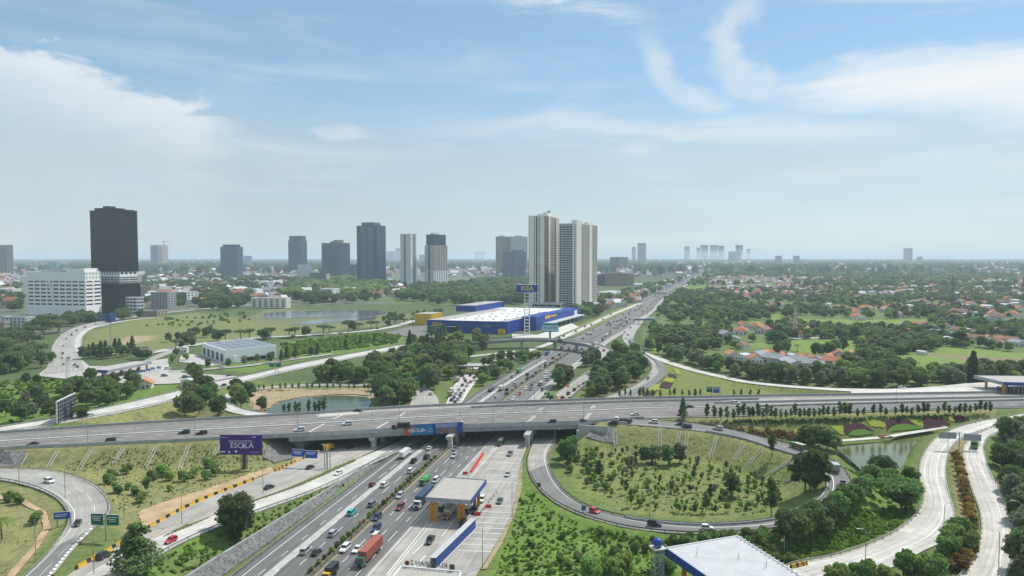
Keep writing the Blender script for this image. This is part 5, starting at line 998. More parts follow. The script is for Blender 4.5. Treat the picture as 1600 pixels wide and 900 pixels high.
b = MB(); t_ = (Cc - Bc)[:2]; l_ = np.linalg.norm(t_); t_ /= l_; n_ = np.array([t_[1], -t_[0]])
fbox(b, np.zeros(2), t_, n_, l_ * .33, l_ * .78, 0, 3.2, .1, g_dk, -.02); link('loading_door', fixn(b.mesh('loading_door')), wh); b = MB(); fbox(b, np.zeros(2), t_, n_, l_ * .14, l_ * .22, 0, 5.2, .6, w_white); link('entrance', fixn(b.mesh('entrance')), wh)
t_ = (A - Bc)[:2]; l_ = np.linalg.norm(t_); t_ /= l_; n_ = np.array([t_[1], -t_[0]]); n_ = n_ if n_[0] < 0 else -n_
for k in range(5): b = MB(); fbox(b, np.zeros(2), t_, n_, l_ * (.08 + k * .19), l_ * (.19 + k * .19), 1, 7, .12, g_dk, -.02); link('window', fixn(b.mesh('window')), wh)

# ---- houses
def gable(kind, wm_, rm, w, d, h, rh):
    parts = {}
    b = MB(); b.box(0, 0, -.6, w, d, h + .6, wm_); b.loft([[(-w / 2, y, h), (w / 2, y, h), (0, y, h + rh * .93)] for y in (-d / 2, d / 2)], wm_) if kind == 'gable' else None; parts['wall'] = b
    r = MB(); o = .6
    if kind == 'gable':
        for s in (-1, 1):
            r.loft([[(s * (w / 2 + o), y, h - .2), (0, y, h + rh), (0, y, h + rh + .22), (s * (w / 2 + o), y, h + .05)] for y in (-d / 2 - o, d / 2 + o)], rm)
    else:
        k = min(d, w) * .28; q = [(-w / 2 - o, -d / 2 - o, h - .1), (w / 2 + o, -d / 2 - o, h - .1), (w / 2 + o, d / 2 + o, h - .1), (-w / 2 - o, d / 2 + o, h - .1), (0, -d / 2 + k + .5, h + rh), (0, d / 2 - k - .5, h + rh)]
        r.add(q, [(0, 1, 4), (1, 2, 5, 4), (2, 3, 5), (3, 0, 4, 5), (3, 2, 1, 0)], rm)
    parts['roof'] = r; n = MB()
    for s in (-1, 1):
        for x in (-.28, .28): n.box(x * w, s * d / 2, .9, 1.3, .12, 1.3, g_dk); n.box(s * w / 2, x * d, .9, .12, 1.3, 1.3, g_dk)
    parts['window'] = n; q = MB(); q.box(0, -d / 2, 0, 1.1, .16, 2.1, w_brn); parts['door'] = q
    return {k: fixn(v.mesh(k)) for k, v in parts.items()}
HT = [gable('gable', w_white, m_redtile, 9, 12, 3.4, 2.8), gable('hip', w_cream, m_redtile, 11, 13, 3.6, 3.0), gable('gable', w_lg, m_darktile, 10, 14, 3.4, 2.8), gable('gable', w_lg, m_gtile, 11, 15, 3.8, 2.6), gable('hip', w_white, m_darktile, 10, 11, 3.6, 2.6), gable('gable', w_white, m_roofw, 9, 10, 4.5, .8), gable('gable', w_cream, mk('bright_orange_tile', (.48, .20, .10), .85, .2, .8), 9, 11, 3.5, 2.8)]
HCOL = ['orange tiled gabled', 'red hipped', 'brown weathered gabled', 'grey sheet gabled', 'dark tiled hipped', 'flat white metal', 'bright orange gabled']
house_xy = []
_proto = {}
def house(px, py, k, where, sc=1.0, rz=None):
    p = G(px, py); rz = R.uniform(-.9, .9) if rz is None else rz
    lb = 'small house with a %s roof %s' % (HCOL[k], where)
    if k not in _proto:
        r = empty('village_house', tuple(map(float, p)), rz, lb, 'house', 'houses of the village among the trees'); [tag(link(n, me, r), kind='stuff' if n == 'window' else None) for n, me in HT[k].items()]; _proto[k] = r
    else:
        r = copy_tree(_proto[k]); r.location = tuple(map(float, p)); r.rotation_euler = (0, 0, rz); r['label'] = lb
    sc *= .84; r.scale = (sc, sc, sc); house_xy.append((p[0], p[1], 9 * sc)); return r
vil = [(1158, 522, 1, 1.6), (1181, 514, 1, 1.5), (1161, 511, 0, 1.2), (1192, 520, 2, 1.5), (1134, 528, 3, 1.5), (1147, 535, 3, 1.2), (1159, 544, 4, 1.2), (1144, 560, 6, 1.3), (1160, 562, 5, 1.2), (1180, 566, 0, 1.3), (1185, 560, 3, 1.2), (1195, 557, 6, 1.1), (1208, 558, 0, 1.1), (1212, 567, 3, 1.4), (1222, 575, 3, 1.5), (1219, 558, 0, .9), (1239, 560, 5, .9), (1246, 570, 3, 1.3), (1254, 563, 6, 1.0), (1270, 568, 0, 1.3), (1284, 568, 3, 1.1), (1294, 563, 0, 1.1), (1301, 570, 0, 1.3), (1311, 561, 2, 1.4), (1328, 558, 6, 1.1), (1309, 575, 4, 1.2), (1323, 574, 0, 1.1), (1275, 576, 3, 1.3), (1281, 582, 3, 1.3), (1289, 576, 4, 1.1), (1314, 581, 3, 1.1), (1237, 511, 0, 1.2), (1228, 517, 4, 1.2), (1264, 572, 2, 1.0), (1330, 565, 2, 1.0)]
vil2 = [(1419, 523, 6, 1.3), (1434, 512, 0, 1.3), (1444, 510, 0, 1.2), (1414, 511, 3, 1.2), (1458, 519, 2, 1.3), (1450, 517, 2, 1.2), (1480, 513, 2, 1.2), (1466, 525, 3, 1.3), (1483, 528, 3, 1.3), (1480, 535, 5, 1.3), (1498, 520, 2, 1.3), (1512, 520, 5, 1.2), (1522, 524, 2, 1.2), (1527, 533, 2, 1.3), (1544, 535, 6, 1.4), (1564, 534, 0, 1.2), (1558, 541, 4, 1.4), (1555, 520, 2, 1.3), (1581, 536, 2, 1.2), (1528, 503, 2, 1.3), (1540, 500, 3, 1.3), (1355, 517, 2, 1.1), (1369, 517, 2, 1.1), (1441, 554, 5, .8), (1590, 540, 3, 1.1), (1490, 531, 0, 1.1), (1509, 527, 5, 1.0)]
for px, py, k, sc in vil: house(px, py, k, 'in the near village below the mosque', sc)
for px, py, k, sc in vil2: house(px, py, k, 'in the village right of the round tree', sc)
for px, py in ((1160, 454), (1172, 455), (1184, 456), (1128, 472), (1194, 482), (1206, 480), (1218, 479), (1226, 464), (1258, 466), (1270, 468), (1292, 480), (1296, 456), (1166, 462), (1150, 458), (1120, 470), (1310, 484)): house(px, py, R.choice([0, 1, 2, 0, 5]), 'half hidden in the wood beyond the highway', 1.5)
for _ in range(118):
    py = R.uniform(430, 500); px = R.uniform(1100 if py < 470 else 1330, 1600)
    house(px, py, R.choice([0, 1, 2, 2, 3, 4, 5, 0]), 'scattered in the wooded plain on the right', R.uniform(1.2, 1.9))
for px, py, k, sc in ((227, 607, 6, 1.05), (20, 612, 2, 1.0)): pass
hp = G(226, 606); r = empty('guard_house', tuple(map(float, hp)), .25, 'small grey house with a bright orange roof below the left toll canopy', 'house'); [tag(link(n, me, r), kind='stuff' if n == 'window' else None) for n, me in HT[6].items()]; r.scale = (1.05, .7, 1)
hp = G(293, 604); r = empty('pump_house', tuple(map(float, hp)), .1, 'small white cabin beside the straight white ramp', 'hut'); [tag(link(n, me, r), kind='stuff' if n == 'window' else None) for n, me in HT[5].items()]; r.scale = (.8, .5, 1)
hp = G(286, 551); r = empty('gazebo', tuple(map(float, hp)), .2, 'small white gabled shelter left of the warehouse', 'hut'); [tag(link(n, me, r), kind='stuff' if n == 'window' else None) for n, me in HT[5].items()]; r.scale = (.9, .6, 1)
hp = G(1592, 690); r = empty('roadside_house', tuple(map(float, hp)), .4, 'white roofed house behind the trees at the right edge', 'house'); [tag(link(n, me, r), kind='stuff' if n == 'window' else None) for n, me in HT[5].items()]; r.scale = (1.2, 1.0, 1)
# mosque with minaret and golden dome
p = G(1246, 526); mo = empty('mosque', tuple(map(float, p)), .1, 'small mosque with slim pale minaret and golden dome', 'mosque'); b = MB(); b.box(8, 6, -.5, 20, 16, 6.5, w_cream); link('wall', b.mesh('wall'), mo); b = MB(); b.lathe(14, 6, [(3, 6), (3.4, 7.2), (3, 8.7), (1.8, 10), (.3, 10.6), (.1, 11.5)], mk('dome_gold', (.45, .33, .10), .5, .1), 16); link('dome', b.mesh('dome', True), mo)
b = MB(); b.lathe(-3, 0, [(2.6, -.5), (2.4, 14), (3.2, 14.4), (3.2, 15.4), (2, 15.6), (1.7, 24), (2.3, 24.3), (2.3, 25), (1.3, 25.2), (1.0, 30), (.1, 36)], mk('minaret_pink', (.50, .40, .36), .85, .1), 12); link('minaret', b.mesh('minaret'), mo)
b = MB(); b.lathe(-3, -10, [(4.5, 4), (4.5, 4.3), (.1, 9)], m_rust, 4); b.box(-3, -10, -.5, 6, 6, 4.6, w_cream); link('porch', b.mesh('porch'), mo)

# ================================================================ signs, billboards, masts
# purple billboard
p = G(381, 733); bbd = empty('billboard', tuple(map(float, p)), -.01, 'purple advertising billboard with white letters on a thick dark post', 'billboard'); m_pur = mk('purple_print', (.055, .022, .19), .5, .12, .15)
gz = float(p[2]); zb = zat(713.5, p[1]) - gz; zt = zat(682, p[1]) - gz; bw = 67 / F * p[1]; bc = -(381 - 377.5) / F * p[1]
b = MB(); b.tube((0, .6, -.5), (0, .6, zb + 2), .75, .75, m_dsteel, 12); b.box(-1.2, .4, 0, .25, .25, zb + 1, m_dsteel); b.box(1.2, .4, 0, .25, .25, zb + 1, m_dsteel)
for k in range(4): b.tube((-1.2, .4, k * 1.3), (1.2, .4, k * 1.3 + 1.3), .08, .08, m_dsteel)
link('post', b.mesh('post'), bbd); b = MB(); b.box(bc, 0, zb, bw, .5, zt - zb, m_pur); link('panel', b.mesh('panel'), bbd)
b = MB()
for k in range(9): b.box(bc - bw / 2 + (k + .5) * bw / 9, .5, zb, .15, .4, zt - zb, m_dsteel)
tag(link('frame', b.mesh('frame'), bbd), kind='stuff'); lav = mk('lavender_print', (.62, .56, .78), .5, .05)
letters('ESC LA', 3.0, lav, bbd, (bc + .35, -.28, zb + (zt - zb) * .46), ext=.02, bold=.02)
b = MB(); X0 = bc + 1.0; z0 = zb + (zt - zb) * .30
b.add([(X0, -.29, z0 + 2.4), (X0 + .65, -.29, z0 + 1.2), (X0, -.29, z0 + .1), (X0 - .65, -.29, z0 + 1.2)], [(0, 3, 2, 1)], lav)
for s in (-1, 1): b.quad((X0 + s * 1.25, -.29, z0), (X0 + s * 1.05, -.29, z0), (X0 + s * .75, -.29, z0 + .7), (X0 + s * .85, -.29, z0 + .75), lav)
b.box(bc - .2, -.28, zb + (zt - zb) * .70, 9, .03, .14, lav); b.box(bc - .1, -.28, zb + (zt - zb) * .645, 10, .03, .14, lav); b.box(bc + 5.2, -.28, zb + (zt - zb) * .12, 4.0, .03, .12, lav); b.box(bc + 5.2, -.28, zb + (zt - zb) * .88, 1.6, .03, .3, lav); b.box(bc - 6.6, -.28, zb + (zt - zb) * .87, 3.2, .03, .16, lav)
b.box(bc - 7.2, -.28, zb + .9, 2.0, .03, .6, lav); b.add([(bc - 5.3, -.29, zb + .7), (bc - 4.1, -.29, zb + .7), (bc - 4.7, -.29, zb + 1.9)], [(0, 1, 2)], lav); b.tube((bc - 2, -.30, zb + 1.3), (bc - 2, -.27, zb + 1.3), .5, .5, lav, 12)
link('small_print', b.mesh('small_print'), bbd)
# billboard seen from behind on the left
pa, pb = P(88, 628, 17.5), P(117.5, 614, 17.5); an = math.atan2(pb[1] - pa[1], pb[0] - pa[0]); L = float(np.hypot(*(pb - pa)[:2])); gz = float(G(106, 667)[2])
bk = empty('billboard', (float(pa[0]), float(pa[1]), gz), an, 'dark billboard seen from its steel back between ramp and overpass', 'billboard'); zt = 17.5 - gz; zb = zt - 10.3
b = MB(); b.box(L / 2, 0, zb, L, .3, zt - zb, mk('billboard_back', (.15, .16, .19), .7, .35, .5)); link('panel', b.mesh('panel'), bk); b = MB(); b.box(L / 2, 0, zt, L + .3, .5, .25, m_white); b.box(0, 0, zb, .25, .5, zt - zb, m_white); link('edge', b.mesh('edge'), bk); b = MB()
for s in (-1, 1):
    for k in range(9): b.box((k + .5) * L / 9, s * .4, zb, .2, .4, zt - zb, m_dsteel)
    for k in range(6): b.box(L / 2, s * .4, zb + .4 + k * 1.9, L, .35, .2, m_steel)
tag(link('frame', b.mesh('frame'), bk), kind='stuff'); b = MB(); b.tube((L * .35, -1, -1), (L * .35, -1, zt * .7), .5, .5, m_dsteel, 10); b.tube((L * .65, -1, -1), (L * .65, -1, zt * .7), .45, .45, m_dsteel, 10); link('post', b.mesh('post'), bk)
# teal billboard under the store
p = G(859.5, 529); tbb = empty('billboard', tuple(map(float, p)), .05, 'teal and white billboard with a phone number before the store canopy', 'billboard'); s = p[1] / F; b = MB(); b.tube((0, .5, -.5), (0, .5, 8), 1.0, 1.0, m_dsteel, 10); link('post', b.mesh('post'), tbb)
zb = 7.0; hh = 14.0 * s; ww = 27 * s; b = MB(); b.box(0, 0, zb, ww, .6, hh, mk('pale_teal_print', (.36, .56, .62), .5, .06)); link('panel', b.mesh('panel'), tbb)
b = MB(); tealm = mk('teal_print', (.01, .26, .26), .5, .06); b.box(0, -.33, zb + hh * .74, ww, .05, hh * .26, tealm); b.box(0, -.33, zb, ww * .99, .05, hh * .1, tealm); link('teal_band', b.mesh('teal_band'), tbb); letters('08111-29-1005', ww * .118, mk('digit_grey', (.06, .08, .13), .6), tbb, (0, -.36, zb + hh * .45), ext=.03, bold=.04)
# smaller roadside billboard far up the highway
p = G(1014, 458); s = p[1] / F; fb_ = empty('billboard', tuple(map(float, p)), 0, 'pale blue billboard far up the highway on its left side', 'billboard'); b = MB(); b.box(0, .6, 0, 2, 1, 8 * s, m_dsteel); link('post', b.mesh('post'), fb_); b = MB(); b.box(0, 0, 4.5 * s, 16 * s, 1, 6.5 * s, mk('pale_blue_print', (.34, .50, .54), .5, .05)); link('panel', b.mesh('panel'), fb_); b = MB(); b.box(0, -.55, 7 * s, 12 * s, .1, 1.6 * s, mk('teal_text', (.05, .2, .24), .5)); link('print', b.mesh('print'), fb_)
# footbridges over the highway
for px0, px1, py, zz, lb in ((990, 1023, 499, 6, 'covered blue grey footbridge over the highway beside the wood'), (1024, 1043, 458, 7, 'far pale footbridge over the highway')):
    a, c_ = P(px0, py, zz), P(px1, py, zz); L = c_[0] - a[0]; fbm = empty('footbridge', (float(a[0]), float(a[1]), 0), 0, lb, 'footbridge', 'footbridges over the highway'); b = MB(); b.box(L / 2, 0, zz - 1.4, L, 4, .8, m_fas); b.box(L / 2, -2, zz - .6, L, .1, 1.6, mk('footbridge_blue', (.10, .16, .24), .5)); link('deck', b.mesh('deck'), fbm); b = MB(); b.box(L / 2, 0, zz + 2, L + 1, 4.6, .3, m_roofw); link('roof', b.mesh('roof'), fbm); b = MB()
    for k in range(5): b.box(k * L / 4, 0, -.5, .8, 1, zz, m_conc)
    link('column', b.mesh('column'), fbm)
# gantries and road signs
def text_rows(root, x, z, w, n, m=m_white, y=-.16):
    b = MB()
    for k in range(n): b.box(x - w * .08 * (k % 2), y, z - k * .55, w * (.8 - .12 * (k % 3)), .03, .2, m)
    return tag(link('legend', b.mesh('legend'), root), kind='stuff')
def gantry(label, foot, posts, panels, gz=None, rz=0.0, hgt=7.0, arms=None, back=False):
    p = G(*foot) if gz is None else P(foot[0], foot[1], gz); root = empty('road_sign', tuple(map(float, p)), rz, label, 'road sign'); b = MB()
    for x in posts: b.tube((x, .3, -.5), (x, .3, hgt), .22, .18, m_steel, 8)
    xs = [q[0] for q in panels] + list(posts); b.tube((min(xs) - .5, .3, hgt - .5), (max(xs) + .5, .3, hgt - .5), .13, .13, m_steel, 6); b.tube((min(xs) - .5, .3, hgt - 1.4), (max(xs) + .5, .3, hgt - 1.4), .1, .1, m_steel, 6); link('gantry_frame', b.mesh('gantry_frame'), root)
    for (x, z, w, h, m, rows) in panels:
        b = MB(); b.box(x, 0, z, w, .18, h, m if not back else m_fas); b.box(x, .02, z - .07, w + .14, .12, .07, m_white); b.box(x, .02, z + h, w + .14, .12, .07, m_white); o = link('sign_panel', b.mesh('sign_panel'), root)
        if rows: text_rows(o, x, z + h - .8, w, rows)
    return root
gantry('pair of green direction signs on one post beside the layered tree', (164.5, 845), (0,), [(-2.3, 4.6, 3.6, 3.2, m_sgreen, 3), (2.4, 4.6, 3.6, 3.0, m_sgreen, 3)], hgt=8, rz=-.08)
gantry('low blue direction sign inside the lower left loop', (97, 822), (2.2, -1.4), [(0, 2.2, 4.4, 2.1, m_sblue, 2)], hgt=4, rz=.18)
gantry('two blue direction signs hung over the service road by the abutment', (507, 733), (0, .9, 2.2), [(-10.8, 4.6, 5.0, 2.9, m_sblue, 3), (-5.4, 4.2, 5.0, 2.9, m_sblue, 2)], hgt=7.4, rz=-.12)
gantry('green direction sign over the road in front of the dense trees', (655, 606), (0,), [(-3.2, 4.4, 6, 3.2, m_sgreen, 2), (3.8, 4.6, 6, 3.2, m_sgreen, 2)], hgt=8)
gantry('pair of sign panels seen from behind on the slip road nose', (1499, 704), (0,), [(-4.6, 4.8, 6.6, 2.6, m_fas, 0), (4.8, 4.3, 6.6, 2.6, m_fas, 0)], rz=-.15, hgt=7.6, back=True)
gantry('green direction sign beside the straight white ramp', (430, 583), (0, 2), [(-2.4, 4.5, 3.8, 3.2, m_sgreen, 1), (2.4, 4.5, 3.8, 3.2, m_sgreen, 1)], hgt=8)
gantry('green and blue direction signs on the lawn right of the hedge', (1120, 622), (-3, 2), [(-4.5, 3.6, 3.6, 3.4, m_sgreen, 2), (-.4, 3.2, 3.6, 3.4, m_sblue, 2)], hgt=7)
gantry('grey sign gantry over the road behind the left toll canopy', (221, 553), (-6, 6), [(-3, 4.6, 5, 1.6, m_fas, 0), (3, 4.6, 5, 1.6, m_fas, 0)], hgt=7.2)
for i, (px, py) in enumerate(((842, 762), (912, 799))):
    p = P(px, py + 3, 1.0); root = empty('warning_sign', tuple(map(float, p)), 0, 'small dark warning sign on the %s edge of the big loop ramp' % ('left' if i == 0 else 'lower'), 'road sign'); b = MB(); b.tube((0, 0, -1), (0, 0, 2), .06, .06, m_steel); link('post', b.mesh('post'), root); b = MB(); b.box(0, 0, 1.0, 1.4, .1, 1.5, m_dsteel); link('sign_panel', b.mesh('sign_panel'), root)
for i, (px, py) in enumerate(((50, 728), (116, 739), (163, 764), (177, 788))):
    p = G(px, py); root = empty('chevron_sign', tuple(map(float, p)), R.uniform(-.5, .3), 'small yellow curve marker on the lower left loop edge, %s from the left' % ['first', 'second', 'third', 'fourth'][i], 'road sign', 'yellow curve markers'); b = MB(); b.tube((0, .1, -.5), (0, .1, 1.6), .05, .05, m_steel); link('post', b.mesh('post'), root); b = MB(); b.box(0, 0, .9, .8, .06, .9, m_yel); link('plate', b.mesh('plate'), root); b = MB(); b.box(0, -.05, 1.2, .5, .02, .3, m_black, 0); link('arrow', b.mesh('arrow'), root)
# lamp posts
def lamp_mesh(h, arm, double=False):
    o = {}; b = MB(); b.tube((0, 0, -.8), (0, 0, h - .6), .13, .08, m_steel, 6); o['pole'] = b.mesh('pole'); b = MB(); l = MB()
    for s in ((-1, 1) if double else (1,)):
        pts = [(0, 0, h - .7), (s * arm * .25, 0, h - .15), (s * arm * .6, 0, h), (s * arm, 0, h + .05)]
        for a, c_ in zip(pts, pts[1:]): b.tube(a, c_, .06, .05, m_steel, 5)
        l.box(s * (arm + .3), 0, h, .9, .3, .14, m_concl)
    o['arm'] = b.mesh('arm'); o['lamp_head'] = l.mesh('lamp_head'); return o
LM = {}
def lamp(px, py, h, arm, rz, label, z=None, double=False):
    key = (h, arm, double); p = G(px, py) if z is None else P(px, py, z)
    if key not in LM: LM[key] = lamp_mesh(h, arm, double)
    root = empty('street_lamp', tuple(map(float, p)), rz, label, 'street lamp', 'street lamps of the interchange')
    for n, me in LM[key].items(): link(n, me, root)
    if z == DZ: root.location.z += .5
    return root
lamps = [(30, 757, 11, 'on the lower left loop slope, leftmost'), (102, 779, 11, 'in the middle of the lower left loop ramp edge'), (56, 877, 12, 'inside the lower left loop'), (147, 899, 12, 'beside the yellow barriers at the bottom left'), (194, 812, 11, 'beside the sandy verge left of the green signs'), (284, 821, 11, 'between the two service roads'), (318, 760, 10, 'by the round bushes left of the purple billboard'), (411, 773, 10, 'between service roads below the purple billboard'), (512, 735, 10, 'beside the blue direction signs'), (42, 664, 9, 'behind the far left ramp'), (54, 657, 9, 'left of the dark billboard back'), (187, 629, 9, 'below the small orange roofed house'), (284, 660, 10, 'beside the big round tree by the overpass'), (51, 577, 9, 'on the far left toll lawn'), (69, 574, 9, 'at the edge of the far left toll plaza'), (867, 706, 10, 'where the big loop comes out from under the overpass'), (1015, 813, 10, 'inside the lower bend of the big loop'), (1217, 800, 10, 'by the tall dark tree inside the big loop'), (1287, 738, 10, 'at the right bend of the big loop'), (1067, 668, 10, 'at the start of the big loop ramp'), (1197, 672, 10, 'on the lawn behind the big loop ramp'), (1352, 890, 11, 'on the near slip road by the bushes'), (1481, 704, 10, 'right of the pond beside the slip road'), (1474, 852, 12, 'beside the green bush on the slip road'), (1560, 900, 12, 'at the bottom of the rightmost slip road'), (1593, 848, 12, 'under the trees at the right edge'), (800, 808, 12, 'at the right edge of the toll plaza'), (754, 888, 12, 'at the lower right edge of the toll plaza'), (835, 628, 11, 'beside the roadworks behind the overpass'), (440, 640, 9, 'by the green pond'), (1262, 668, 9, 'on the lawn above the flower beds')]
for px, py, h, w in lamps: lamp(px, py, h, 1.8, R.choice([0, math.pi, .4, 2.8]), 'slim grey street lamp ' + w)
for px, py, w in ((137, 695, 'near edge, leftmost'), (304, 688, 'near edge, above the grass slope'), (465, 679, 'near edge above the left abutment'), (624, 670, 'near edge beside the banner'), (770, 664, 'near edge in the middle of the span'), (912, 660, 'near edge at the right abutment'), (581, 657, 'median in front of the pond'), (719, 651, 'median above the highway'), (210, 676, 'median on the left'), (850, 647, 'median right of the centre'), (1104, 652, 'near edge beside the row of trees'), (1400, 640, 'right part')): lamp(px, py, 11, 2.0, math.pi / 2, 'slim grey street lamp on the overpass, ' + w, DZ, False)
# masts
def lattice(name, label, cat, px, py, h, w0, w1, m, n=10, extra=None):
    p = G(px, py); root = empty(name, tuple(map(float, p)), .3, label, cat); b = MB(); g = MB()
    cs = [(-1, -1), (1, -1), (1, 1), (-1, 1)]
    for x, y in cs: b.tube((x * w0, y * w0, -.5), (x * w1, y * w1, h), .09 * w0 + .05, .09 * w1 + .05, m, 4)
    for k in range(n):
        z0, z1 = h * k / n, h * (k + 1) / n; a0 = w0 + (w1 - w0) * k / n; a1 = w0 + (w1 - w0) * (k + 1) / n
        for i in range(4):
            (x, y), (x2, y2) = cs[i], cs[(i + 1) % 4]; g.tube((x * a0, y * a0, z0), (x2 * a1, y2 * a1, z1), .05 * w0 + .02, .05 * w0 + .02, m, 4); g.tube((x * a1, y * a1, z1), (x2 * a1, y2 * a1, z1), .05 * w0 + .02, .05 * w0 + .02, m, 4)
    link('leg', b.mesh('leg'), root); tag(link('brace', g.mesh('brace'), root), kind='stuff'); return root
t_ = lattice('lattice_mast', 'white lattice mast on the left toll plaza', 'mast', 108, 592, 14, 1.6, 1.2, m_white, 6); b = MB(); b.box(0, 0, 13.6, 3.6, 3.6, .4, m_white); b.box(0, 0, 14, 2, 2, 1.6, m_steel); link('platform', b.mesh('platform'), t_)
t_ = lattice('water_tower', 'small steel water tower with a blue tank by the white toll roof', 'water tower', 1027, 912, 9.5, 1.3, 1.1, m_steel, 6); b = MB(); b.box(0, 0, 9.5, 3.4, 3.4, .25, m_concl); link('platform', b.mesh('platform'), t_); b = MB(); b.lathe(0, 0, [(.9, 9.8), (1.15, 10.2), (1.15, 11.4), (.9, 11.9), (.3, 12.1)], mk('blue_tank', (.02, .07, .36), .4), 16); link('tank', b.mesh('tank', True), t_); b = MB()
for s in (-1, 1):
    for e in (-1, 1): b.tube((s * 1.6, e * 1.6, 9.7), (s * 1.6, e * 1.6, 10.8), .04, .04, m_steel, 4)
    b.box(s * 1.6, 0, 10.7, .06, 3.2, .06, m_steel); b.box(0, s * 1.6, 10.7, 3.2, .06, .06, m_steel)
link('railing', b.mesh('railing'), t_)
for px, py, h, lb in ((1488, 478, 50, 'dark lattice power pylon in the wooded plain, right of centre'), (1272, 466, 38, 'dark lattice power pylon behind the village'), (1598, 478, 48, 'dark lattice power pylon at the right edge'), (1105, 455, 30, 'thin lattice pylon beyond the wood near the highway')):
    t_ = lattice('power_pylon', lb, 'pylon', px, py, h, 4.0, .8, m_dsteel, 8); b = MB()
    for k in range(3): b.box(0, 0, h * (.72 + .11 * k), 14 - 3 * k, .6, .6, m_dsteel)
    link('crossarm', b.mesh('crossarm'), t_)
p = G(173, 545); root = empty('floodlight_mast', tuple(map(float, p)), 0, 'tall thin floodlight mast in the grass field', 'mast'); b = MB(); b.tube((0, 0, -.5), (0, 0, 24), .4, .25, m_steel, 8); link('pole', b.mesh('pole'), root); b = MB(); b.box(0, 0, 24, 3, .6, .8, m_steel); link('lamp_head', b.mesh('lamp_head'), root)
p = P(254, 419, 0); root = empty('tower_crane', (float(p[0]), float(p[1] + 30), 0), 0, 'thin yellow construction crane above the far joined towers', 'crane'); hh = zat(375, p[1]); b = MB(); b.box(0, 0, 0, 4, 4, hh, m_rust); link('mast', b.mesh('mast'), root); b = MB(); b.box(8, 0, hh - 14, 70, 3, 3, m_rust); link('jib', b.mesh('jib'), root)
p = G(1225, 872); root = empty('flag', tuple(map(float, p)), .2, 'small red and white flag on a pole beside the white toll roof', 'flag'); b = MB(); b.tube((0, 0, -.5), (0, 0, 6.2), .05, .04, m_white); link('pole', b.mesh('pole'), root); b = MB(); b.box(-.6, 0, 5.4, 1.1, .04, .45, m_red, .2); b.box(-.6, 0, 4.95, 1.1, .04, .45, m_white, .2); link('cloth', b.mesh('cloth'), root)
# row of blue lane signs behind the left toll canopy, and lane cones
for i, (px, py) in enumerate(((206, 590), (216, 587.5), (224, 585.5), (232, 583.5), (239, 581.5), (248, 580))):
    p = P(px, py, .1); root = empty('lane_sign', tuple(map(float, p)), .3, 'blue lane sign behind the left toll canopy, %s from the left' % ['first', 'second', 'third', 'fourth', 'fifth', 'sixth'][i], 'road sign', 'blue lane signs'); b = MB(); b.box(-1, 0, -.2, .15, .15, 3, m_steel); b.box(1, 0, -.2, .15, .15, 3, m_steel); link('post', b.mesh('post'), root); b = MB(); b.box(0, -.1, 1.9, 2.8, .2, 1.7, mk('lane_sign_blue', (.04, .15, .45), .5)); link('sign_panel', b.mesh('sign_panel'), root); b = MB(); b.box(0, -.23, 2.7, 1.2, .03, .2, m_white); link('legend', b.mesh('legend'), root)
def cone_mesh():
    b = MB(); b.box(0, 0, 0, .5, .5, .06, m_orange); b.lathe(0, 0, [(.2, .06), (.13, .35)], m_red, 8); b.lathe(0, 0, [(.13, .35), (.1, .5)], m_white, 8); b.lathe(0, 0, [(.1, .5), (.03, .8)], m_red, 8); return b.mesh('traffic_cone')
cm = cone_mesh(); cone_n = 0
for (x0, y0, x1, y1, n, w) in ((213, 592.5, 252, 583, 12, 'in the row behind the left toll canopy'), (893, 620, 912, 603, 8, 'in the row along the roadworks queue'), (752, 800, 776, 770, 7, 'in the row beside the toll canopy exit lane'), (659, 824, 662, 822, 2, 'at the foot of the toll canopy corner')):
    for k in range(n): t_ = k / max(1, n - 1); p = P(x0 + (x1 - x0) * t_, y0 + (y1 - y0) * t_, .16); o = link('traffic_cone', cm, None, tuple(map(float, p))); tag(o, 'small orange traffic cone ' + w, 'cone', 'traffic cones ' + w)
# yellow and black concrete blocks along the service road, red ones on the plaza
def block_mesh(m1, m2, L=3.0, name='road_barrier'):
    b = MB(); pr = [(-.35, 0), (-.35, .25), (-.15, .55), (-.13, 1.05), (.13, 1.05), (.15, .55), (.35, .25), (.35, 0)]; 
    for x0, x1, m in ((0, .18, m2), (.18, .82, m1), (.82, 1, m2)): b.loft([[((x - .5) * L, a, z) for a, z in pr] for x in (x0 * 1.0, x1 * 1.0)], m)
    return fixn(b.mesh(name))
bm = block_mesh(mk('barrier_yellow', (.55, .33, .04), .7, .15, 1), mk('barrier_black', (.03, .03, .03), .8), 4.6)
pts = [(117, 891), (140, 878), (170, 861), (225, 830), (300, 789), (360, 764), (405, 747)]
pp = hermite(np.array([P(x, y, np.interp(y, [740, 790, 891], [2.6, 4.0, 4.7])) for x, y in pts]), .5); sl2 = np.concatenate([[0], np.cumsum(np.linalg.norm(np.diff(pp, axis=0), axis=1))]); n = int(sl2[-1] / 4.75)
for k in range(n):
    i = int(np.argmin(np.abs(sl2 - (k + .5) * 4.75))); j = min(i + 1, len(pp) - 1); p = pp[i]; o = link('road_barrier', bm, None, tuple(map(float, p)), math.atan2(pp[j][1] - p[1], pp[j][0] - p[0])); tag(o, 'yellow concrete block with black ends in the row along the service road', 'barrier', 'yellow barrier blocks beside the service road')
bm2 = block_mesh(_M['barrier_yellow'], _M['barrier_black'], 2.2)
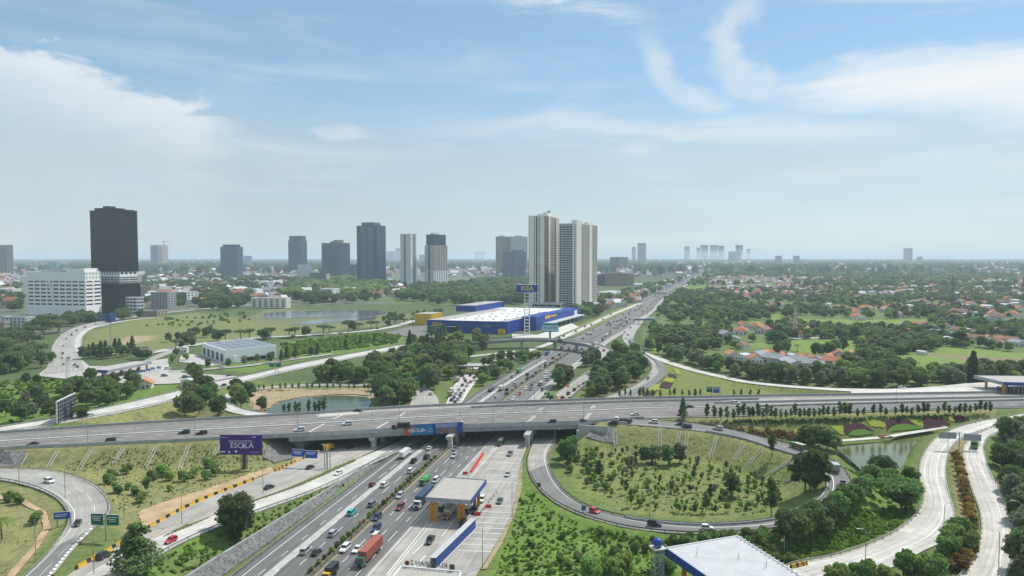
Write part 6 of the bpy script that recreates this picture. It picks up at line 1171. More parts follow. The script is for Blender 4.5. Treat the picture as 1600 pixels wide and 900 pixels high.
for k, (px, py) in enumerate(((433, 736), (438, 733.5), (444, 730.5), (451, 727), (458, 723.5), (477, 716), (493, 709), (497, 707.5), (1240, 887), (1250, 884.5), (1256, 883))):
    w = 'near the left abutment' if px < 600 else 'beside the white toll roof'
    z_ = 2.2 if px > 600 else np.interp(py, [705, 736], [1.0, 2.2]); o = link('road_barrier', bm2, None, tuple(map(float, P(px, py, z_))), .9 if px < 600 else .4); tag(o, 'short yellow barrier block %s' % w, 'barrier', 'short yellow blocks ' + w)
rbm = block_mesh(m_red, m_red, 2.0); k2 = 0
for k in range(14): t_ = k / 13; p = P(737 + (754 - 737) * t_, 737 + (711 - 737) * t_, .04); o = link('road_barrier', rbm, None, tuple(map(float, p)), 1.3); tag(o, 'red plastic barrier in the row at the head of the toll plaza', 'barrier', 'red barrier row on the toll plaza')
for px, py, w in ((727, 741, 'pair of red barriers behind the toll canopy'), (763, 793, 'upper red barrier beside the exit lanes'), (746, 805, 'lower red barrier beside the exit lanes')): tag(link('road_barrier', rbm, None, tuple(map(float, P(px, py, .04))), .1), w, 'barrier')
# excavators of the roadworks
def excavator(px, py, m, label, rz):
    p = G(px, py); root = empty('excavator', tuple(map(float, p)), rz, label, 'excavator'); b = MB(); b.box(0, -1, 0, 4.2, .7, .9, m_black); b.box(0, 1, 0, 4.2, .7, .9, m_black); link('track', b.mesh('track'), root); b = MB(); b.box(-.4, 0, 1.0, 3.2, 2.5, 1.2, m); b.box(.4, .7, 2.2, 1.4, 1.1, 1.1, m_glass); link('cab', b.mesh('cab'), root); b = MB(); b.tube((1, 0, 1.6), (4, 0, 5), .35, .25, m, 6); b.tube((4, 0, 5), (6, 0, 2), .25, .2, m, 6); link('boom', b.mesh('boom'), root); b = MB(); b.box(6, 0, 1.0, .9, 1.1, 1.1, m_dsteel); link('bucket', b.mesh('bucket'), root)
excavator(884, 606, m_orange, 'orange excavator at the roadworks under the big tree', 2.6); excavator(859, 622, mk('machine_green', (.02, .16, .13), .5), 'green excavator at the near end of the roadworks', 2.0)
# ================================================================ vehicles (front towards +X)
PAINT = {'white': (.70, .71, .71), 'silver': (.42, .44, .45), 'grey': (.16, .17, .185), 'black': (.018, .019, .022), 'red': (.50, .018, .03), 'maroon': (.16, .02, .035), 'teal': (.02, .48, .42), 'blue': (.03, .12, .42), 'green': (.06, .30, .05), 'navy': (.016, .03, .085), 'darkgreen': (.03, .12, .07), 'brick': (.30, .085, .065), 'yellow': (.55, .34, .03), 'cream': (.60, .56, .40), 'orange': (.42, .19, .03), 'olive': (.10, .12, .06), 'amber': (.3, .2, .05)}
def paint_m(c): return mk('paint_' + c, PAINT[c], .32 if c not in ('brick', 'navy') else .6, .04, .8, coord='obj', spec=.45, coat=.4 if c not in ('brick',) else 0)
m_lamp = mk('headlight_lens', (.7, .72, .72), .15, .05); m_tail = mk('tail_lens', (.35, .01, .01), .25, .1); m_rim = mk('alloy_rim', (.35, .36, .37), .4, .1, metal=.5); m_win = mk('car_glass', (.015, .02, .024), .08, .1, spec=.55)
DIM = {'sedan': (4.5, 1.76, 1.46, .92, -1.75, .85, -1.05, .15), 'hatch': (3.8, 1.70, 1.52, .95, -1.80, .75, -1.45, .1), 'suv': (4.7, 1.86, 1.80, 1.1, -2.2, .95, -1.95, .35), 'mpv': (4.4, 1.75, 1.72, 1.0, -2.1, 1.05, -1.8, .4), 'van': (4.3, 1.7, 1.92, 1.05, -2.08, 1.6, -1.98, 1.05), 'pickup': (5.2, 1.85, 1.78, 1.1, -.7, 1.0, -.55, .35)}
def wheel(x, y, r=.33, w=.22):
    b = MB(); s = 1 if y > 0 else -1; b.tube((x, y - s * w, r), (x, y, r), r, r, m_black, 12); b.tube((x, y, r), (x, y + s * .015, r), r * .62, r * .58, m_rim, 8); return b
def car_parts(kind, c):
    L, Wd, Hh, belt, xr0, xf0, xr1, xf1 = DIM[kind]; pm = paint_m(c); o = []
    b = MB(); h = Wd / 2
    def ring(x, w, z0, z1): return [(x, -w * .9, z0), (x, -w, z0 + .15), (x, -w, z1 - .12), (x, -w * .9, z1), (x, w * .9, z1), (x, w, z1 - .12), (x, w, z0 + .15), (x, w * .9, z0)]
    hood = belt - .1; f = xf0
    bed = kind == 'pickup'
    b.loft([ring(-L / 2, h * .9, .38, belt * .9), ring(-L / 2 + .12, h * .97, .25, belt - .02), ring(-L / 2 + .9, h, .22, belt), ring(f - .2, h, .22, belt), ring(f + .15, h, .22, hood + .04), ring(L / 2 - .5, h * .97, .22, hood - .06), ring(L / 2 - .12, h * .9, .25, hood - .2), ring(L / 2, h * .78, .34, hood - .34)], pm)
    rt_ = h * .80
    b.loft([[(x, -w, z) , (x, w, z), (x, w * .96, z + .07), (x, -w * .96, z + .07)] for x, w, z in ((xr1 - .05, rt_ * .95, Hh - .09), (xr1 + .2, rt_, Hh - .06), (xf1 - .3, rt_, Hh - .06), (xf1 + .1, rt_ * .95, Hh - .1))], pm)
    for s in (-1, 1):
        for xa, xb in ((xf0, xf1), (xr0, xr1), ((xf0 + xr0) / 2 - .1, (xf1 + xr1) / 2 - .1)): b.tube((xa, s * h * .93, belt - .05), (xb, s * rt_, Hh - .06), .06, .05, pm, 4)
        b.box(xf0 - .25, s * (h + .1), belt, .18, .16, .13, pm)
    o.append(('body', b)); g = MB(); g.loft([[(xr0, -h * .93, belt - .03), (xf0, -h * .93, belt - .03), (xf0, h * .93, belt - .03), (xr0, h * .93, belt - .03)], [(xr1, -rt_ * .98, Hh - .06), (xf1, -rt_ * .98, Hh - .06), (xf1, rt_ * .98, Hh - .06), (xr1, rt_ * .98, Hh - .06)]], m_win); o.append(('window', g))
    if bed:
        d = MB(); d.box((-L / 2 + xr0) / 2 - .1, 0, belt - .02, -xr0 - -L / 2 - .35 if False else (L / 2 + xr0) - .3, Wd * .82, .03, m_black)
        for s in (-1, 1): d.box((-L / 2 + xr0) / 2, s * h * .9, belt - .05, (L / 2 + xr0), .1, .3, pm)
        o.append(('cargo_bed', d))
    for x in (-L * .31, L * .31):
        for y in (-h, h): o.append(('wheel', wheel(x, y)))
    for s in (-1, 1):
        q = MB(); q.box(L / 2 - .14, s * h * .66, hood - .36, .3, .36, .17, m_lamp); o.append(('headlight', q)); q = MB(); q.box(-L / 2 + .06, s * h * .8, belt - .32, .16, .22, .28, m_tail); o.append(('tail_light', q))
    q = MB(); q.box(L / 2 - .03, 0, .36, .1, h * 1.0, .22, m_black); o.append(('grille', q))
    return o
def cab(x0, L, Wd, z0, h, c, o):
    pm = paint_m(c); b = MB(); w = Wd / 2
    b.loft([[(x0, -w, z0), (x0 + L, -w, z0), (x0 + L, w, z0), (x0, w, z0)], [(x0, -w, z0 + h * .5), (x0 + L, -w, z0 + h * .5), (x0 + L, w, z0 + h * .5), (x0, w, z0 + h * .5)], [(x0 + .05, -w * .94, z0 + h), (x0 + L * .82, -w * .94, z0 + h), (x0 + L * .82, w * .94, z0 + h), (x0 + .05, w * .94, z0 + h)]], pm)
    for s in (-1, 1): b.box(x0 + L + .1, s * (w + .12), z0 + h * .55, .1, .2, .45, pm)
    o.append(('cab', b)); g = MB(); g.quad((x0 + L + .015, -w * .9, z0 + h * .52), (x0 + L + .015, w * .9, z0 + h * .52), (x0 + L * .84 + .02, w * .86, z0 + h * .95), (x0 + L * .84 + .02, -w * .86, z0 + h * .95), m_win); o.append(('windscreen', g)); g = MB()
    for s in (-1, 1): g.quad((x0 + .35, s * (w + .012), z0 + h * .53), (x0 + L * .85, s * (w + .012), z0 + h * .53), (x0 + L * .72, s * (w * .95 + .015), z0 + h * .9), (x0 + .35, s * (w * .95 + .015), z0 + h * .9), m_win)
    o.append(('window', g))
    for s in (-1, 1): q = MB(); q.box(x0 + L + .02, s * w * .72, z0 + .2, .08, .35, .2, m_lamp); o.append(('headlight', q))
    q = MB(); q.box(x0 + L + .02, 0, z0 + .05, .08, w * .9, h * .28, m_black); o.append(('grille', q))
def truck_parts(kind, c, c2, L):
    o = []; Wd = 2.4; x0 = -L / 2; cl = 1.9 if kind != 'boxtruck' else 1.6; ch = 2.1; cz = .75
    if kind in ('boxtruck', 'dump', 'pickupbox', 'flatbed'): Wd, ch, cz = 2.0, 1.65, .6
    if kind == 'bus':
        pm, p2 = paint_m(c), paint_m(c2); b = MB(); b.loft([[(x, -w, z0), (x, w, z0), (x, w, z1), (x, -w, z1)] for x, w, z0, z1 in ((x0, 1.15, .6, 3.0), (x0 + .2, 1.25, .45, 3.2), (L / 2 - .35, 1.25, .45, 3.2), (L / 2, 1.18, .5, 2.9))], pm); o.append(('body', b))
        g = MB(); 
        for s in (-1, 1): g.box(0, s * 1.255, 1.55, L * .86, .03, .95, m_win)
        o.append(('window', g)); g = MB(); g.box(L / 2 - .02, 0, 1.35, .12, 2.2, 1.3, m_win); o.append(('windscreen', g)); q = MB(); q.box(-.3, 0, 3.2, L * .8, 2.1, .22, p2); o.append(('roof', q))
        for x in (-L * .28, L * .3):
            for y in (-1.24, 1.24): o.append(('wheel', wheel(x, y, .48, .3)))
        return o
    cab(L / 2 - cl, cl, Wd, cz, ch, c, o); b = MB(); b.box(-.2, 0, .6, L - .6, 1.0, .35, m_dsteel); o.append(('chassis', b)); bl = L - cl - .35; bc = x0 + bl / 2; pm = paint_m(c2)
    if kind in ('container', 'boxtruck', 'pickupbox'):
        bh = 2.7 if kind == 'container' else 2.1; bz = 1.25 if kind == 'container' else 1.0; b = MB(); b.box(bc, 0, bz, bl, Wd + .05, bh, pm); n = int(bl / .6)
        for k in range(n):
            for s in (-1, 1): b.box(x0 + (k + .5) * bl / n, s * (Wd / 2 + .04), bz + .15, .26, .07, bh - .3, pm)
        for z in (bz, bz + bh - .12):
            for s in (-1, 1): b.box(bc, s * (Wd / 2 + .05), z, bl, .1, .14, pm)
        o.append(('container' if kind == 'container' else 'cargo_box', b)); q = MB(); q.box(x0 - .02, 0, bz + .1, .05, .08, bh - .2, m_dsteel); q.box(x0 - .03, .5, bz + .1, .05, .06, bh - .2, m_steel); o.append(('rear_door', q))
    elif kind == 'dump':
        b = MB(); b.loft([[(x0, -Wd / 2, 1.0), (x0 + bl, -Wd / 2, 1.0), (x0 + bl, Wd / 2, 1.0), (x0, Wd / 2, 1.0)], [(x0 - .1, -Wd / 2 - .1, 2.2), (x0 + bl, -Wd / 2 - .1, 2.2), (x0 + bl, Wd / 2 + .1, 2.2), (x0 - .1, Wd / 2 + .1, 2.2)]], pm); o.append(('dump_body', b)); q = MB(); q.box(bc, 0, 2.15, bl * .92, Wd * .88, .25, paint_m('cream') if c2 != 'green' else pm); o.append(('load', q))
    elif kind == 'flatbed':
        b = MB(); b.box(bc, 0, 1.0, bl, Wd, .18, m_dsteel)
        for k in range(7):
            for s in (-1, 1): b.box(x0 + (k + .5) * bl / 7, s * Wd / 2, 1.15, .1, .1, 1.3, m_dsteel)
        b.box(bc, 0, 1.9, bl, Wd + .1, .1, pm); o.append(('cargo_bed', b)); q = MB()
        for k in range(5): q.box(x0 + (k + .6) * bl / 5.5, (k % 2 - .5) * .5, 1.2, bl / 7, 1.0, .8 + .2 * (k % 3), m_steel)
        o.append(('load', q))
    xs = (-L * .36, -L * .26, L * .36) if L > 8 else (-L * .28, L * .3)
    for x in xs:
        for y in (-Wd / 2, Wd / 2): o.append(('wheel', wheel(x, y, .48 if L > 8 else .4, .3)))
    for s in (-1, 1): q = MB(); q.box(x0 + .02, s * Wd * .4, .8, .1, .3, .2, m_tail); o.append(('tail_light', q))
    return o
_V = {}
def parts_for(kind, c, c2, L):
    return car_parts(kind, c) if kind in DIM else truck_parts(kind, c, c2, L)
VTOP = {}
def road_pose(key, px, py, z=None):
    r = RD[key]; z = float(np.mean(r.C[:, 2])) if z is None else z
    for _ in range(4): p = P(px, py, z); i = int(np.argmin(np.hypot(r.C[:, 0] - p[0], r.C[:, 1] - p[1]))); z = float(r.C[i, 2])
    p = P(px, py, z + .03); return p, math.atan2(r.T[i][1], r.T[i][0])
ZC = {}
CATN = {'sedan': 'car', 'hatch': 'car', 'suv': 'car', 'mpv': 'car', 'van': 'van', 'pickup': 'pickup truck', 'bus': 'bus', 'container': 'truck', 'boxtruck': 'truck', 'dump': 'truck', 'flatbed': 'truck', 'pickupbox': 'truck'}
NAMN = {'sedan': 'sedan_car', 'hatch': 'hatchback_car', 'suv': 'suv_car', 'mpv': 'people_carrier', 'van': 'van', 'pickup': 'pickup_truck', 'bus': 'bus', 'container': 'container_truck', 'boxtruck': 'box_truck', 'dump': 'dump_truck', 'flatbed': 'flatbed_truck', 'pickupbox': 'box_truck'}
def veh(kind, c, px, py, key, d, label, c2=None, L=7.0, near_=True, group='vehicles on the interchange', p=None, ang=None, cat=None):
    if p is None: p, ang = road_pose(key, px, py)
    if d < 0: ang += math.pi
    k = (kind, c, c2, L, near_)
    if near_:
        root = empty(NAMN[kind], tuple(map(float, p)), ang, label, CATN[kind], group)
        if k not in _V: _V[k] = [(n, fixn(b.mesh(n))) for n, b in parts_for(kind, c, c2, L)]
        for n, me in _V[k]: link(n, me, root)
        return root
    if k not in _V:
        b = MB(); [b.merge(q) for n, q in parts_for(kind, c, c2, L)]; _V[k] = fixn(b.mesh(NAMN[kind]))
    return tag(link(NAMN[kind], _V[k], None, tuple(map(float, p)), ang), label, CATN[kind], group)
V = [
 ('suv', 'white', 77, 754, 'E', 1, 'white suv alone on the lower left loop ramp'), ('sedan', 'black', 121, 820, 'E', 1, 'black sedan near the zebra tip of the lower left loop'),
 ('sedan', 'black', 51, 695.5, 'deck', -1, 'black sedan at the left end of the overpass'), ('van', 'black', 172, 691, 'deck', -1, 'boxy black van on the overpass above the slope drains'), ('suv', 'black', 288, 677.5, 'deck', -1, 'black car just left of another black one on the overpass'), ('suv', 'black', 315, 678.5, 'deck', -1, 'black car just right of another black one on the overpass'),
 ('suv', 'white', 468, 673.5, 'deck', -1, 'white suv on the overpass above the left abutment'), ('suv', 'white', 542, 664, 'deck', -1, 'white suv in the middle lanes of the overpass span'), ('pickup', 'white', 722, 664.5, 'deck', -1, 'white car behind the right end of the banner'), ('sedan', 'black', 559, 643, 'deck', 1, 'black car on the far lanes of the overpass by the pond'), ('suv', 'black', 862, 661, 'deck', -1, 'black suv by the parapet right of the bridge pier'), ('sedan', 'black', 908, 659.5, 'deck', -1, 'black sedan by the parapet at the right abutment'),
 ('sedan', 'black', 959, 661.5, 'F', 1, 'black car beside the loaded truck at the ramp fork'), ('sedan', 'white', 992, 648.5, 'deck', -1, 'white sedan behind the loaded truck on the overpass'), ('mpv', 'white', 1021, 661, 'F', 1, 'white people carrier following the loaded truck on the ramp'), ('sedan', 'black', 1063, 664.5, 'F', 1, 'black car just behind a dark suv on the ramp'), ('suv', 'navy', 1073, 668.5, 'F', 1, 'dark suv beside a black car on the ramp'), ('suv', 'silver', 1122, 671.5, 'F', 1, 'silver suv on the ramp below the tree row'), ('suv', 'white', 1277, 716, 'F', 1, 'white car behind the tipper on the right bend'), ('pickup', 'grey', 1317, 758, 'F', 1, 'dark pickup leading down the right bend'), ('suv', 'white', 1262, 803, 'F', 1, 'white car hidden behind the dark hedge trees on the loop'),
 ('hatch', 'red', 929, 801, 'F', 1, 'bright red hatchback on the bottom of the big loop'), ('mpv', 'black', 1023, 821, 'F', 1, 'black people carrier on the bottom of the big loop'), ('hatch', 'white', 1105, 827, 'F', 1, 'white hatchback on the bottom of the big loop'),
 ('sedan', 'black', 1077, 636.5, 'deck', 1, 'dark car on the white far lanes by the lone conifer'), ('sedan', 'silver', 140, 651, 'H', -1, 'silver car on the straight white ramp by the dark billboard'), ('suv', 'black', 349, 604, 'H', -1, 'black suv on the straight white ramp by the round tree'), ('sedan', 'black', 357, 588, 'H', -1, 'dark car on the far side of the straight white ramp'),
 ('sedan', 'black', 421, 763, 'D', 1, 'black sedan on the yellow striped service road'), ('sedan', 'black', 485, 732, 'D', 1, 'black car on the service road below the blue signs'), ('suv', 'black', 162, 871, 'D', 1, 'black car half hidden by the layered tree at the barriers'), ('hatch', 'red', 267, 847, 'C', -1, 'bright red hatchback on the white service road'), ('sedan', 'white', 529, 741, 'C', -1, 'white sedan on the white service road above the stone wall'),
 ('sedan', 'white', 671, 702, 'hwl', 1, 'white car entering the shade of the overpass'), ('suv', 'black', 647, 722, 'hwl', 1, 'black suv behind the white lorry'), ('suv', 'black', 667, 716, 'hwl', 1, 'black car near the median below the overpass'), ('suv', 'white', 642, 737.5, 'hwl', 1, 'white suv hugging the planted median'), ('hatch', 'maroon', 582, 759, 'hwl', 1, 'dark red car left of a white suv on the highway'), ('suv', 'white', 601, 759.5, 'hwl', 1, 'white suv right of the dark red car on the highway'), ('suv', 'grey', 582, 790, 'hwl', 1, 'dark grey suv beside the median shrubs'), ('suv', 'teal', 550, 803, 'hwl', 1, 'bright turquoise car on the highway'), ('mpv', 'silver', 521, 836, 'hwl', 1, 'silver people carrier behind the turquoise car'), ('suv', 'silver', 478, 863, 'hwl', 1, 'silver suv next to a dark car at the bottom of the highway'), ('sedan', 'black', 495, 865, 'hwl', 1, 'black car next to a silver suv at the bottom of the highway'),
 ('mpv', 'silver', 625, 777, 'hwr', -1, 'silver car on the inner lane of the oncoming highway'), ('suv', 'maroon', 625, 795, 'hwr', -1, 'maroon suv on the oncoming highway'), ('suv', 'navy', 589, 811, 'hwr', -1, 'navy suv in front of another dark one'), ('suv', 'navy', 588, 828, 'hwr', -1, 'navy suv behind the white lorry cab'), ('van', 'white', 586, 843, 'hwr', -1, 'white van tucked behind the red container'), ('suv', 'white', 539, 860, 'hwr', -1, 'white suv with dark windows on the inner lane, left of a white sedan'), ('sedan', 'white', 558, 861, 'hwr', -1, 'white sedan beside the green container cab'), ('van', 'white', 681, 753, 'hwr', -1, 'small white van beside the green tipper'), ('sedan', 'grey', 711, 703, 'hwr', -1, 'grey car coming out from under the overpass'), ('pickup', 'silver', 709.5, 714, 'hwr', -1, 'silver pickup just out of the overpass shade'),
 ('pickup', 'grey', 797, 711, 'strip', -1, 'dark pickup on the exit lanes near the overpass'), ('sedan', 'silver', 793, 743, 'strip', -1, 'grey sedan in the middle of the exit lanes'), ('sedan', 'darkgreen', 781, 785, 'strip', -1, 'dark green sedan on the exit lanes beside the toll canopy'), ('suv', 'white', 753, 783, 'strip', -1, 'white suv beside the blue canopy side'), ('suv', 'black', 741, 800, 'strip', -1, 'black car leaving the toll canopy lane'), ('pickup', 'black', 672, 847, 'strip', -1, 'black pickup leaving the toll plaza'), ('suv', 'black', 723, 821, 'strip', -1, 'black car in the shade of the toll canopy'),
 ('sedan', 'black', 547, 700, 'D', 1, 'dark car deep under the left overpass span'), ('suv', 'white', 1150, 631, 'deck', 1, 'white van on the far lanes behind the tree row'), ('sedan', 'white', 1410, 606.5, 'O', 1, 'white car on the road before the right toll canopy')]
for v in V: veh(*v)
veh('flatbed', 'white', 974, 660, 'F', 1, 'white cabbed truck loaded with dark frames at the ramp fork', 'grey', 8.5); veh('pickupbox', 'black', 626, 671, 'deck', -1, 'black covered truck behind the banner on the overpass', 'black', 8.0)
veh('dump', 'green', 1246, 701, 'F', 1, 'green tipper truck with pale load on the right bend', 'olive', 7.0); veh('boxtruck', 'white', 1304, 736, 'F', 1, 'white box truck on the right bend of the loop', 'silver', 6.0)
veh('boxtruck', 'white', 633, 713, 'hwl', 1, 'large white lorry on the highway before the overpass', 'white', 10.0); veh('container', 'darkgreen', 577, 872, 'hwr', -1, 'green cabbed lorry with a long brick red container', 'brick', 14.5); veh('container', 'white', 662, 785, 'hwr', -1, 'white cabbed lorry with a blue container beside the toll canopy', 'navy', 15.5); veh('dump', 'green', 664, 755, 'hwr', -1, 'bright green tipper on the oncoming highway', 'green', 7.5); veh('boxtruck', 'yellow', 516, 902, 'hwr', -1, 'yellow fronted truck cut by the bottom edge', 'black', 6.5); veh('boxtruck', 'orange', 702, 806, 'strip', -1, 'orange truck inside the toll canopy', 'cream', 9.5); veh('bus', 'green', 1524, 697, 'G2', -1, 'green and white bus on the rightmost slip road', 'white', 10.5); veh('dump', 'olive', 782, 694, 'hwr', -1, 'drab green truck in the shade under the overpass', 'olive', 8.0); veh('boxtruck', 'yellow', 514, 704, 'D', 1, 'yellow truck half in the shade at the left overpass span', 'yellow', 6.0)
# middle distance: one mesh each
def zz(ox, oy, s, items, key, d, where, group):
    for it in items:
        k, c, x, y = it[:4]; px, py = ox + x / s, oy + y / s
        lb = it[4] if len(it) > 4 else '%s %s %s' % (c, {'suv': 'suv', 'sedan': 'sedan', 'mpv': 'people carrier', 'van': 'van', 'hatch': 'hatchback', 'pickup': 'pickup'}.get(k, 'lorry'), where)
        veh(k, c, px, py + .8, key, d, lb, it[5] if len(it) > 5 else ('white' if k not in DIM else None), it[6] if len(it) > 6 else 7.0, False, group)
zz(680, 540, 8, [('flatbed', 'black', 700, 560, 'dark flatbed lorry in the outer lane beyond the overpass', 'grey', 9.0), ('boxtruck', 'white', 830, 550, 'pale canvas covered lorry beside the dark flatbed', 'cream', 8.0), ('mpv', 'white', 760, 650, 'white people carrier just beyond the overpass'), ('suv', 'black', 900, 555, 'black suv beside the pale lorry, upper'), ('suv', 'black', 893, 605, 'black suv beside the median shrubs, below another'), ('suv', 'silver', 1000, 485, 'silver suv alone in the third lane'), ('sedan', 'white', 1083, 460, 'white sedan by the median shrubs beyond the overpass'), ('boxtruck', 'green', 1048, 330, 'bright green box lorry in the outer lane', 'green', 8.5), ('van', 'silver', 968, 390, 'silver van behind the green box lorry'), ('suv', 'black', 1155, 365, 'black suv right of the green box lorry'), ('suv', 'grey', 1165, 405, 'dark grey suv below a black one by the median'), ('suv', 'black', 1220, 390, 'black suv close to the median opposite the big tree'), ('suv', 'grey', 1262, 340, 'grey suv near the median left of the big tree'), ('sedan', 'silver', 1312, 262, 'silver sedan in the middle lane near the big tree'), ('van', 'silver', 1382, 225, 'silver van below the blue lorry'), ('suv', 'black', 1382, 258, 'black suv right under the silver van'), ('suv', 'black', 1448, 222, 'black suv by the median below the flyover'), ('sedan', 'white', 1515, 170, 'white sedan by the median near the flyover'), ('suv', 'black', 1475, 160, 'black suv right of the blue lorry'), ('boxtruck', 'blue', 1402, 110, 'bright blue box lorry near the flyover', 'blue', 9.5), ('suv', 'black', 1552, 115, 'black suv under the flyover')], 'hwl', 1, '', 'vehicles on the highway beyond the overpass')
zz(680, 540, 8, [('suv', 'white', 975, 672, 'white suv coming towards the overpass by the median'), ('hatch', 'red', 1055, 606, 'red hatchback coming towards the overpass, nearer of two'), ('suv', 'white', 1130, 542, 'white suv right beside the yellow median line'), ('suv', 'grey', 1190, 548, 'grey suv between the red car and the green tipper'), ('hatch', 'maroon', 1205, 495, 'red hatchback further up the oncoming lanes'), ('sedan', 'silver', 1255, 442, 'silver sedan left of the green tipper'), ('dump', 'green', 1318, 490, 'green tipper left of the big tree', 'olive', 7.5), ('suv', 'black', 1340, 556, 'black suv near the green excavator'), ('suv', 'white', 1385, 340, 'white suv at the left of the big tree, upper'), ('suv', 'white', 1377, 400, 'white suv at the left of the big tree, lower'), ('suv', 'grey', 1400, 428, 'grey suv in front of the big tree')], 'hwr', -1, '', 'vehicles on the highway beyond the overpass')
zz(860, 520, 7.27, [('suv', 'black', 140, 745, 'first black suv of the queue by the roadworks'), ('suv', 'black', 205, 695, 'second black suv of the queue by the roadworks'), ('suv', 'black', 275, 650, 'third black suv of the queue by the roadworks'), ('suv', 'white', 330, 606, 'white suv of the queue beside the red earth'), ('sedan', 'grey', 382, 575, 'grey sedan of the queue behind the white suv'), ('suv', 'white', 455, 515, 'white suv of the queue beside the hedge'), ('sedan', 'white', 435, 458, 'white sedan in the left lane of the queue'), ('suv', 'grey', 520, 470, 'dark suv of the queue against the hedge'), ('suv', 'grey', 500, 412, 'grey suv in the left lane below the flyover bend'), ('suv', 'grey', 562, 436, 'grey suv in the right lane below the flyover bend'), ('suv', 'black', 550, 365, 'black suv at the inner edge of the flyover bend'), ('sedan', 'silver', 662, 354, 'silver sedan in the flyover bend'), ('suv', 'white', 686, 294, 'white suv at the top of the flyover bend'), ('hatch', 'red', 606, 200, 'red car on the flyover where it turns'), ('suv', 'black', 480, 146, 'black suv on the flyover above the highway'), ('suv', 'black', 105, 90, 'black suv on the flyover near the teal billboard')], 'M', -1, '', 'cars queuing on the curved flyover')
zz(860, 520, 7.27, [('suv', 'grey', 1108, 522, 'dark suv on the curved slip road by the hedge'), ('sedan', 'white', 1140, 460, 'white sedan on the curved slip road by the hedge')], 'N', -1, '', 'cars on the slip road by the hedge')
zz(400, 480, 4, [('van', 'white', 1053, 498, 'white van on the bend under the green gantry'), ('hatch', 'maroon', 1035, 526, 'dark red car on the bend under the green gantry'), ('sedan', 'silver', 1090, 544, 'silver sedan on the bend under the green gantry')], 'D', 1, '', 'cars on the bend under the green gantry')
zz(680, 540, 8, [('boxtruck', 'silver', 283, 440, 'silver lorry at the head of the toll queue', 'silver', 6.5), ('boxtruck', 'white', 212, 580, 'tall white box lorry in the toll queue', 'white', 6.5), ('boxtruck', 'grey', 190, 625, 'brown grey lorry behind the tall white box lorry', 'amber', 5.5)], 'C', 1, '', 'vehicles in the toll queue')
for c, x, y in (('grey', 340, 505), ('silver', 362, 570), ('white', 330, 600), ('white', 262, 610), ('grey', 312, 640), ('silver', 285, 680), ('black', 205, 690), ('grey', 236, 660), ('grey', 382, 450), ('red', 440, 465), ('black', 250, 718), ('white', 398, 515), ('black', 440, 380), ('grey', 490, 408), ('black', 345, 385), ('white', 300, 560), ('black', 318, 612), ('white', 410, 480), ('silver', 365, 420)): veh('suv', c, 680 + x / 8, 540 + y / 8, 'C', 1, '%s car in the dense queue before the small toll gate' % c, None, 7, False, 'cars in the dense queue before the small toll gate')
# far highway jam: spread along the lanes
jam = 0
def lane_pose(r, f, i): p = r.L[i] * (1 - f) + r.R[i] * f; return np.array([p[0], p[1], .16]), math.atan2(r.T[i][1], r.T[i][0])
cols = ['white', 'white', 'silver', 'grey', 'black', 'black', 'grey', 'silver', 'red', 'navy']
for r, d, lanes, s0, n in ((hw_l, 1, (.2, .4, .6, .8), .16, 115), (hw_r, -1, (.15, .38, .62, .86), .16, 115)):
    y0 = [i for i in range(len(r.C)) if r.C[i, 1] > 640][0]
    for k in range(n):
        i = int(y0 + (R.random() ** 1.5) * (len(r.C) - 1 - y0)); p, a = lane_pose(r, R.choice(lanes) + R.uniform(-.02, .02), i); kd = R.choice(['suv', 'suv', 'sedan', 'mpv', 'van', 'boxtruck'] if R.random() < .75 else ['suv'])
        c = R.choice(cols); w = 'leaving' if d > 0 else 'oncoming'
        veh(kd, c if kd != 'boxtruck' else 'white', 0, 0, None, d, '%s %s among the dense %s traffic of the far highway' % (c if kd != 'boxtruck' else 'white', {'boxtruck': 'lorry'}.get(kd, 'car'), w), 'white' if kd == 'boxtruck' else None, 7.0, False, 'dense %s traffic of the far highway' % w, p, a)
for key, pts, d, w in (('P', [(874, 529), (881, 526), (900, 518.5), (914, 511), (924, 508), (942, 499), (955, 492)], 1, 'dark car on the pale frontage road by the teal billboard'), ('N', [(978, 529), (984, 536), (976, 520), (990, 545), (981, 524), (985, 513), (993, 502), (1006, 553), (1000, 548)], -1, 'car in the queue on the slip road beside the wood'), ('J', [(104, 530), (99, 541), (112, 524), (98, 553), (120, 517), (97, 560), (133, 512), (150, 507), (117, 571), (121, 574), (99, 570), (225, 493), (205, 496)], 1, 'small car on the pale avenue to the left toll plaza'), ('K', [(532, 521), (458, 526), (590, 514), (420, 527), (241, 550), (610, 508)], 1, 'small car on the avenue of rain trees'), ('U', [(262, 577), (347, 575), (257, 588), (290, 590), (315, 588)], 1, 'small car near the left toll canopy')):
    for k, (px, py) in enumerate(pts): c = R.choice(cols[:8]) if 'dark' not in w else 'black'; veh('suv', c, px, py, key, d, w if 'dark' in w else c + ' ' + w, None, 7, False, w)
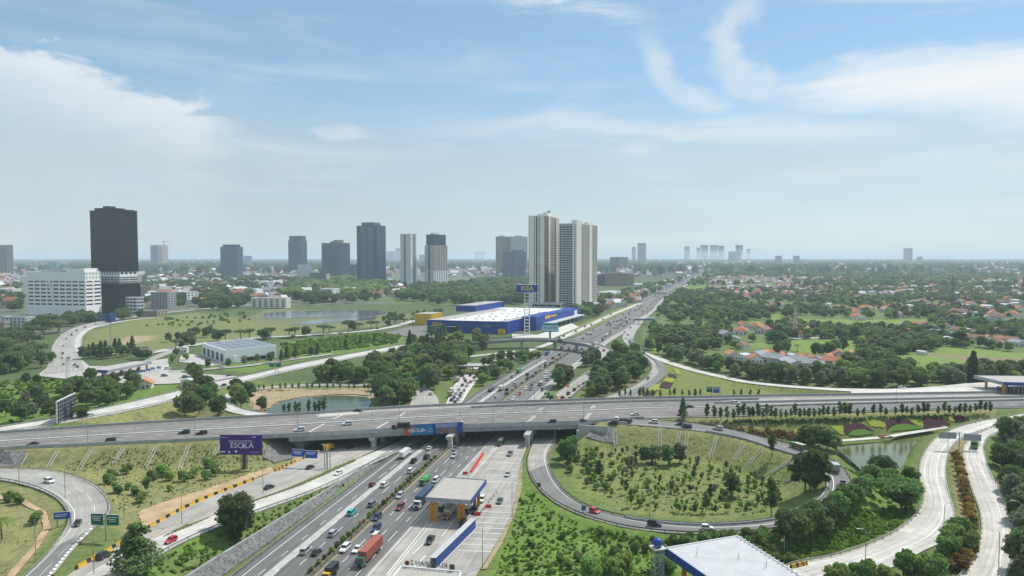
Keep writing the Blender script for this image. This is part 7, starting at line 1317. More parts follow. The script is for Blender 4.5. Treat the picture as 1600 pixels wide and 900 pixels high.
# ================================================================ vegetation
def leaf_mat(name, c, c2, rnd=.36): return mk(name, c, .7, .2, .9, coord='obj', col2=c2, rnd=rnd, spec=.2, trans=.5)
lf_dark = leaf_mat('dark_leaves', (0.086, 0.143, 0.054), (0.191, 0.268, 0.105)); lf_mid = leaf_mat('green_leaves', (0.111, 0.191, 0.050), (0.249, 0.363, 0.114)); lf_light = leaf_mat('light_leaves', (0.163, 0.277, 0.058), (0.326, 0.459, 0.135)); lf_grey = leaf_mat('grey_leaves', (0.143, 0.171, 0.105), (0.277, 0.306, 0.191)); lf_brown = leaf_mat('copper_leaves', (0.229, 0.163, 0.048), (0.479, 0.296, 0.086)); lf_lush = leaf_mat('lush_leaves', (.16, .28, .045), (.27, .41, .085))
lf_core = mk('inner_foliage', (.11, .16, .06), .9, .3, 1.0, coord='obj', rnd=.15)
ICO = None
def ico():
    global ICO
    if ICO is None:
        b = bmesh.new(); bmesh.ops.create_icosphere(b, subdivisions=2, radius=1); ICO = (np.array([v.co[:] for v in b.verts]), np.array([[v.index for v in f.verts] for f in b.faces])); b.free()
    return ICO
def crown_mesh(name, clumps, leafm, nl, ls, seed, core=.72, flat=0.0):
    """leaf sprays round each clump (x, y, z, rx, rz) and a rough inner mass that stops light passing straight through"""
    g = np.random.default_rng(seed); V_, F_, Mi = [], [], []; n0 = 0; iv, if_ = ico()
    for (x, y, z, rx, rz) in clumps:
        d = g.normal(size=(nl, 3)); d /= np.linalg.norm(d, axis=1)[:, None]; d[:, 2] = np.where(d[:, 2] < -.5, -d[:, 2], d[:, 2]); rr = g.uniform(.7, 1.3, (nl, 1)); c = np.array([x, y, z]) + d * rr * np.array([rx, rx, rz])
        nrm = d + g.normal(size=(nl, 3)) * .75; nrm[:, 2] += flat; nrm /= np.linalg.norm(nrm, axis=1)[:, None]; a = np.cross(nrm, g.normal(size=(nl, 3))); a /= np.linalg.norm(a, axis=1)[:, None]; b_ = np.cross(nrm, a); s = ls * g.uniform(.55, 1.5, (nl, 1))
        q = np.stack([c - a * s * .62, c - b_ * s * .5 , c + a * s * .7, c + b_ * s * .5], 1).reshape(-1, 3); V_.append(q); f = n0 + np.arange(nl * 4).reshape(nl, 4); F_ += [tuple(r) for r in f.tolist()]; Mi += [0] * nl; n0 += nl * 4
        if core:
            w = iv * (core * (1 + .28 * np.sin(iv[:, [1]] * 5 + seed) * np.cos(iv[:, [0]] * 4 + x)) * np.array([rx, rx, rz])) + np.array([x, y, z]); V_.append(w); F_ += [tuple(r) for r in (if_ + n0).tolist()]; Mi += [1] * len(if_); n0 += len(w)
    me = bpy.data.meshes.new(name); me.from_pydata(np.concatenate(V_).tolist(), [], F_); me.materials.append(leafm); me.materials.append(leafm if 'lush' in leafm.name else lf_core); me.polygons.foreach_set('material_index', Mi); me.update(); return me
def trunk_mesh(h, r, limbs, seed):
    g = random.Random(seed); b = MB(); b.tube((0, 0, -.6), (g.uniform(-.1, .1), g.uniform(-.1, .1), h * .55), r, r * .7, m_trunk, 7); b.tube((0, 0, h * .55), (0, 0, h), r * .7, r * .3, m_trunk, 6)
    for (x, y, z) in limbs: t_ = g.uniform(.35, .7); b.tube((0, 0, h * t_), (x * .8, y * .8, z), r * .42, r * .12, m_trunk, 5)
    return b.mesh('trunk')
def round_cl(n, rad_, hgt, base, seed, cr=.42):
    g = random.Random(seed); o = [(0, 0, base + hgt * .55, rad_ * .62, hgt * .40)]
    for k in range(n):
        t_ = g.random() ** .7; a = g.uniform(0, 6.28); zz_ = g.uniform(.08, .98); rr = rad_ * math.sqrt(max(.05, 1 - (2 * zz_ - 1) ** 2 * .8)) * (.45 + .55 * t_); c = rad_ * cr * g.uniform(.55, 1.0); o.append((rr * .72 * math.cos(a), rr * .72 * math.sin(a), base + hgt * zz_, c, c * .75))
    return o
def tier_cl(seed, h=14.0):
    g = random.Random(seed); o = []
    for k in range(8):
        z = h * (.26 + .092 * k); rr = (6.2 - .64 * k) * g.uniform(.85, 1.1); n = max(3, int(8 - k * .7))
        for i in range(n): a = 6.28 * i / n + k * .8 + g.uniform(-.2, .2); q = rr * g.uniform(.45, .85); o.append((q * math.cos(a), q * math.sin(a), z + g.uniform(-.35, .35), rr * .34, .55))
        o.append((0, 0, z, rr * .4, .5))
    return o
def umbrella_cl(seed, rad_=8.5, z=8.0):
    g = random.Random(seed); o = []
    for k in range(22): a = g.uniform(0, 6.28); q = rad_ * math.sqrt(g.random()) * .85; o.append((q * math.cos(a), q * math.sin(a), z + 1.6 * (1 - (q / rad_) ** 2) + g.uniform(-.4, .4), rad_ * .26, 1.15))
    return o
def cone_cl(seed, h=14, r=3.5):
    g = random.Random(seed); o = []
    for k in range(26): t_ = (k + .5) / 26; a = k * 2.4; q = r * (1 - t_) * .72; o.append((q * math.cos(a), q * math.sin(a), h * (.12 + .85 * t_), r * (.42 - .27 * t_) + .15, h * .045))
    return o
def column_cl(seed, h=7, r=1.3):
    g = random.Random(seed); o = []
    for k in range(13): t_ = (k + .5) / 13; a = g.uniform(0, 6.28); w = math.sin(math.pi * (.12 + .82 * t_)); q = r * w * .5; o.append((q * math.cos(a), q * math.sin(a), h * (.30 + .68 * t_), r * .52 * (.45 + w * .7), h * .06))
    return o
SP = {}
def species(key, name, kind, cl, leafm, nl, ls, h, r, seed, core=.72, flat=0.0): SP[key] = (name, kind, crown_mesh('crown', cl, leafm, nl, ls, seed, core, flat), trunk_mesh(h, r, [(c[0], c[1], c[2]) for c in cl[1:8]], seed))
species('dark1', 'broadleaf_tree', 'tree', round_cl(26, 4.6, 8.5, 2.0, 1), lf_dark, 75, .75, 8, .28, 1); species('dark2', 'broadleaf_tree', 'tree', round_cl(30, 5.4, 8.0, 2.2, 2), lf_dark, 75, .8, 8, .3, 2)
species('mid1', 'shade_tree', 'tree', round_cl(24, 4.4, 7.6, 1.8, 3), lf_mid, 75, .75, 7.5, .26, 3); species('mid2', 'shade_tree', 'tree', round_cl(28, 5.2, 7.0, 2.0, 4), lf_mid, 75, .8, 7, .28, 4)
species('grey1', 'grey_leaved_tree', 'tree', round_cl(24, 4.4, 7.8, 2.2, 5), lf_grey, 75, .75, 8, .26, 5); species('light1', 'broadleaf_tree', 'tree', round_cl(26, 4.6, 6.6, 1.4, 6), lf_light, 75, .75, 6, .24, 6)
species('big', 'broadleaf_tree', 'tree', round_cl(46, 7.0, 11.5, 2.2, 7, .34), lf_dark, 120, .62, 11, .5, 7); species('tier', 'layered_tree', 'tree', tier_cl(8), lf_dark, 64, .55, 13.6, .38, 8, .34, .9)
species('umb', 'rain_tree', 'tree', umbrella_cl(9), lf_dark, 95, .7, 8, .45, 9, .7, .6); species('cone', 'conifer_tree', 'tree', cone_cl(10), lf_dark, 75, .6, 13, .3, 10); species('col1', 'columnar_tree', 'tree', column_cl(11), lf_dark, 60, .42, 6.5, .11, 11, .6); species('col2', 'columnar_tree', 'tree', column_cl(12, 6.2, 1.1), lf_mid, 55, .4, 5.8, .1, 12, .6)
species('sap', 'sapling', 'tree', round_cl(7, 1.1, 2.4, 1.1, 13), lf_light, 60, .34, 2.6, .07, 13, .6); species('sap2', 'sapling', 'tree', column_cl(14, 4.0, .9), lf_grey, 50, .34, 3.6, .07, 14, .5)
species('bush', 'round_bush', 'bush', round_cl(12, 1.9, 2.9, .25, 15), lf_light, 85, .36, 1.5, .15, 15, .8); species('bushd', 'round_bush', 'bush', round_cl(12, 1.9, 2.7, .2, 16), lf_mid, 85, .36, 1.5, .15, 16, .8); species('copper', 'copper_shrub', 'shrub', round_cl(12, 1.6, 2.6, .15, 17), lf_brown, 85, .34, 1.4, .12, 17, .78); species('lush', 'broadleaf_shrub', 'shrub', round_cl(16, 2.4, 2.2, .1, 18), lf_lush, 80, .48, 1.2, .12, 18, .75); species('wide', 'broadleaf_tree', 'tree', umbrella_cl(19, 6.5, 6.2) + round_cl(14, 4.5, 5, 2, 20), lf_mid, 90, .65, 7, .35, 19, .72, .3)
b = MB(); SPN = {}
tcount = {}
protos = {}
def tree(px, py, key, sc, label, cat=None, group=None, p=None, sz=None):
    p = G(px, py) if p is None else p; name, kind, cm_, tm = SP[key]; lb = label
    if key not in protos:
        r = empty(name, tuple(map(float, p)), 0, lb, cat or kind, group); link('crown', cm_, r); link('trunk', tm, r); protos[key] = r
    else:
        r = copy_tree(protos[key]); r.location = tuple(map(float, p)); r['label'] = lb; r['category'] = cat or kind
        if group: r['group'] = group
        elif 'group' in r: del r['group']
    r.rotation_euler = (0, 0, R.uniform(0, 6.28)); r.scale = (sc, sc, sz or sc * R.uniform(.92, 1.08)); tcount[key] = tcount.get(key, 0) + 1; return r
ORD = ['first', 'second', 'third', 'fourth', 'fifth', 'sixth', 'seventh', 'eighth', 'ninth', 'tenth', 'eleventh', 'twelfth', 'thirteenth', 'fourteenth', 'fifteenth', 'sixteenth', 'seventeenth', 'eighteenth', 'nineteenth', 'twentieth', 'twenty first', 'twenty second', 'twenty third', 'twenty fourth']
tree(213, 905, 'tier', 1.12, 'layered dark tree in front of the service road at the bottom left'); tree(369, 838, 'big', .92, 'big round dark tree on the grass above the stone wall')
for k, q in enumerate(sorted([(177, 748, 'bush', 1.15), (197, 740, 'bush', 1.2), (172, 757, 'bush', 1.2), (184, 771, 'bushd', 1.15), (201, 765, 'bushd', .75), (220, 785, 'bush', 1.1), (211, 772, 'bushd', .9), (230, 772, 'sap', 1.6), (240, 750, 'bush', 1.2), (256, 744, 'bush', 1.5), (266, 750, 'bush', 1.15), (267, 767, 'bush', .7), (288, 752, 'bush', 1.25), (302, 746, 'bush', 1.25), (324, 749, 'bush', 1.1), (327, 730, 'bush', 1.3), (336, 743, 'bush', 1.2)])): tree(q[0], q[1], q[2], q[3], 'round green bush below the overpass slope, %s from the left' % ORD[k], 'bush', 'round bushes on the left verge')
for k, q in enumerate([(15, 784, 'bushd', 1.05), (28, 787, 'bushd', 1.1), (57, 818, 'bushd', 1.2)]): tree(q[0], q[1], q[2], q[3], 'round bush inside the lower left loop, %s from the left' % ORD[k], 'bush', 'bushes inside the lower left loop')
def palm(px, py, sc, label):
    p = G(px, py); r = empty('palm_tree', tuple(map(float, p)), R.random() * 6, label, 'palm', None); b = MB(); b.tube((0, 0, -.5), (.2, 0, 4), .18, .12, m_trunk, 7); link('trunk', b.mesh('trunk'), r); c = MB(); g = random.Random(int(px))
    for k in range(16):
        a = k * .393 + g.uniform(-.1, .1); L = 2.6; prev = None
        for i in range(6): t_ = i / 5; q = (.2 + math.cos(a) * L * t_, math.sin(a) * L * t_, 4 + 1.0 * t_ - 2.1 * t_ * t_); w = .42 * (1 - t_ * .8); e = (-math.sin(a) * w, math.cos(a) * w); cur = ((q[0] - e[0], q[1] - e[1], q[2] - .12), (q[0] + e[0], q[1] + e[1], q[2] - .12)); prev and c.quad(prev[0], prev[1], cur[1], cur[0], lf_mid); prev = cur
    link('crown', c.mesh('crown'), r); r.scale = (sc,) * 3
palm(3, 842, 1.5, 'palm cut by the left edge inside the lower left loop'); palm(1246, 549, 1.6, 'palm on the village field below the mosque')
# big loop: named trees, saplings
for k, q in enumerate([(936, 750, 'col1', 1.0), (1010, 724, 'mid1', .75), (1024, 723, 'grey1', .7), (1044, 727, 'dark1', .78), (1062, 724, 'grey1', .72), (1145, 775, 'dark1', .75), (1103, 800, 'col1', 1.0), (986, 792, 'col2', 1.0), (979, 772, 'col2', .8), (1205, 808, 'col1', 1.75), (1206, 714, 'col1', 1.25), (887, 725, 'mid1', .95), (893, 712, 'mid1', .8), (878, 717, 'grey1', .6), (1110, 786, 'col1', .9)]): tree(q[0], q[1], q[2], q[3], 'young %s tree inside the big loop, %s' % ('dark slender' if 'col' in q[2] else 'leafy', ['left of the planting', 'left of four on the slope foot', 'second of four on the slope foot', 'third of four on the slope foot', 'right of four on the slope foot', 'in the middle right', 'near the lower ramp edge', 'in the lower left of the planting', 'left of the lower planting', 'tallest at the right', 'on the slope by the ramp', 'near the underpass, lower', 'near the underpass, upper', 'near the underpass, leftmost', 'close to the lower right'][k]), None, 'young trees inside the big loop')
for k, q in enumerate([(1258, 768, 'dark1', 1.15), (1275, 764, 'dark1', 1.2), (1266, 770, 'dark1', .95)]): tree(q[0], q[1], q[2], q[3], 'dark tree in the clump inside the right bend of the loop, %s' % ['left', 'right', 'front'][k], None, 'dark clump inside the right bend')
LOOP = [(880, 715), (960, 700), (1060, 712), (1150, 730), (1225, 765), (1245, 780), (1200, 800), (1110, 807), (1000, 795), (930, 772), (890, 745)]
n = 0
while n < 240:
    px, py = R.uniform(880, 1245), R.uniform(700, 810)
    if inside(LOOP, np.array(px), np.array(py)): tree(px, py, R.choice(['sap', 'sap', 'sap2']), R.uniform(.5, .95), 'small sapling in the planting inside the big loop', 'sapling', 'saplings inside the big loop'); n += 1
for k in range(45): px, py = R.uniform(872, 960), R.uniform(700, 765); inside(LOOP, np.array(px), np.array(py)) and tree(px, py, 'bush', R.uniform(.5, .9), 'low shrub in the thicket at the left of the big loop', 'shrub', 'thicket at the left of the big loop')
# tree row between deck and flower beds
tree(1067, 656, 'cone', .72, 'lone dark conifer at the start of the tree row by the overpass')
xs = sorted([1105, 1116, 1126, 1136, 1146, 1153, 1162, 1170, 1176, 1184, 1192, 1198, 1205, 1212, 1220, 1228, 1236, 1242, 1250, 1257, 1264, 1272, 1280, 1286, 1294, 1303, 1312, 1320, 1328, 1340, 1350, 1365, 1376, 1384, 1399, 1409, 1417, 1425, 1434, 1443, 1450, 1466, 1476, 1483, 1492, 1500, 1508, 1516, 1524, 1532, 1540, 1547])
for k, x in enumerate(xs):
    y = np.interp(x, [1100, 1300, 1548], [657, 653.5, 646]) + R.uniform(-1.5, 2.5); tree(x, y, R.choice(['col1', 'col1', 'col2']), R.uniform(.75, 1.12) * (1 if x < 1340 else .85), 'slender young tree in the long row between the overpass and the flower beds', None, 'slender trees above the flower beds')
for k, x in enumerate([1054, 1066, 1077, 1086, 1094, 1032, 1047, 1012, 1020, 968, 977, 985, 1000, 1005, 1147, 1158, 1172, 1185]): tree(x, 621 + R.uniform(-1, 1.5), R.choice(['col2', 'col1']), R.uniform(.7, .95), 'thin young tree on the lawn behind the overpass', None, 'thin trees on the lawn behind the overpass')
for k, x in enumerate(range(402, 590, 11)): tree(x + R.uniform(-3, 3), 609 + abs(x - 500) * .012, 'col2', R.uniform(.6, .85), 'thin young tree along the sandy bank of the green pond', None, 'thin trees along the sandy bank')
for k, (x, s) in enumerate(((444, .7), (452, .8), (462, .9), (468, .75), (483, .95), (492, .85), (499, .9), (507, 1.1))): tree(x, 646, 'col1', s * 1.1, 'dark slender tree at the pond edge before the overpass', None, 'dark trees at the pond edge')
# right: hedge below the loop, trees round the pond
for k, q in enumerate([(1228, 838, .95), (1238, 842, 1.0), (1247, 838, .95), (1256, 846, .9), (1266, 832, 1.0), (1277, 830, .95), (1288, 824, 1.0), (1300, 817, .95), (1310, 809, 1.0), (1321, 801, 1.05), (1332, 794, 1.0), (1340, 786, 1.0), (1350, 778, 1.0), (1232, 852, .8), (1285, 838, .8)]): tree(q[0], q[1], R.choice(['dark1', 'dark2', 'mid1']), q[2] * .78, 'dark hedge tree below the right bend of the loop', None, 'hedge trees below the big loop')
for k, q in enumerate([(1357, 768, 'dark1', .9, 'dark tree left of the wide one by the slip road'), (1376, 752, 'dark2', .95, 'tall dark tree at the lower edge of the pond'), (1408, 798, 'wide', 1.15, 'wide spreading green tree beside the white slip road'), (1392, 770, 'mid2', .8, 'bright tree behind the wide spreading one'), (1424, 760, 'mid1', .7, 'small tree at the pond corner by the guardrail')]): tree(q[0], q[1], q[2], q[3], q[4])
for k, q in enumerate([(1262, 692, 'mid2', .8), (1278, 698, 'dark2', .95), (1292, 702, 'mid2', .9), (1305, 706, 'mid1', .7), (1250, 690, 'bushd', 1.4)]): tree(q[0], q[1], q[2], q[3], 'spreading dark shrub tree at the left end of the pond', None, 'shrub trees left of the pond')
for k in range(15):
    t_ = k / 14; tree(1494 + (1518 - 1494) * t_ ** .9 - 0, 718 + (822 - 718) * t_, 'copper', 1.15, 'copper brown shrub in the median between the two white slip roads', 'shrub', 'copper shrubs between the slip roads')
for q in [(1500, 890, 'copper', 1.5), (1478, 893, 'copper', 1.35), (1508, 878, 'copper', 1.2)]: tree(q[0], q[1], q[2], q[3], 'copper brown shrub in front of the big green bush', 'shrub', 'copper shrubs by the green bush')
for q in [(1490, 864, 'mid2', .8), (1503, 852, 'mid1', .85), (1482, 878, 'light1', .75), (1514, 866, 'mid1', .7)]: tree(q[0], q[1], q[2], q[3], 'big green bush between the white slip roads', 'bush', 'big green bushes between the slip roads')
for k in range(22): px = 1305 + k * 8.2; tree(px, 905 + R.uniform(0, 18) - max(0, (px - 1400)) * .09, R.choice(['lush', 'light1', 'bush', 'mid1']), R.uniform(.55, .8) if True else 1, 'leafy bush along the bottom edge, lower right', 'bush', 'bushes at the bottom right edge')
for k in range(46):
    py = R.uniform(668, 905); px = np.interp(py, [668, 740, 800, 860, 905], [1552, 1562, 1584, 1600, 1594]) + R.uniform(4, 62) * (.6 if py > 800 else 1); tree(px, py + 14, R.choice(['dark1', 'dark2', 'mid1', 'grey1', 'grey1']), R.uniform(.75, 1.0), 'dense tree beside the rightmost slip road at the right edge', None, 'trees along the right edge')
def fill(poly, n, keys, s0, s1, label, group, mind=4.0, cat=None):
    poly = np.array(poly, float); x0, y0 = poly.min(0); x1, y1 = poly.max(0); got = []; tries = 0
    while len(got) < n and tries < n * 40:
        tries += 1; px, py = R.uniform(x0, x1), R.uniform(y0, y1)
        if not inside(poly, np.array(px), np.array(py)): continue
        p = G(px, py)
        if any((p[0] - q[0]) ** 2 + (p[1] - q[1]) ** 2 < mind ** 2 for q in got): continue
        got.append(p); tree(px, py, R.choice(keys), R.uniform(s0, s1), label, cat, group, p)
fill([(278, 655), (300, 625), (320, 612), (342, 640), (345, 655)], 9, ['dark1', 'dark2', 'big'], .8, 1.05, 'tree of the dense dark clump beside the overpass on the left', 'dark clump left of the pond loop')
fill([(365, 640), (375, 610), (392, 618), (392, 640)], 5, ['mid1', 'dark1'], .9, 1.1, 'green tree inside the small pond loop, left end', 'trees in the pond loop', 5); tree(408, 642, 'mid1', .8, 'round green tree at the left shore of the pond')
fill([(482, 598), (520, 590), (600, 580), (640, 590), (640, 628), (600, 640), (585, 636), (592, 605), (560, 600)], 34, ['mid1', 'mid2', 'dark1', 'dark2', 'light1'], .95, 1.35, 'tree of the dense wood right of the green pond', 'dense wood by the pond', 6)
fill([(560, 582), (640, 552), (705, 548), (738, 560), (722, 582), (706, 590), (690, 612), (668, 606), (640, 588)], 48, ['mid1', 'mid2', 'dark1', 'dark2', 'grey1'], 1.0, 1.35, 'tree of the dense wood left of the toll queue', 'dense wood by the toll queue', 7)
fill([(625, 545), (680, 525), (775, 533), (780, 545), (735, 552), (660, 552)], 26, ['grey1', 'dark1', 'mid1', 'cone'], .9, 1.2, 'tree of the belt in front of the blue store', 'trees before the blue store', 8)
fill([(742, 588), (760, 566), (850, 548), (850, 556), (800, 580), (745, 612)], 30, ['mid1', 'mid2', 'dark1', 'grey1'], .55, .85, 'tree along the highway verge beyond the overpass', 'trees on the highway verge', 5)
fill([(925, 596), (950, 575), (962, 548), (985, 548), (1012, 572), (1012, 584), (990, 598), (960, 612), (930, 618)], 52, ['dark1', 'dark2', 'dark1', 'mid1'], .8, 1.1, 'tree of the dense dark hedge wood beside the curved slip road', 'hedge wood by the slip road', 5)
fill([(916, 606), (940, 604), (956, 612), (950, 622), (925, 622)], 8, ['light1', 'mid1', 'lush'], .6, .85, 'bright bush at the foot of the hedge wood', 'bright bushes by the hedge', 4)
tree(880, 603, 'dark2', 1.35, 'big dark tree standing on the roadworks verge, left'); tree(872, 607, 'dark1', 1.1, 'dark tree at the left of the roadworks'); tree(888, 597, 'dark1', 1.0, 'dark tree at the right of the roadworks')
fill([(905, 570), (925, 556), (940, 556), (930, 568), (910, 578)], 9, ['grey1', 'dark1'], .7, .9, 'greyish tree under the flyover bend', 'trees under the flyover bend', 5)
tree(651, 600, 'dark1', .8, 'dark tree beside the green gantry')
# left: toll wood, rain trees, plaza conifers
fill([(-40, 530), (60, 500), (100, 512), (88, 535), (80, 555), (40, 580), (-40, 590)], 34, ['umb', 'umb', 'dark2'], 1.0, 1.4, 'dark flat topped rain tree at the far left', 'rain trees at the far left', 10)
fill([(-40, 590), (20, 575), (95, 560), (92, 566), (40, 585)], 8, ['dark1', 'mid1'], .8, 1.1, 'tree below the rain trees at the far left', 'trees below the rain trees', 8)
for k, x in enumerate((131, 139, 146, 152, 158, 165, 172, 180, 187, 193, 200, 207)): tree(x, 562 - k * .7 + R.uniform(-3, 3), 'cone' if k % 3 else 'dark1', R.uniform(.85, 1.1), 'dark conifer in the group behind the left toll canopy', None, 'conifers behind the left toll canopy')
for q in ((222, 562, 'dark2', .8), (230, 561, 'dark2', .8), (214, 560, 'dark1', .9)): tree(q[0], q[1], q[2], q[3], 'dark tree right of the conifers by the sign gantry', None, 'trees by the sign gantry')
fill([(105, 612), (140, 598), (205, 600), (215, 612), (190, 628), (150, 640), (118, 632)], 30, ['mid1', 'mid2', 'dark1', 'bushd'], .8, 1.1, 'tree of the green thicket below the left toll canopy', 'thicket below the left toll canopy', 5)
fill([(5, 650), (40, 625), (105, 612), (100, 640), (80, 655), (20, 668)], 20, ['dark1', 'dark2', 'grey1', 'bushd'], .6, .95, 'dark tree left of the dark billboard', 'trees left of the dark billboard', 5)
tree(128, 655, 'wide', .7, 'small flat tree right of the dark billboard'); tree(40, 600, 'dark1', .7, 'single small tree on the far left lawn'); tree(58, 600, 'dark1', .6, 'second small tree on the far left lawn'); tree(300, 590, 'dark1', 1.0, 'dark tree by the white cabin'); tree(306, 600, 'dark1', 1.1, 'dark tree above the straight white ramp')
for k, x in enumerate((340, 352, 376, 390, 412, 423, 452, 461, 478, 505, 514, 545, 552, 560, 580, 588, 606, 617, 632, 645, 655)): tree(x, np.interp(x, [330, 470, 655], [534, 527.5, 504]) + R.uniform(-1, 1), 'umb' if k % 4 else 'dark2', R.uniform(.75, 1.2) * (1 if x < 560 else .85), 'flat topped rain tree along the pale avenue', None, 'rain trees along the avenue')
for k, x in enumerate((440, 422, 448, 462, 487, 497, 540, 585, 563)): tree(x, np.interp(x, [420, 600], [568, 533]) , R.choice(['cone', 'dark1', 'cone']), R.uniform(.65, .9), 'dark tree along the far side of the straight ramp', None, 'trees along the straight ramp')
for q in ((275, 556), (290, 563), (270, 566), (325, 574), (357, 573), (381, 570), (402, 567), (425, 562)): tree(q[0], q[1], 'grey1' if q[0] > 320 else 'mid1', .62, 'small tree in front of the white warehouse', None, 'small trees round the warehouse')
fill([(255, 540), (270, 528), (310, 520), (335, 524), (316, 536), (290, 548)], 14, ['umb', 'dark1', 'dark2'], .7, .95, 'dark tree behind the white warehouse', 'dark trees behind the warehouse', 8)
# right: trees along the access road, conifer by the toll canopy
fill([(1025, 552), (1060, 566), (1100, 577), (1150, 590), (1210, 598), (1320, 606), (1330, 592), (1250, 590), (1150, 582), (1090, 568), (1040, 550)], 62, ['grey1', 'dark1', 'grey1', 'mid1'], .85, 1.15, 'grey green tree in the belt between village and access road', 'belt of trees along the access road', 6)
fill([(1320, 606), (1310, 590), (1345, 572), (1390, 572), (1420, 590), (1450, 606), (1400, 607)], 36, ['dark1', 'dark2', 'grey1', 'mid2'], 1.0, 1.4, 'tall dark tree in the copse left of the bright field', 'copse by the bright field', 7)
tree(1520, 602, 'cone', 1.55, 'tall dark pyramid shaped conifer behind the right toll canopy'); fill([(1475, 606), (1490, 590), (1600, 588), (1640, 592), (1600, 596), (1530, 598), (1500, 606)], 22, ['grey1', 'dark1', 'grey1'], .9, 1.15, 'tree in the belt behind the right toll canopy', 'trees behind the right toll canopy', 7)
for q in ((1215, 556, 'mid1'), (1228, 552, 'dark1'), (1275, 558, 'dark1'), (1286, 556, 'mid1'), (1296, 556, 'mid2'), (1306, 552, 'mid1'), (1317, 550, 'dark1'), (1212, 536, 'dark2'), (1220, 535, 'dark1'), (1250, 526, 'mid2'), (1262, 528, 'mid1'), (1335, 530, 'big'), (1345, 528, 'dark2'), (1500, 540, 'big'), (1452, 548, 'dark2'), (1460, 545, 'dark1')): tree(q[0], q[1], q[2], R.uniform(.95, 1.2), 'round tree standing among the village houses', None, 'trees among the village houses')
# shrubs in the highway median
for k in range(64):
    f_ = k / 63; i = int(4 + f_ * 40) if k < 44 else int(66 + (k - 44) * 3.4); i = min(i, len(mdst.C) - 1); p = mdst.C[i] + np.array([R.uniform(-.3, .3), R.uniform(-.6, .6), .1]); tree(0, 0, R.choice(['bushd', 'copper', 'bushd', 'bush']), R.uniform(.38, .62), 'low shrub in the planted highway median', 'shrub', 'shrubs in the highway median', p)
# flower beds on the slope below the tree row
def bed(poly, m, label, leafm_key=None): o = patch('flower_bed', poly, m, label, 'flower bed', 1.6, .35); return o
mp_ = mk('purple_planting', (.05, .012, .02), .9, .5, 1.6, bump=1.0, bscale=2.5); my_ = mk('lime_planting', (.26, .31, .03), .9, .3, 1.4, bump=1.0, bscale=2.5); mg_ = mk('clipped_lawn', (.075, .16, .018), .95, .2, .8, bump=.4)
for poly, m, lb in (([(1240, 672), (1254, 670), (1257, 676), (1238, 681)], my_, 'lime bed left of the first purple one'), ([(1218, 678), (1240, 674), (1242, 683), (1222, 685)], mp_, 'small purple bed at the left end of the flower beds'), ([(1274, 669), (1292, 670), (1312, 680), (1300, 682)], mp_, 'purple bed behind the dark shrub trees'), ([(1296, 666), (1316, 666), (1320, 681), (1312, 679)], my_, 'lime bed left of the big purple crescent'), ([(1318, 678), (1321, 665), (1338, 661), (1350, 664), (1370, 676), (1355, 672), (1335, 672), (1324, 680)], mp_, 'purple crescent left of the small bridge'), ([(1324, 681), (1332, 673), (1350, 671), (1368, 678), (1345, 682)], mg_, 'clipped lawn under the left purple crescent'), ([(1354, 657), (1370, 655), (1384, 663), (1383, 669), (1360, 667)], my_, 'lime bed above the small bridge'), ([(1386, 674), (1384, 658), (1398, 653), (1415, 656), (1434, 666), (1410, 663), (1395, 664)], mp_, 'purple crescent right of the small bridge'), ([(1391, 675), (1398, 665), (1412, 663), (1443, 667), (1442, 671)], mg_, 'clipped lawn under the right purple crescent'), ([(1417, 655), (1440, 656), (1443, 667), (1432, 665)], my_, 'lime bed right of the right purple crescent'), ([(1441, 655), (1450, 651), (1470, 653), (1487, 663), (1465, 671), (1445, 671)], mp_, 'largest purple bed at the right'), ([(1474, 652), (1489, 652), (1491, 660), (1486, 659)], my_, 'small lime bed at the right end'), ([(1490, 652), (1500, 649), (1516, 656), (1500, 660), (1492, 660)], mp_, 'dark purple bed at the far right end'),
                    ([(1018, 602), (1033, 600), (1030, 610), (1008, 612)], my_, 'lime bed inside the hedge slip road'), ([(1034, 598), (1052, 598), (1047, 607), (1030, 606)], mp_, 'purple bed right of the hedge slip road'), ([(1042, 590), (1055, 592), (1052, 599), (1036, 596)], my_, 'lime bed above the purple one by the slip road'), ([(1044, 584), (1056, 586), (1058, 591), (1044, 591)], mp_, 'small purple bed by the slip road bend'), ([(1008, 613), (1026, 612), (1020, 621), (1004, 622)], mp_, 'purple bed at the foot of the slip road'), ([(1052, 576), (1062, 580), (1064, 586), (1056, 584)], my_, 'narrow lime bed by the access road')): bed(poly, m, lb)
pth = road_c('path', [(1312, 689, 1.6, 3), (1345, 686.5, 1.7, 3), (1380, 683.5, 1.8, 3), (1420, 677, 2, 3), (1460, 671, 3.2, 3), (1480, 668, 4.5, 3)], m_concl, 'footpath', 'pale footpath between the pond and the flower beds', cap=False)
p = P(1384, 684, 1.9); bz = empty('footbridge', tuple(map(float, p)), .1, 'tiny brown arched footbridge between path and pond', 'footbridge'); b = MB()
for k in range(6): x0, x1 = -3 + k, -2 + k; z0, z1 = 1.2 * (1 - (x0 / 3) ** 2), 1.2 * (1 - (x1 / 3) ** 2); b.loft([[(x0, -1.2, z0), (x0, 1.2, z0), (x0, 1.2, z0 + .25), (x0, -1.2, z0 + .25)], [(x1, -1.2, z1), (x1, 1.2, z1), (x1, 1.2, z1 + .25), (x1, -1.2, z1 + .25)]], mk('brown_timber', (.16, .08, .04), .8))
link('deck', fixn(b.mesh('deck')), bz)
b = MB()
for k in range(9): px, py = 1308 + k * 2.6, 706 + k * 2.2; q = P(px, py, .2) - P(1318, 712, .2); b.box(q[0], q[1], 0, .45, .45, 1.5, m_concd)
p = P(1318, 712, .2); o = tag(b.build('jetty_posts', None, tuple(map(float, p))), 'row of short concrete posts at the left shore of the pond', 'posts')

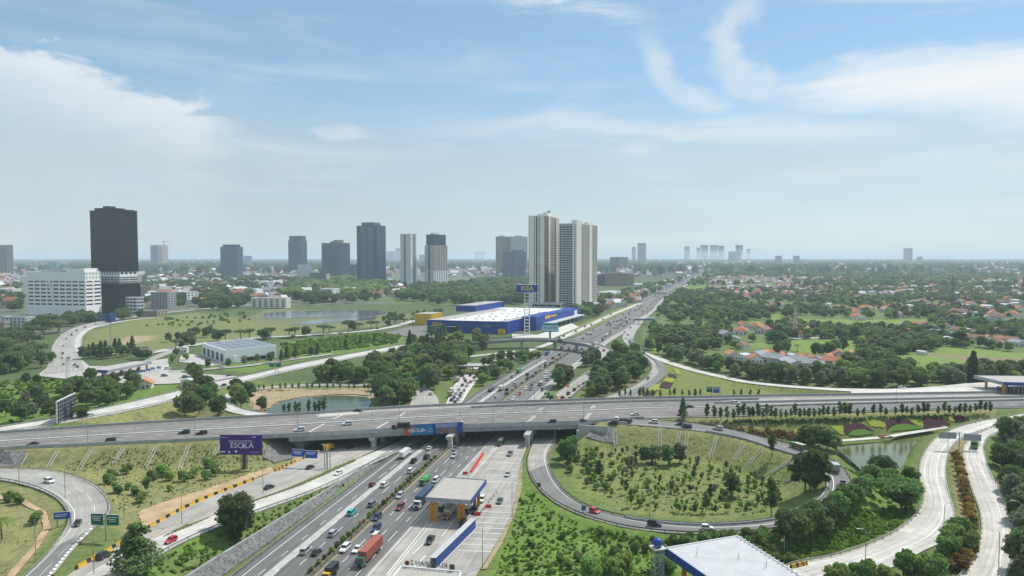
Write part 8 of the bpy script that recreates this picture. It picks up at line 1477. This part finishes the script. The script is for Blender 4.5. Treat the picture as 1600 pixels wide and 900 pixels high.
# ---- uncounted masses: points that carry real trees already standing in the scene
def mass(name, label, cat, pts, scl, src, parent=None):
    me = bpy.data.meshes.new(name); me.vertices.add(len(pts)); me.vertices.foreach_set('co', np.asarray(pts, np.float32).ravel())
    a = me.attributes.new('size', 'FLOAT', 'POINT'); a.data.foreach_set('value', np.asarray(scl, np.float32)); a = me.attributes.new('turn', 'FLOAT', 'POINT'); a.data.foreach_set('value', NR.uniform(0, 6.28, len(pts)).astype(np.float32))
    o = link(name, me); tag(o, label, cat, kind='stuff'); ng = bpy.data.node_groups.new(name, 'GeometryNodeTree'); ng.interface.new_socket('Geometry', in_out='INPUT', socket_type='NodeSocketGeometry'); ng.interface.new_socket('Geometry', in_out='OUTPUT', socket_type='NodeSocketGeometry')
    N = ng.nodes.new; gi, go = N('NodeGroupInput'), N('NodeGroupOutput'); m2p = N('GeometryNodeMeshToPoints'); iop = N('GeometryNodeInstanceOnPoints'); oi = N('GeometryNodeObjectInfo'); oi.inputs['Object'].default_value = src; oi.inputs['As Instance'].default_value = True; oi.transform_space = 'ORIGINAL'
    sa = N('GeometryNodeInputNamedAttribute'); sa.data_type = 'FLOAT'; sa.inputs[0].default_value = 'size'; ta = N('GeometryNodeInputNamedAttribute'); ta.data_type = 'FLOAT'; ta.inputs[0].default_value = 'turn'; cx_ = N('ShaderNodeCombineXYZ')
    L = ng.links.new; L(gi.outputs[0], m2p.inputs['Mesh']); L(m2p.outputs[0], iop.inputs['Points']); L(oi.outputs['Geometry'], iop.inputs['Instance']); L(ta.outputs[0], cx_.inputs[2]); L(cx_.outputs[0], iop.inputs['Rotation']); L(sa.outputs[0], iop.inputs['Scale']); L(iop.outputs[0], go.inputs[0])
    md_ = o.modifiers.new('scatter', 'NODES'); md_.node_group = ng; return o
def crown_of(key): return [c for c in protos[key].children if c.name.startswith('crown')][0]
def roads_clear(x, y, marg=3.0):
    ok = np.ones(x.shape, bool)
    for k, r in RD.items():
        if k in ('path',): continue
        d, _ = near(r, x, y); ok &= d > marg
    return ok
hx = np.array(house_xy)
def clear_houses(x, y):
    ok = np.ones(x.shape, bool)
    for a, c, r in house_xy: w = 26 + c * .022; ok &= ((x - a) / (r * .8)) ** 2 + ((y - c + w * .75) / w) ** 2 > 1
    return ok
def topx(x, y, z=0.0):
    dz = z - H; c, s = math.cos(TH), math.sin(TH); f = y * c - dz * s; u = y * s + dz * c; return 800 + F * x / f, 450 - F * u / f
def sample(n, d0, d1, polys, excl, marg=3.0):
    d = np.sqrt(NR.uniform(d0 ** 2, d1 ** 2, n)); x = d * NR.uniform(-.80, .80, n); px, py = topx(x, d); k = np.zeros(n, bool)
    for p in polys: k |= inside(p, px, py)
    for p in excl: k &= ~inside(p, px, py)
    x, d = x[k], d[k]; k = roads_clear(x, d, marg) & clear_houses(x, d); return x[k], d[k]
WOODR = [(1012, 546), (1020, 500), (1042, 470), (1062, 455), (1095, 432), (1130, 422), (1700, 420), (1700, 600), (1480, 600), (1330, 606), (1090, 572)]
EXC = [[(a, b + (5 if b > np.mean([q[1] for q in f]) else 0)) for a, b in f] for f in FIELDS] + [[(1140, 505), (1200, 500), (1205, 522), (1140, 545)], [(1140, 553), (1335, 553), (1335, 578), (1140, 578)], [(1445, 551), (1540, 556), (1700, 562), (1700, 570), (1450, 556)]]
for d0, d1, n, s0, s1, tg_ in ((470, 900, 11000, .5, 1.0, 'near'), (900, 1900, 17000, .65, 1.2, 'middle'), (1900, 4200, 12000, 1.1, 2.0, 'far')):
    x, y = sample(n, d0, d1, [WOODR], EXC if d0 < 1200 else EXC[:8])
    if d0 >= 1900: k = (np.sin(x * .006 + 1.2 * np.sin(y * .004)) + np.sin(y * .0037 + x * .002) + NR.uniform(-1.2, 1.2, len(x))) > -.3; x, y = x[k], y[k]
    else: k = (np.sin(x * .022 + 1.5 * np.sin(y * .015)) + np.sin(y * .019) + NR.uniform(-1.4, 1.4, len(x))) > -.15; x, y = x[k], y[k]
    sp_ = NR.integers(0, 4, len(x))
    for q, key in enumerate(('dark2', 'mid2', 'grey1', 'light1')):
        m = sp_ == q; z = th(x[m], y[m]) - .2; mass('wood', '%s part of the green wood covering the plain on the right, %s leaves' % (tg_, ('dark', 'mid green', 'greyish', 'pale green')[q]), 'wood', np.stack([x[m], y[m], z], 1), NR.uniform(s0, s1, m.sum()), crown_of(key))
# greenery among the city, left and far
CITYW = [[(-60, 470), (120, 430), (300, 432), (640, 446), (840, 440), (830, 476), (700, 478), (640, 470), (420, 480), (240, 492), (160, 498), (-60, 560)]]
x, y = sample(11000, 1050, 3000, CITYW, [[(380, 484), (640, 484), (640, 500), (380, 500)], [(30, 420), (225, 420), (225, 500), (30, 500)], [(390, 464), (460, 464), (460, 484), (390, 484)]]); k = (np.sin(x * .012 + np.sin(y * .01)) + np.sin(y * .011) + NR.uniform(-1.3, 1.3, len(x))) > .0
x, y = x[k], y[k]; mass('city_trees', 'dark tree belts between the buildings on the left', 'trees', np.stack([x, y, np.full(len(x), -.4)], 1), NR.uniform(1.0, 2.0, len(x)), crown_of('dark2'))
for poly, n, d0, d1, key, s0, s1, lb in (([(430, 466), (470, 446), (520, 438), (600, 438), (605, 462), (545, 470), (500, 455), (470, 466)], 2000, 1300, 2600, 'light1', 1.6, 2.4, 'tall pale green wood in front of the blue glass tower'), ([(300, 482), (310, 458), (330, 452), (395, 462), (400, 478), (330, 486)], 1000, 1000, 1900, 'dark2', .9, 1.5, 'dark grove behind the grass field'), ([(600, 464), (760, 440), (830, 440), (828, 476), (690, 478), (640, 470)], 2500, 1100, 2600, 'mid1', 1.2, 2.0, 'green wood behind the blue store'), ([(905, 490), (1000, 470), (1090, 436), (1075, 434), (985, 455), (925, 478)], 2200, 950, 3200, 'mid2', 1.0, 1.8, 'trees between the shops and the highway'), ([(895, 494), (925, 485), (940, 494), (905, 500)], 500, 850, 1150, 'mid2', 1.2, 1.8, 'tree clump at the foot of the right twin tower'), ([(60, 512), (110, 498), (225, 492), (225, 497), (120, 507), (95, 516)], 700, 850, 1150, 'dark2', .8, 1.3, 'trees at the foot of the white office block'), ([(220, 512), (260, 498), (380, 488), (390, 500), (300, 514)], 420, 850, 1200, 'lush', .6, 1.3, 'scrub patches in the grass field'), ([(600, 497), (680, 486), (700, 489), (640, 503), (590, 505)], 600, 850, 1200, 'mid1', .5, .9, 'bushes beside the lake and the store')):
    x, y = sample(n * 4, d0, d1, [poly], []); x, y = x[:n], y[:n]; len(x) and mass('grove', lb, 'grove', np.stack([x, y, np.full(len(x), -.4)], 1), NR.uniform(s0, s1, len(x)), crown_of(key))
x, y = sample(26000, 3000, 14000, [[(-200, 403), (1900, 403), (1900, 445), (-200, 445)]], [], 0); k = (np.sin(x * .0021 + np.sin(y * .0013)) + np.sin(y * .0016) + NR.uniform(-1.5, 1.5, len(x))) > -.4; x, y = x[k], y[k]; mass('far_woods', 'hazy green woods between the far city buildings', 'woods', np.stack([x, y, np.full(len(x), -.6)], 1), NR.uniform(2.2, 4.2, len(x)), crown_of('dark1'))
# scrub on the grass slopes near the camera
def scrub(poly, n, key, s0, s1, label, marg=1.2):
    poly = np.array(poly, float); px = NR.uniform(poly[:, 0].min(), poly[:, 0].max(), n * 4); py = NR.uniform(poly[:, 1].min(), poly[:, 1].max(), n * 4); k = inside(poly, px, py); px, py = px[k][:n], py[k][:n]; p = G(px, py); k = roads_clear(p[:, 0], p[:, 1], marg) & ~inside(PLAZA, p[:, 0], p[:, 1]) & ~inside(POND_R, p[:, 0], p[:, 1]); p = p[k]; p[:, 2] -= .25; mass('scrub', label, 'scrub', p, NR.uniform(s0, s1, len(p)), crown_of(key))
LOWER = [(770, 905), (790, 855), (808, 805), (818, 760), (835, 775), (870, 802), (930, 825), (1040, 845), (1040, 905)]
scrub(LOWER, 1100, 'lush', .08, .28, 'bright green scrub covering the slope beside the toll plaza'); scrub(LOWER, 70, 'bushd', .2, .5, 'darker bushes in the scrub beside the toll plaza'); scrub([(770, 905), (800, 840), (880, 820), (1040, 845), (1040, 905)], 22, 'bushd', .5, .9, 'larger dark bushes in the scrub by the bottom edge')
scrub([(1230, 878), (1240, 850), (1330, 800), (1400, 790), (1430, 800), (1390, 832), (1300, 866)], 800, 'lush', .16, .42, 'tufted green scrub on the bank above the white slip road'); scrub([(1300, 725), (1330, 735), (1400, 755), (1437, 735), (1437, 780), (1370, 790)], 250, 'lush', .15, .35, 'tufts on the grass round the pond')
scrub([(1040, 850), (1150, 836), (1225, 838), (1240, 880), (1200, 880)], 200, 'bushd', .5, 1.0, 'dark bushes round the white toll roof'); scrub([(195, 905), (300, 848), (400, 802), (560, 735), (600, 716), (560, 745), (420, 828), (320, 890)], 500, 'lush', .14, .32, 'tufts on the grass above the stone wall')
scrub([(440, 538), (560, 522), (630, 524), (620, 536), (530, 548), (450, 558)], 700, 'lush', .5, 1.1, 'bright green scrub field right of the warehouse', 2); scrub([(-20, 600), (60, 590), (110, 598), (100, 612), (40, 625), (-20, 640)], 260, 'lush', .3, .7, 'tufts on the far left lawn', 2)
scrub([(880, 715), (960, 700), (1060, 712), (1225, 765), (1200, 800), (1110, 807), (1000, 795), (930, 772)], 350, 'lush', .07, .2, 'small herbs between the saplings of the big loop'); scrub([(1130, 658), (1300, 655), (1500, 648), (1500, 652), (1300, 661), (1130, 664)], 260, 'bushd', .2, .4, 'low planting under the tree row', .8); scrub([(1060, 664), (1200, 672), (1300, 690), (1300, 700), (1200, 682), (1060, 668)], 160, 'copper', .3, .6, 'reddish low shrubs behind the big loop ramp', 1.0)
scrub([(860, 905), (900, 900), (1040, 880), (1040, 905)], 5, 'light1', .6, .8, 'pale bushes at the bottom edge')
scrub([(60, 735), (190, 702), (420, 690), (430, 735), (240, 790), (190, 800)], 1100, 'bushd', .08, .19, 'weedy tufts on the dry slope below the overpass'); scrub([(880, 700), (960, 672), (1190, 700), (1280, 745), (1240, 795), (1100, 808), (940, 790)], 1500, 'lush', .05, .13, 'weedy tufts on the grass of the big loop'); scrub([(-20, 765), (70, 790), (95, 825), (40, 890), (-20, 900)], 300, 'lush', .05, .12, 'weedy tufts inside the lower left loop')
# far city: many small blocks too distant to count
def far_city(n, d0, d1, polys, excl, name, label, hmin, hmax, smin, smax, green=0.0):
    x, y = sample(n, d0, d1, polys, excl, 4); n = len(x)
    if not n: return
    a = NR.uniform(0, 3.14, n); w = NR.uniform(smin, smax, n) / 2; d = NR.uniform(smin, smax, n) / 2; h = hmin + (hmax - hmin) * NR.random(n) ** 2.2
    c, s = np.cos(a), np.sin(a); vs = []
    for z in (np.full(n, -.8), h):
        for ax, ay in ((-1, -1), (1, -1), (1, 1), (-1, 1)): vs.append(np.stack([x + ax * w * c - ay * d * s, y + ax * w * s + ay * d * c, z], 1))
    rz = h + np.minimum(w, d) * .7
    for e in (-1, 1): vs.append(np.stack([x + e * w * .98 * c, y + e * w * .98 * s, rz], 1))
    v = np.stack(vs, 1).reshape(-1, 3); o = (np.arange(n) * 10)[:, None]
    walls = np.concatenate([o + np.array([f]) for f in ((0, 1, 5, 4), (1, 2, 6, 5), (2, 3, 7, 6), (3, 0, 4, 7))], 0); roofs = np.concatenate([o + np.array([f]) for f in ((4, 5, 9, 8), (6, 7, 8, 9), (5, 6, 9, 9)[:4], (7, 4, 8, 8))], 0)
    me = bpy.data.meshes.new(name); fl = walls.tolist() + [([q[0], q[1], q[2], q[3]] if len(set(q)) == 4 else [q[0], q[1], q[2]]) for q in roofs.tolist()]; me.from_pydata(v.tolist(), [], fl)
    pal = np.array([(.78, .78, .77), (.66, .66, .65), (.5, .5, .5), (.66, .61, .54), (.45, .46, .47)]); rp = np.array([(.36, .15, .09), (.40, .20, .11), (.42, .34, .30), (.60, .60, .60), (.36, .37, .38), (.72, .72, .72), (.5, .5, .5)])[::1 if green == 0 else -1]
    wc = pal[NR.integers(0, 5, n)] * NR.uniform(.7, 1.1, (n, 1)); rc = rp[NR.integers(0, 7 if 'village' not in name else 4, n)] * NR.uniform(.75, 1.1, (n, 1)); fc = np.concatenate([np.tile(wc, (4, 1)), np.tile(rc, (4, 1))], 0)
    lt = np.array([len(f) for f in fl]); ca = me.color_attributes.new('bcol', 'FLOAT_COLOR', 'CORNER'); ca.data.foreach_set('color', np.repeat(np.concatenate([fc, np.ones((len(fc), 1))], 1), lt, 0).astype(np.float32).ravel())
    m = mk('far_building', (.85, .85, .85), .85, .12, .15, attr='bcol'); me.materials.append(m); tag(link(name, fixn(me)), label, 'city', kind='stuff')
far_city(6500, 1150, 3000, [[(-200, 424), (400, 424), (640, 446), (640, 462), (470, 470), (300, 476), (240, 486), (-200, 540)]], [[(25, 420), (230, 420), (230, 500), (25, 500)], [(430, 436), (604, 436), (604, 452), (470, 452)]], 'city_blocks', 'low pale and red roofed city blocks on the left', 4, 13, 9, 26)
far_city(19000, 2800, 15000, [[(-300, 402), (1900, 402), (1900, 428), (1095, 428), (950, 436), (-300, 440)]], [], 'far_city', 'sprawling hazy city reaching the horizon', 5, 26, 12, 42)
far_city(9000, 1300, 4200, [[(1100, 420), (1900, 418), (1900, 472), (1120, 464)]], FIELDS, 'far_village', 'red roofed village rows in the far wooded plain', 4, 7, 9, 17)
far_city(14000, 900, 3000, [[(925, 478), (1000, 456), (1075, 434), (1085, 436), (1000, 472), (930, 490)]], [], 'roadside_shops', 'small shops along the left side of the far highway', 4, 10, 8, 20)
# ---- haze: one closed box of thin air round the scene
b = MB(); b.box(0, 21000, -1.6, 99000, 52000, 171.6, None); hz = bpy.data.meshes.new('haze'); hz.from_pydata(b.v, [], b.f); hm = bpy.data.materials.new('haze'); hm.use_nodes = True; t = hm.node_tree; t.nodes.remove(t.nodes['Principled BSDF']); pv = t.nodes.new('ShaderNodeVolumePrincipled'); pv.inputs['Color'].default_value = (.73, .87, 1.0, 1); pv.inputs['Density'].default_value = 0.000094; pv.inputs['Anisotropy'].default_value = 0.1
t.links.new(pv.outputs[0], t.nodes['Material Output'].inputs['Volume']); hz.materials.append(hm); ho = link('haze', fixn(hz)); tag(ho, 'thin pale haze filling the air over the plain', 'haze', kind='stuff')

# ---- tell alike things apart by where they stand, when there are few enough to count along
bpy.context.view_layer.update(); by = {}
for o in COL.objects:
    if o.parent is None and 'group' in o: by.setdefault((o['group'], o['label']), []).append(o)
for (g_, l_), os_ in by.items():
    if 1 < len(os_) <= 24 and len(l_.split()) <= 12:
        for k, o in enumerate(sorted(os_, key=lambda o: o.location.x / max(1, o.location.y))): o['label'] = l_ + ', ' + (ORD[k] if k < len(os_) - 1 or len(os_) > 9 else 'last') + ' from the left' if k < len(os_) - 1 or len(os_) > 9 else l_ + ', rightmost of its group'
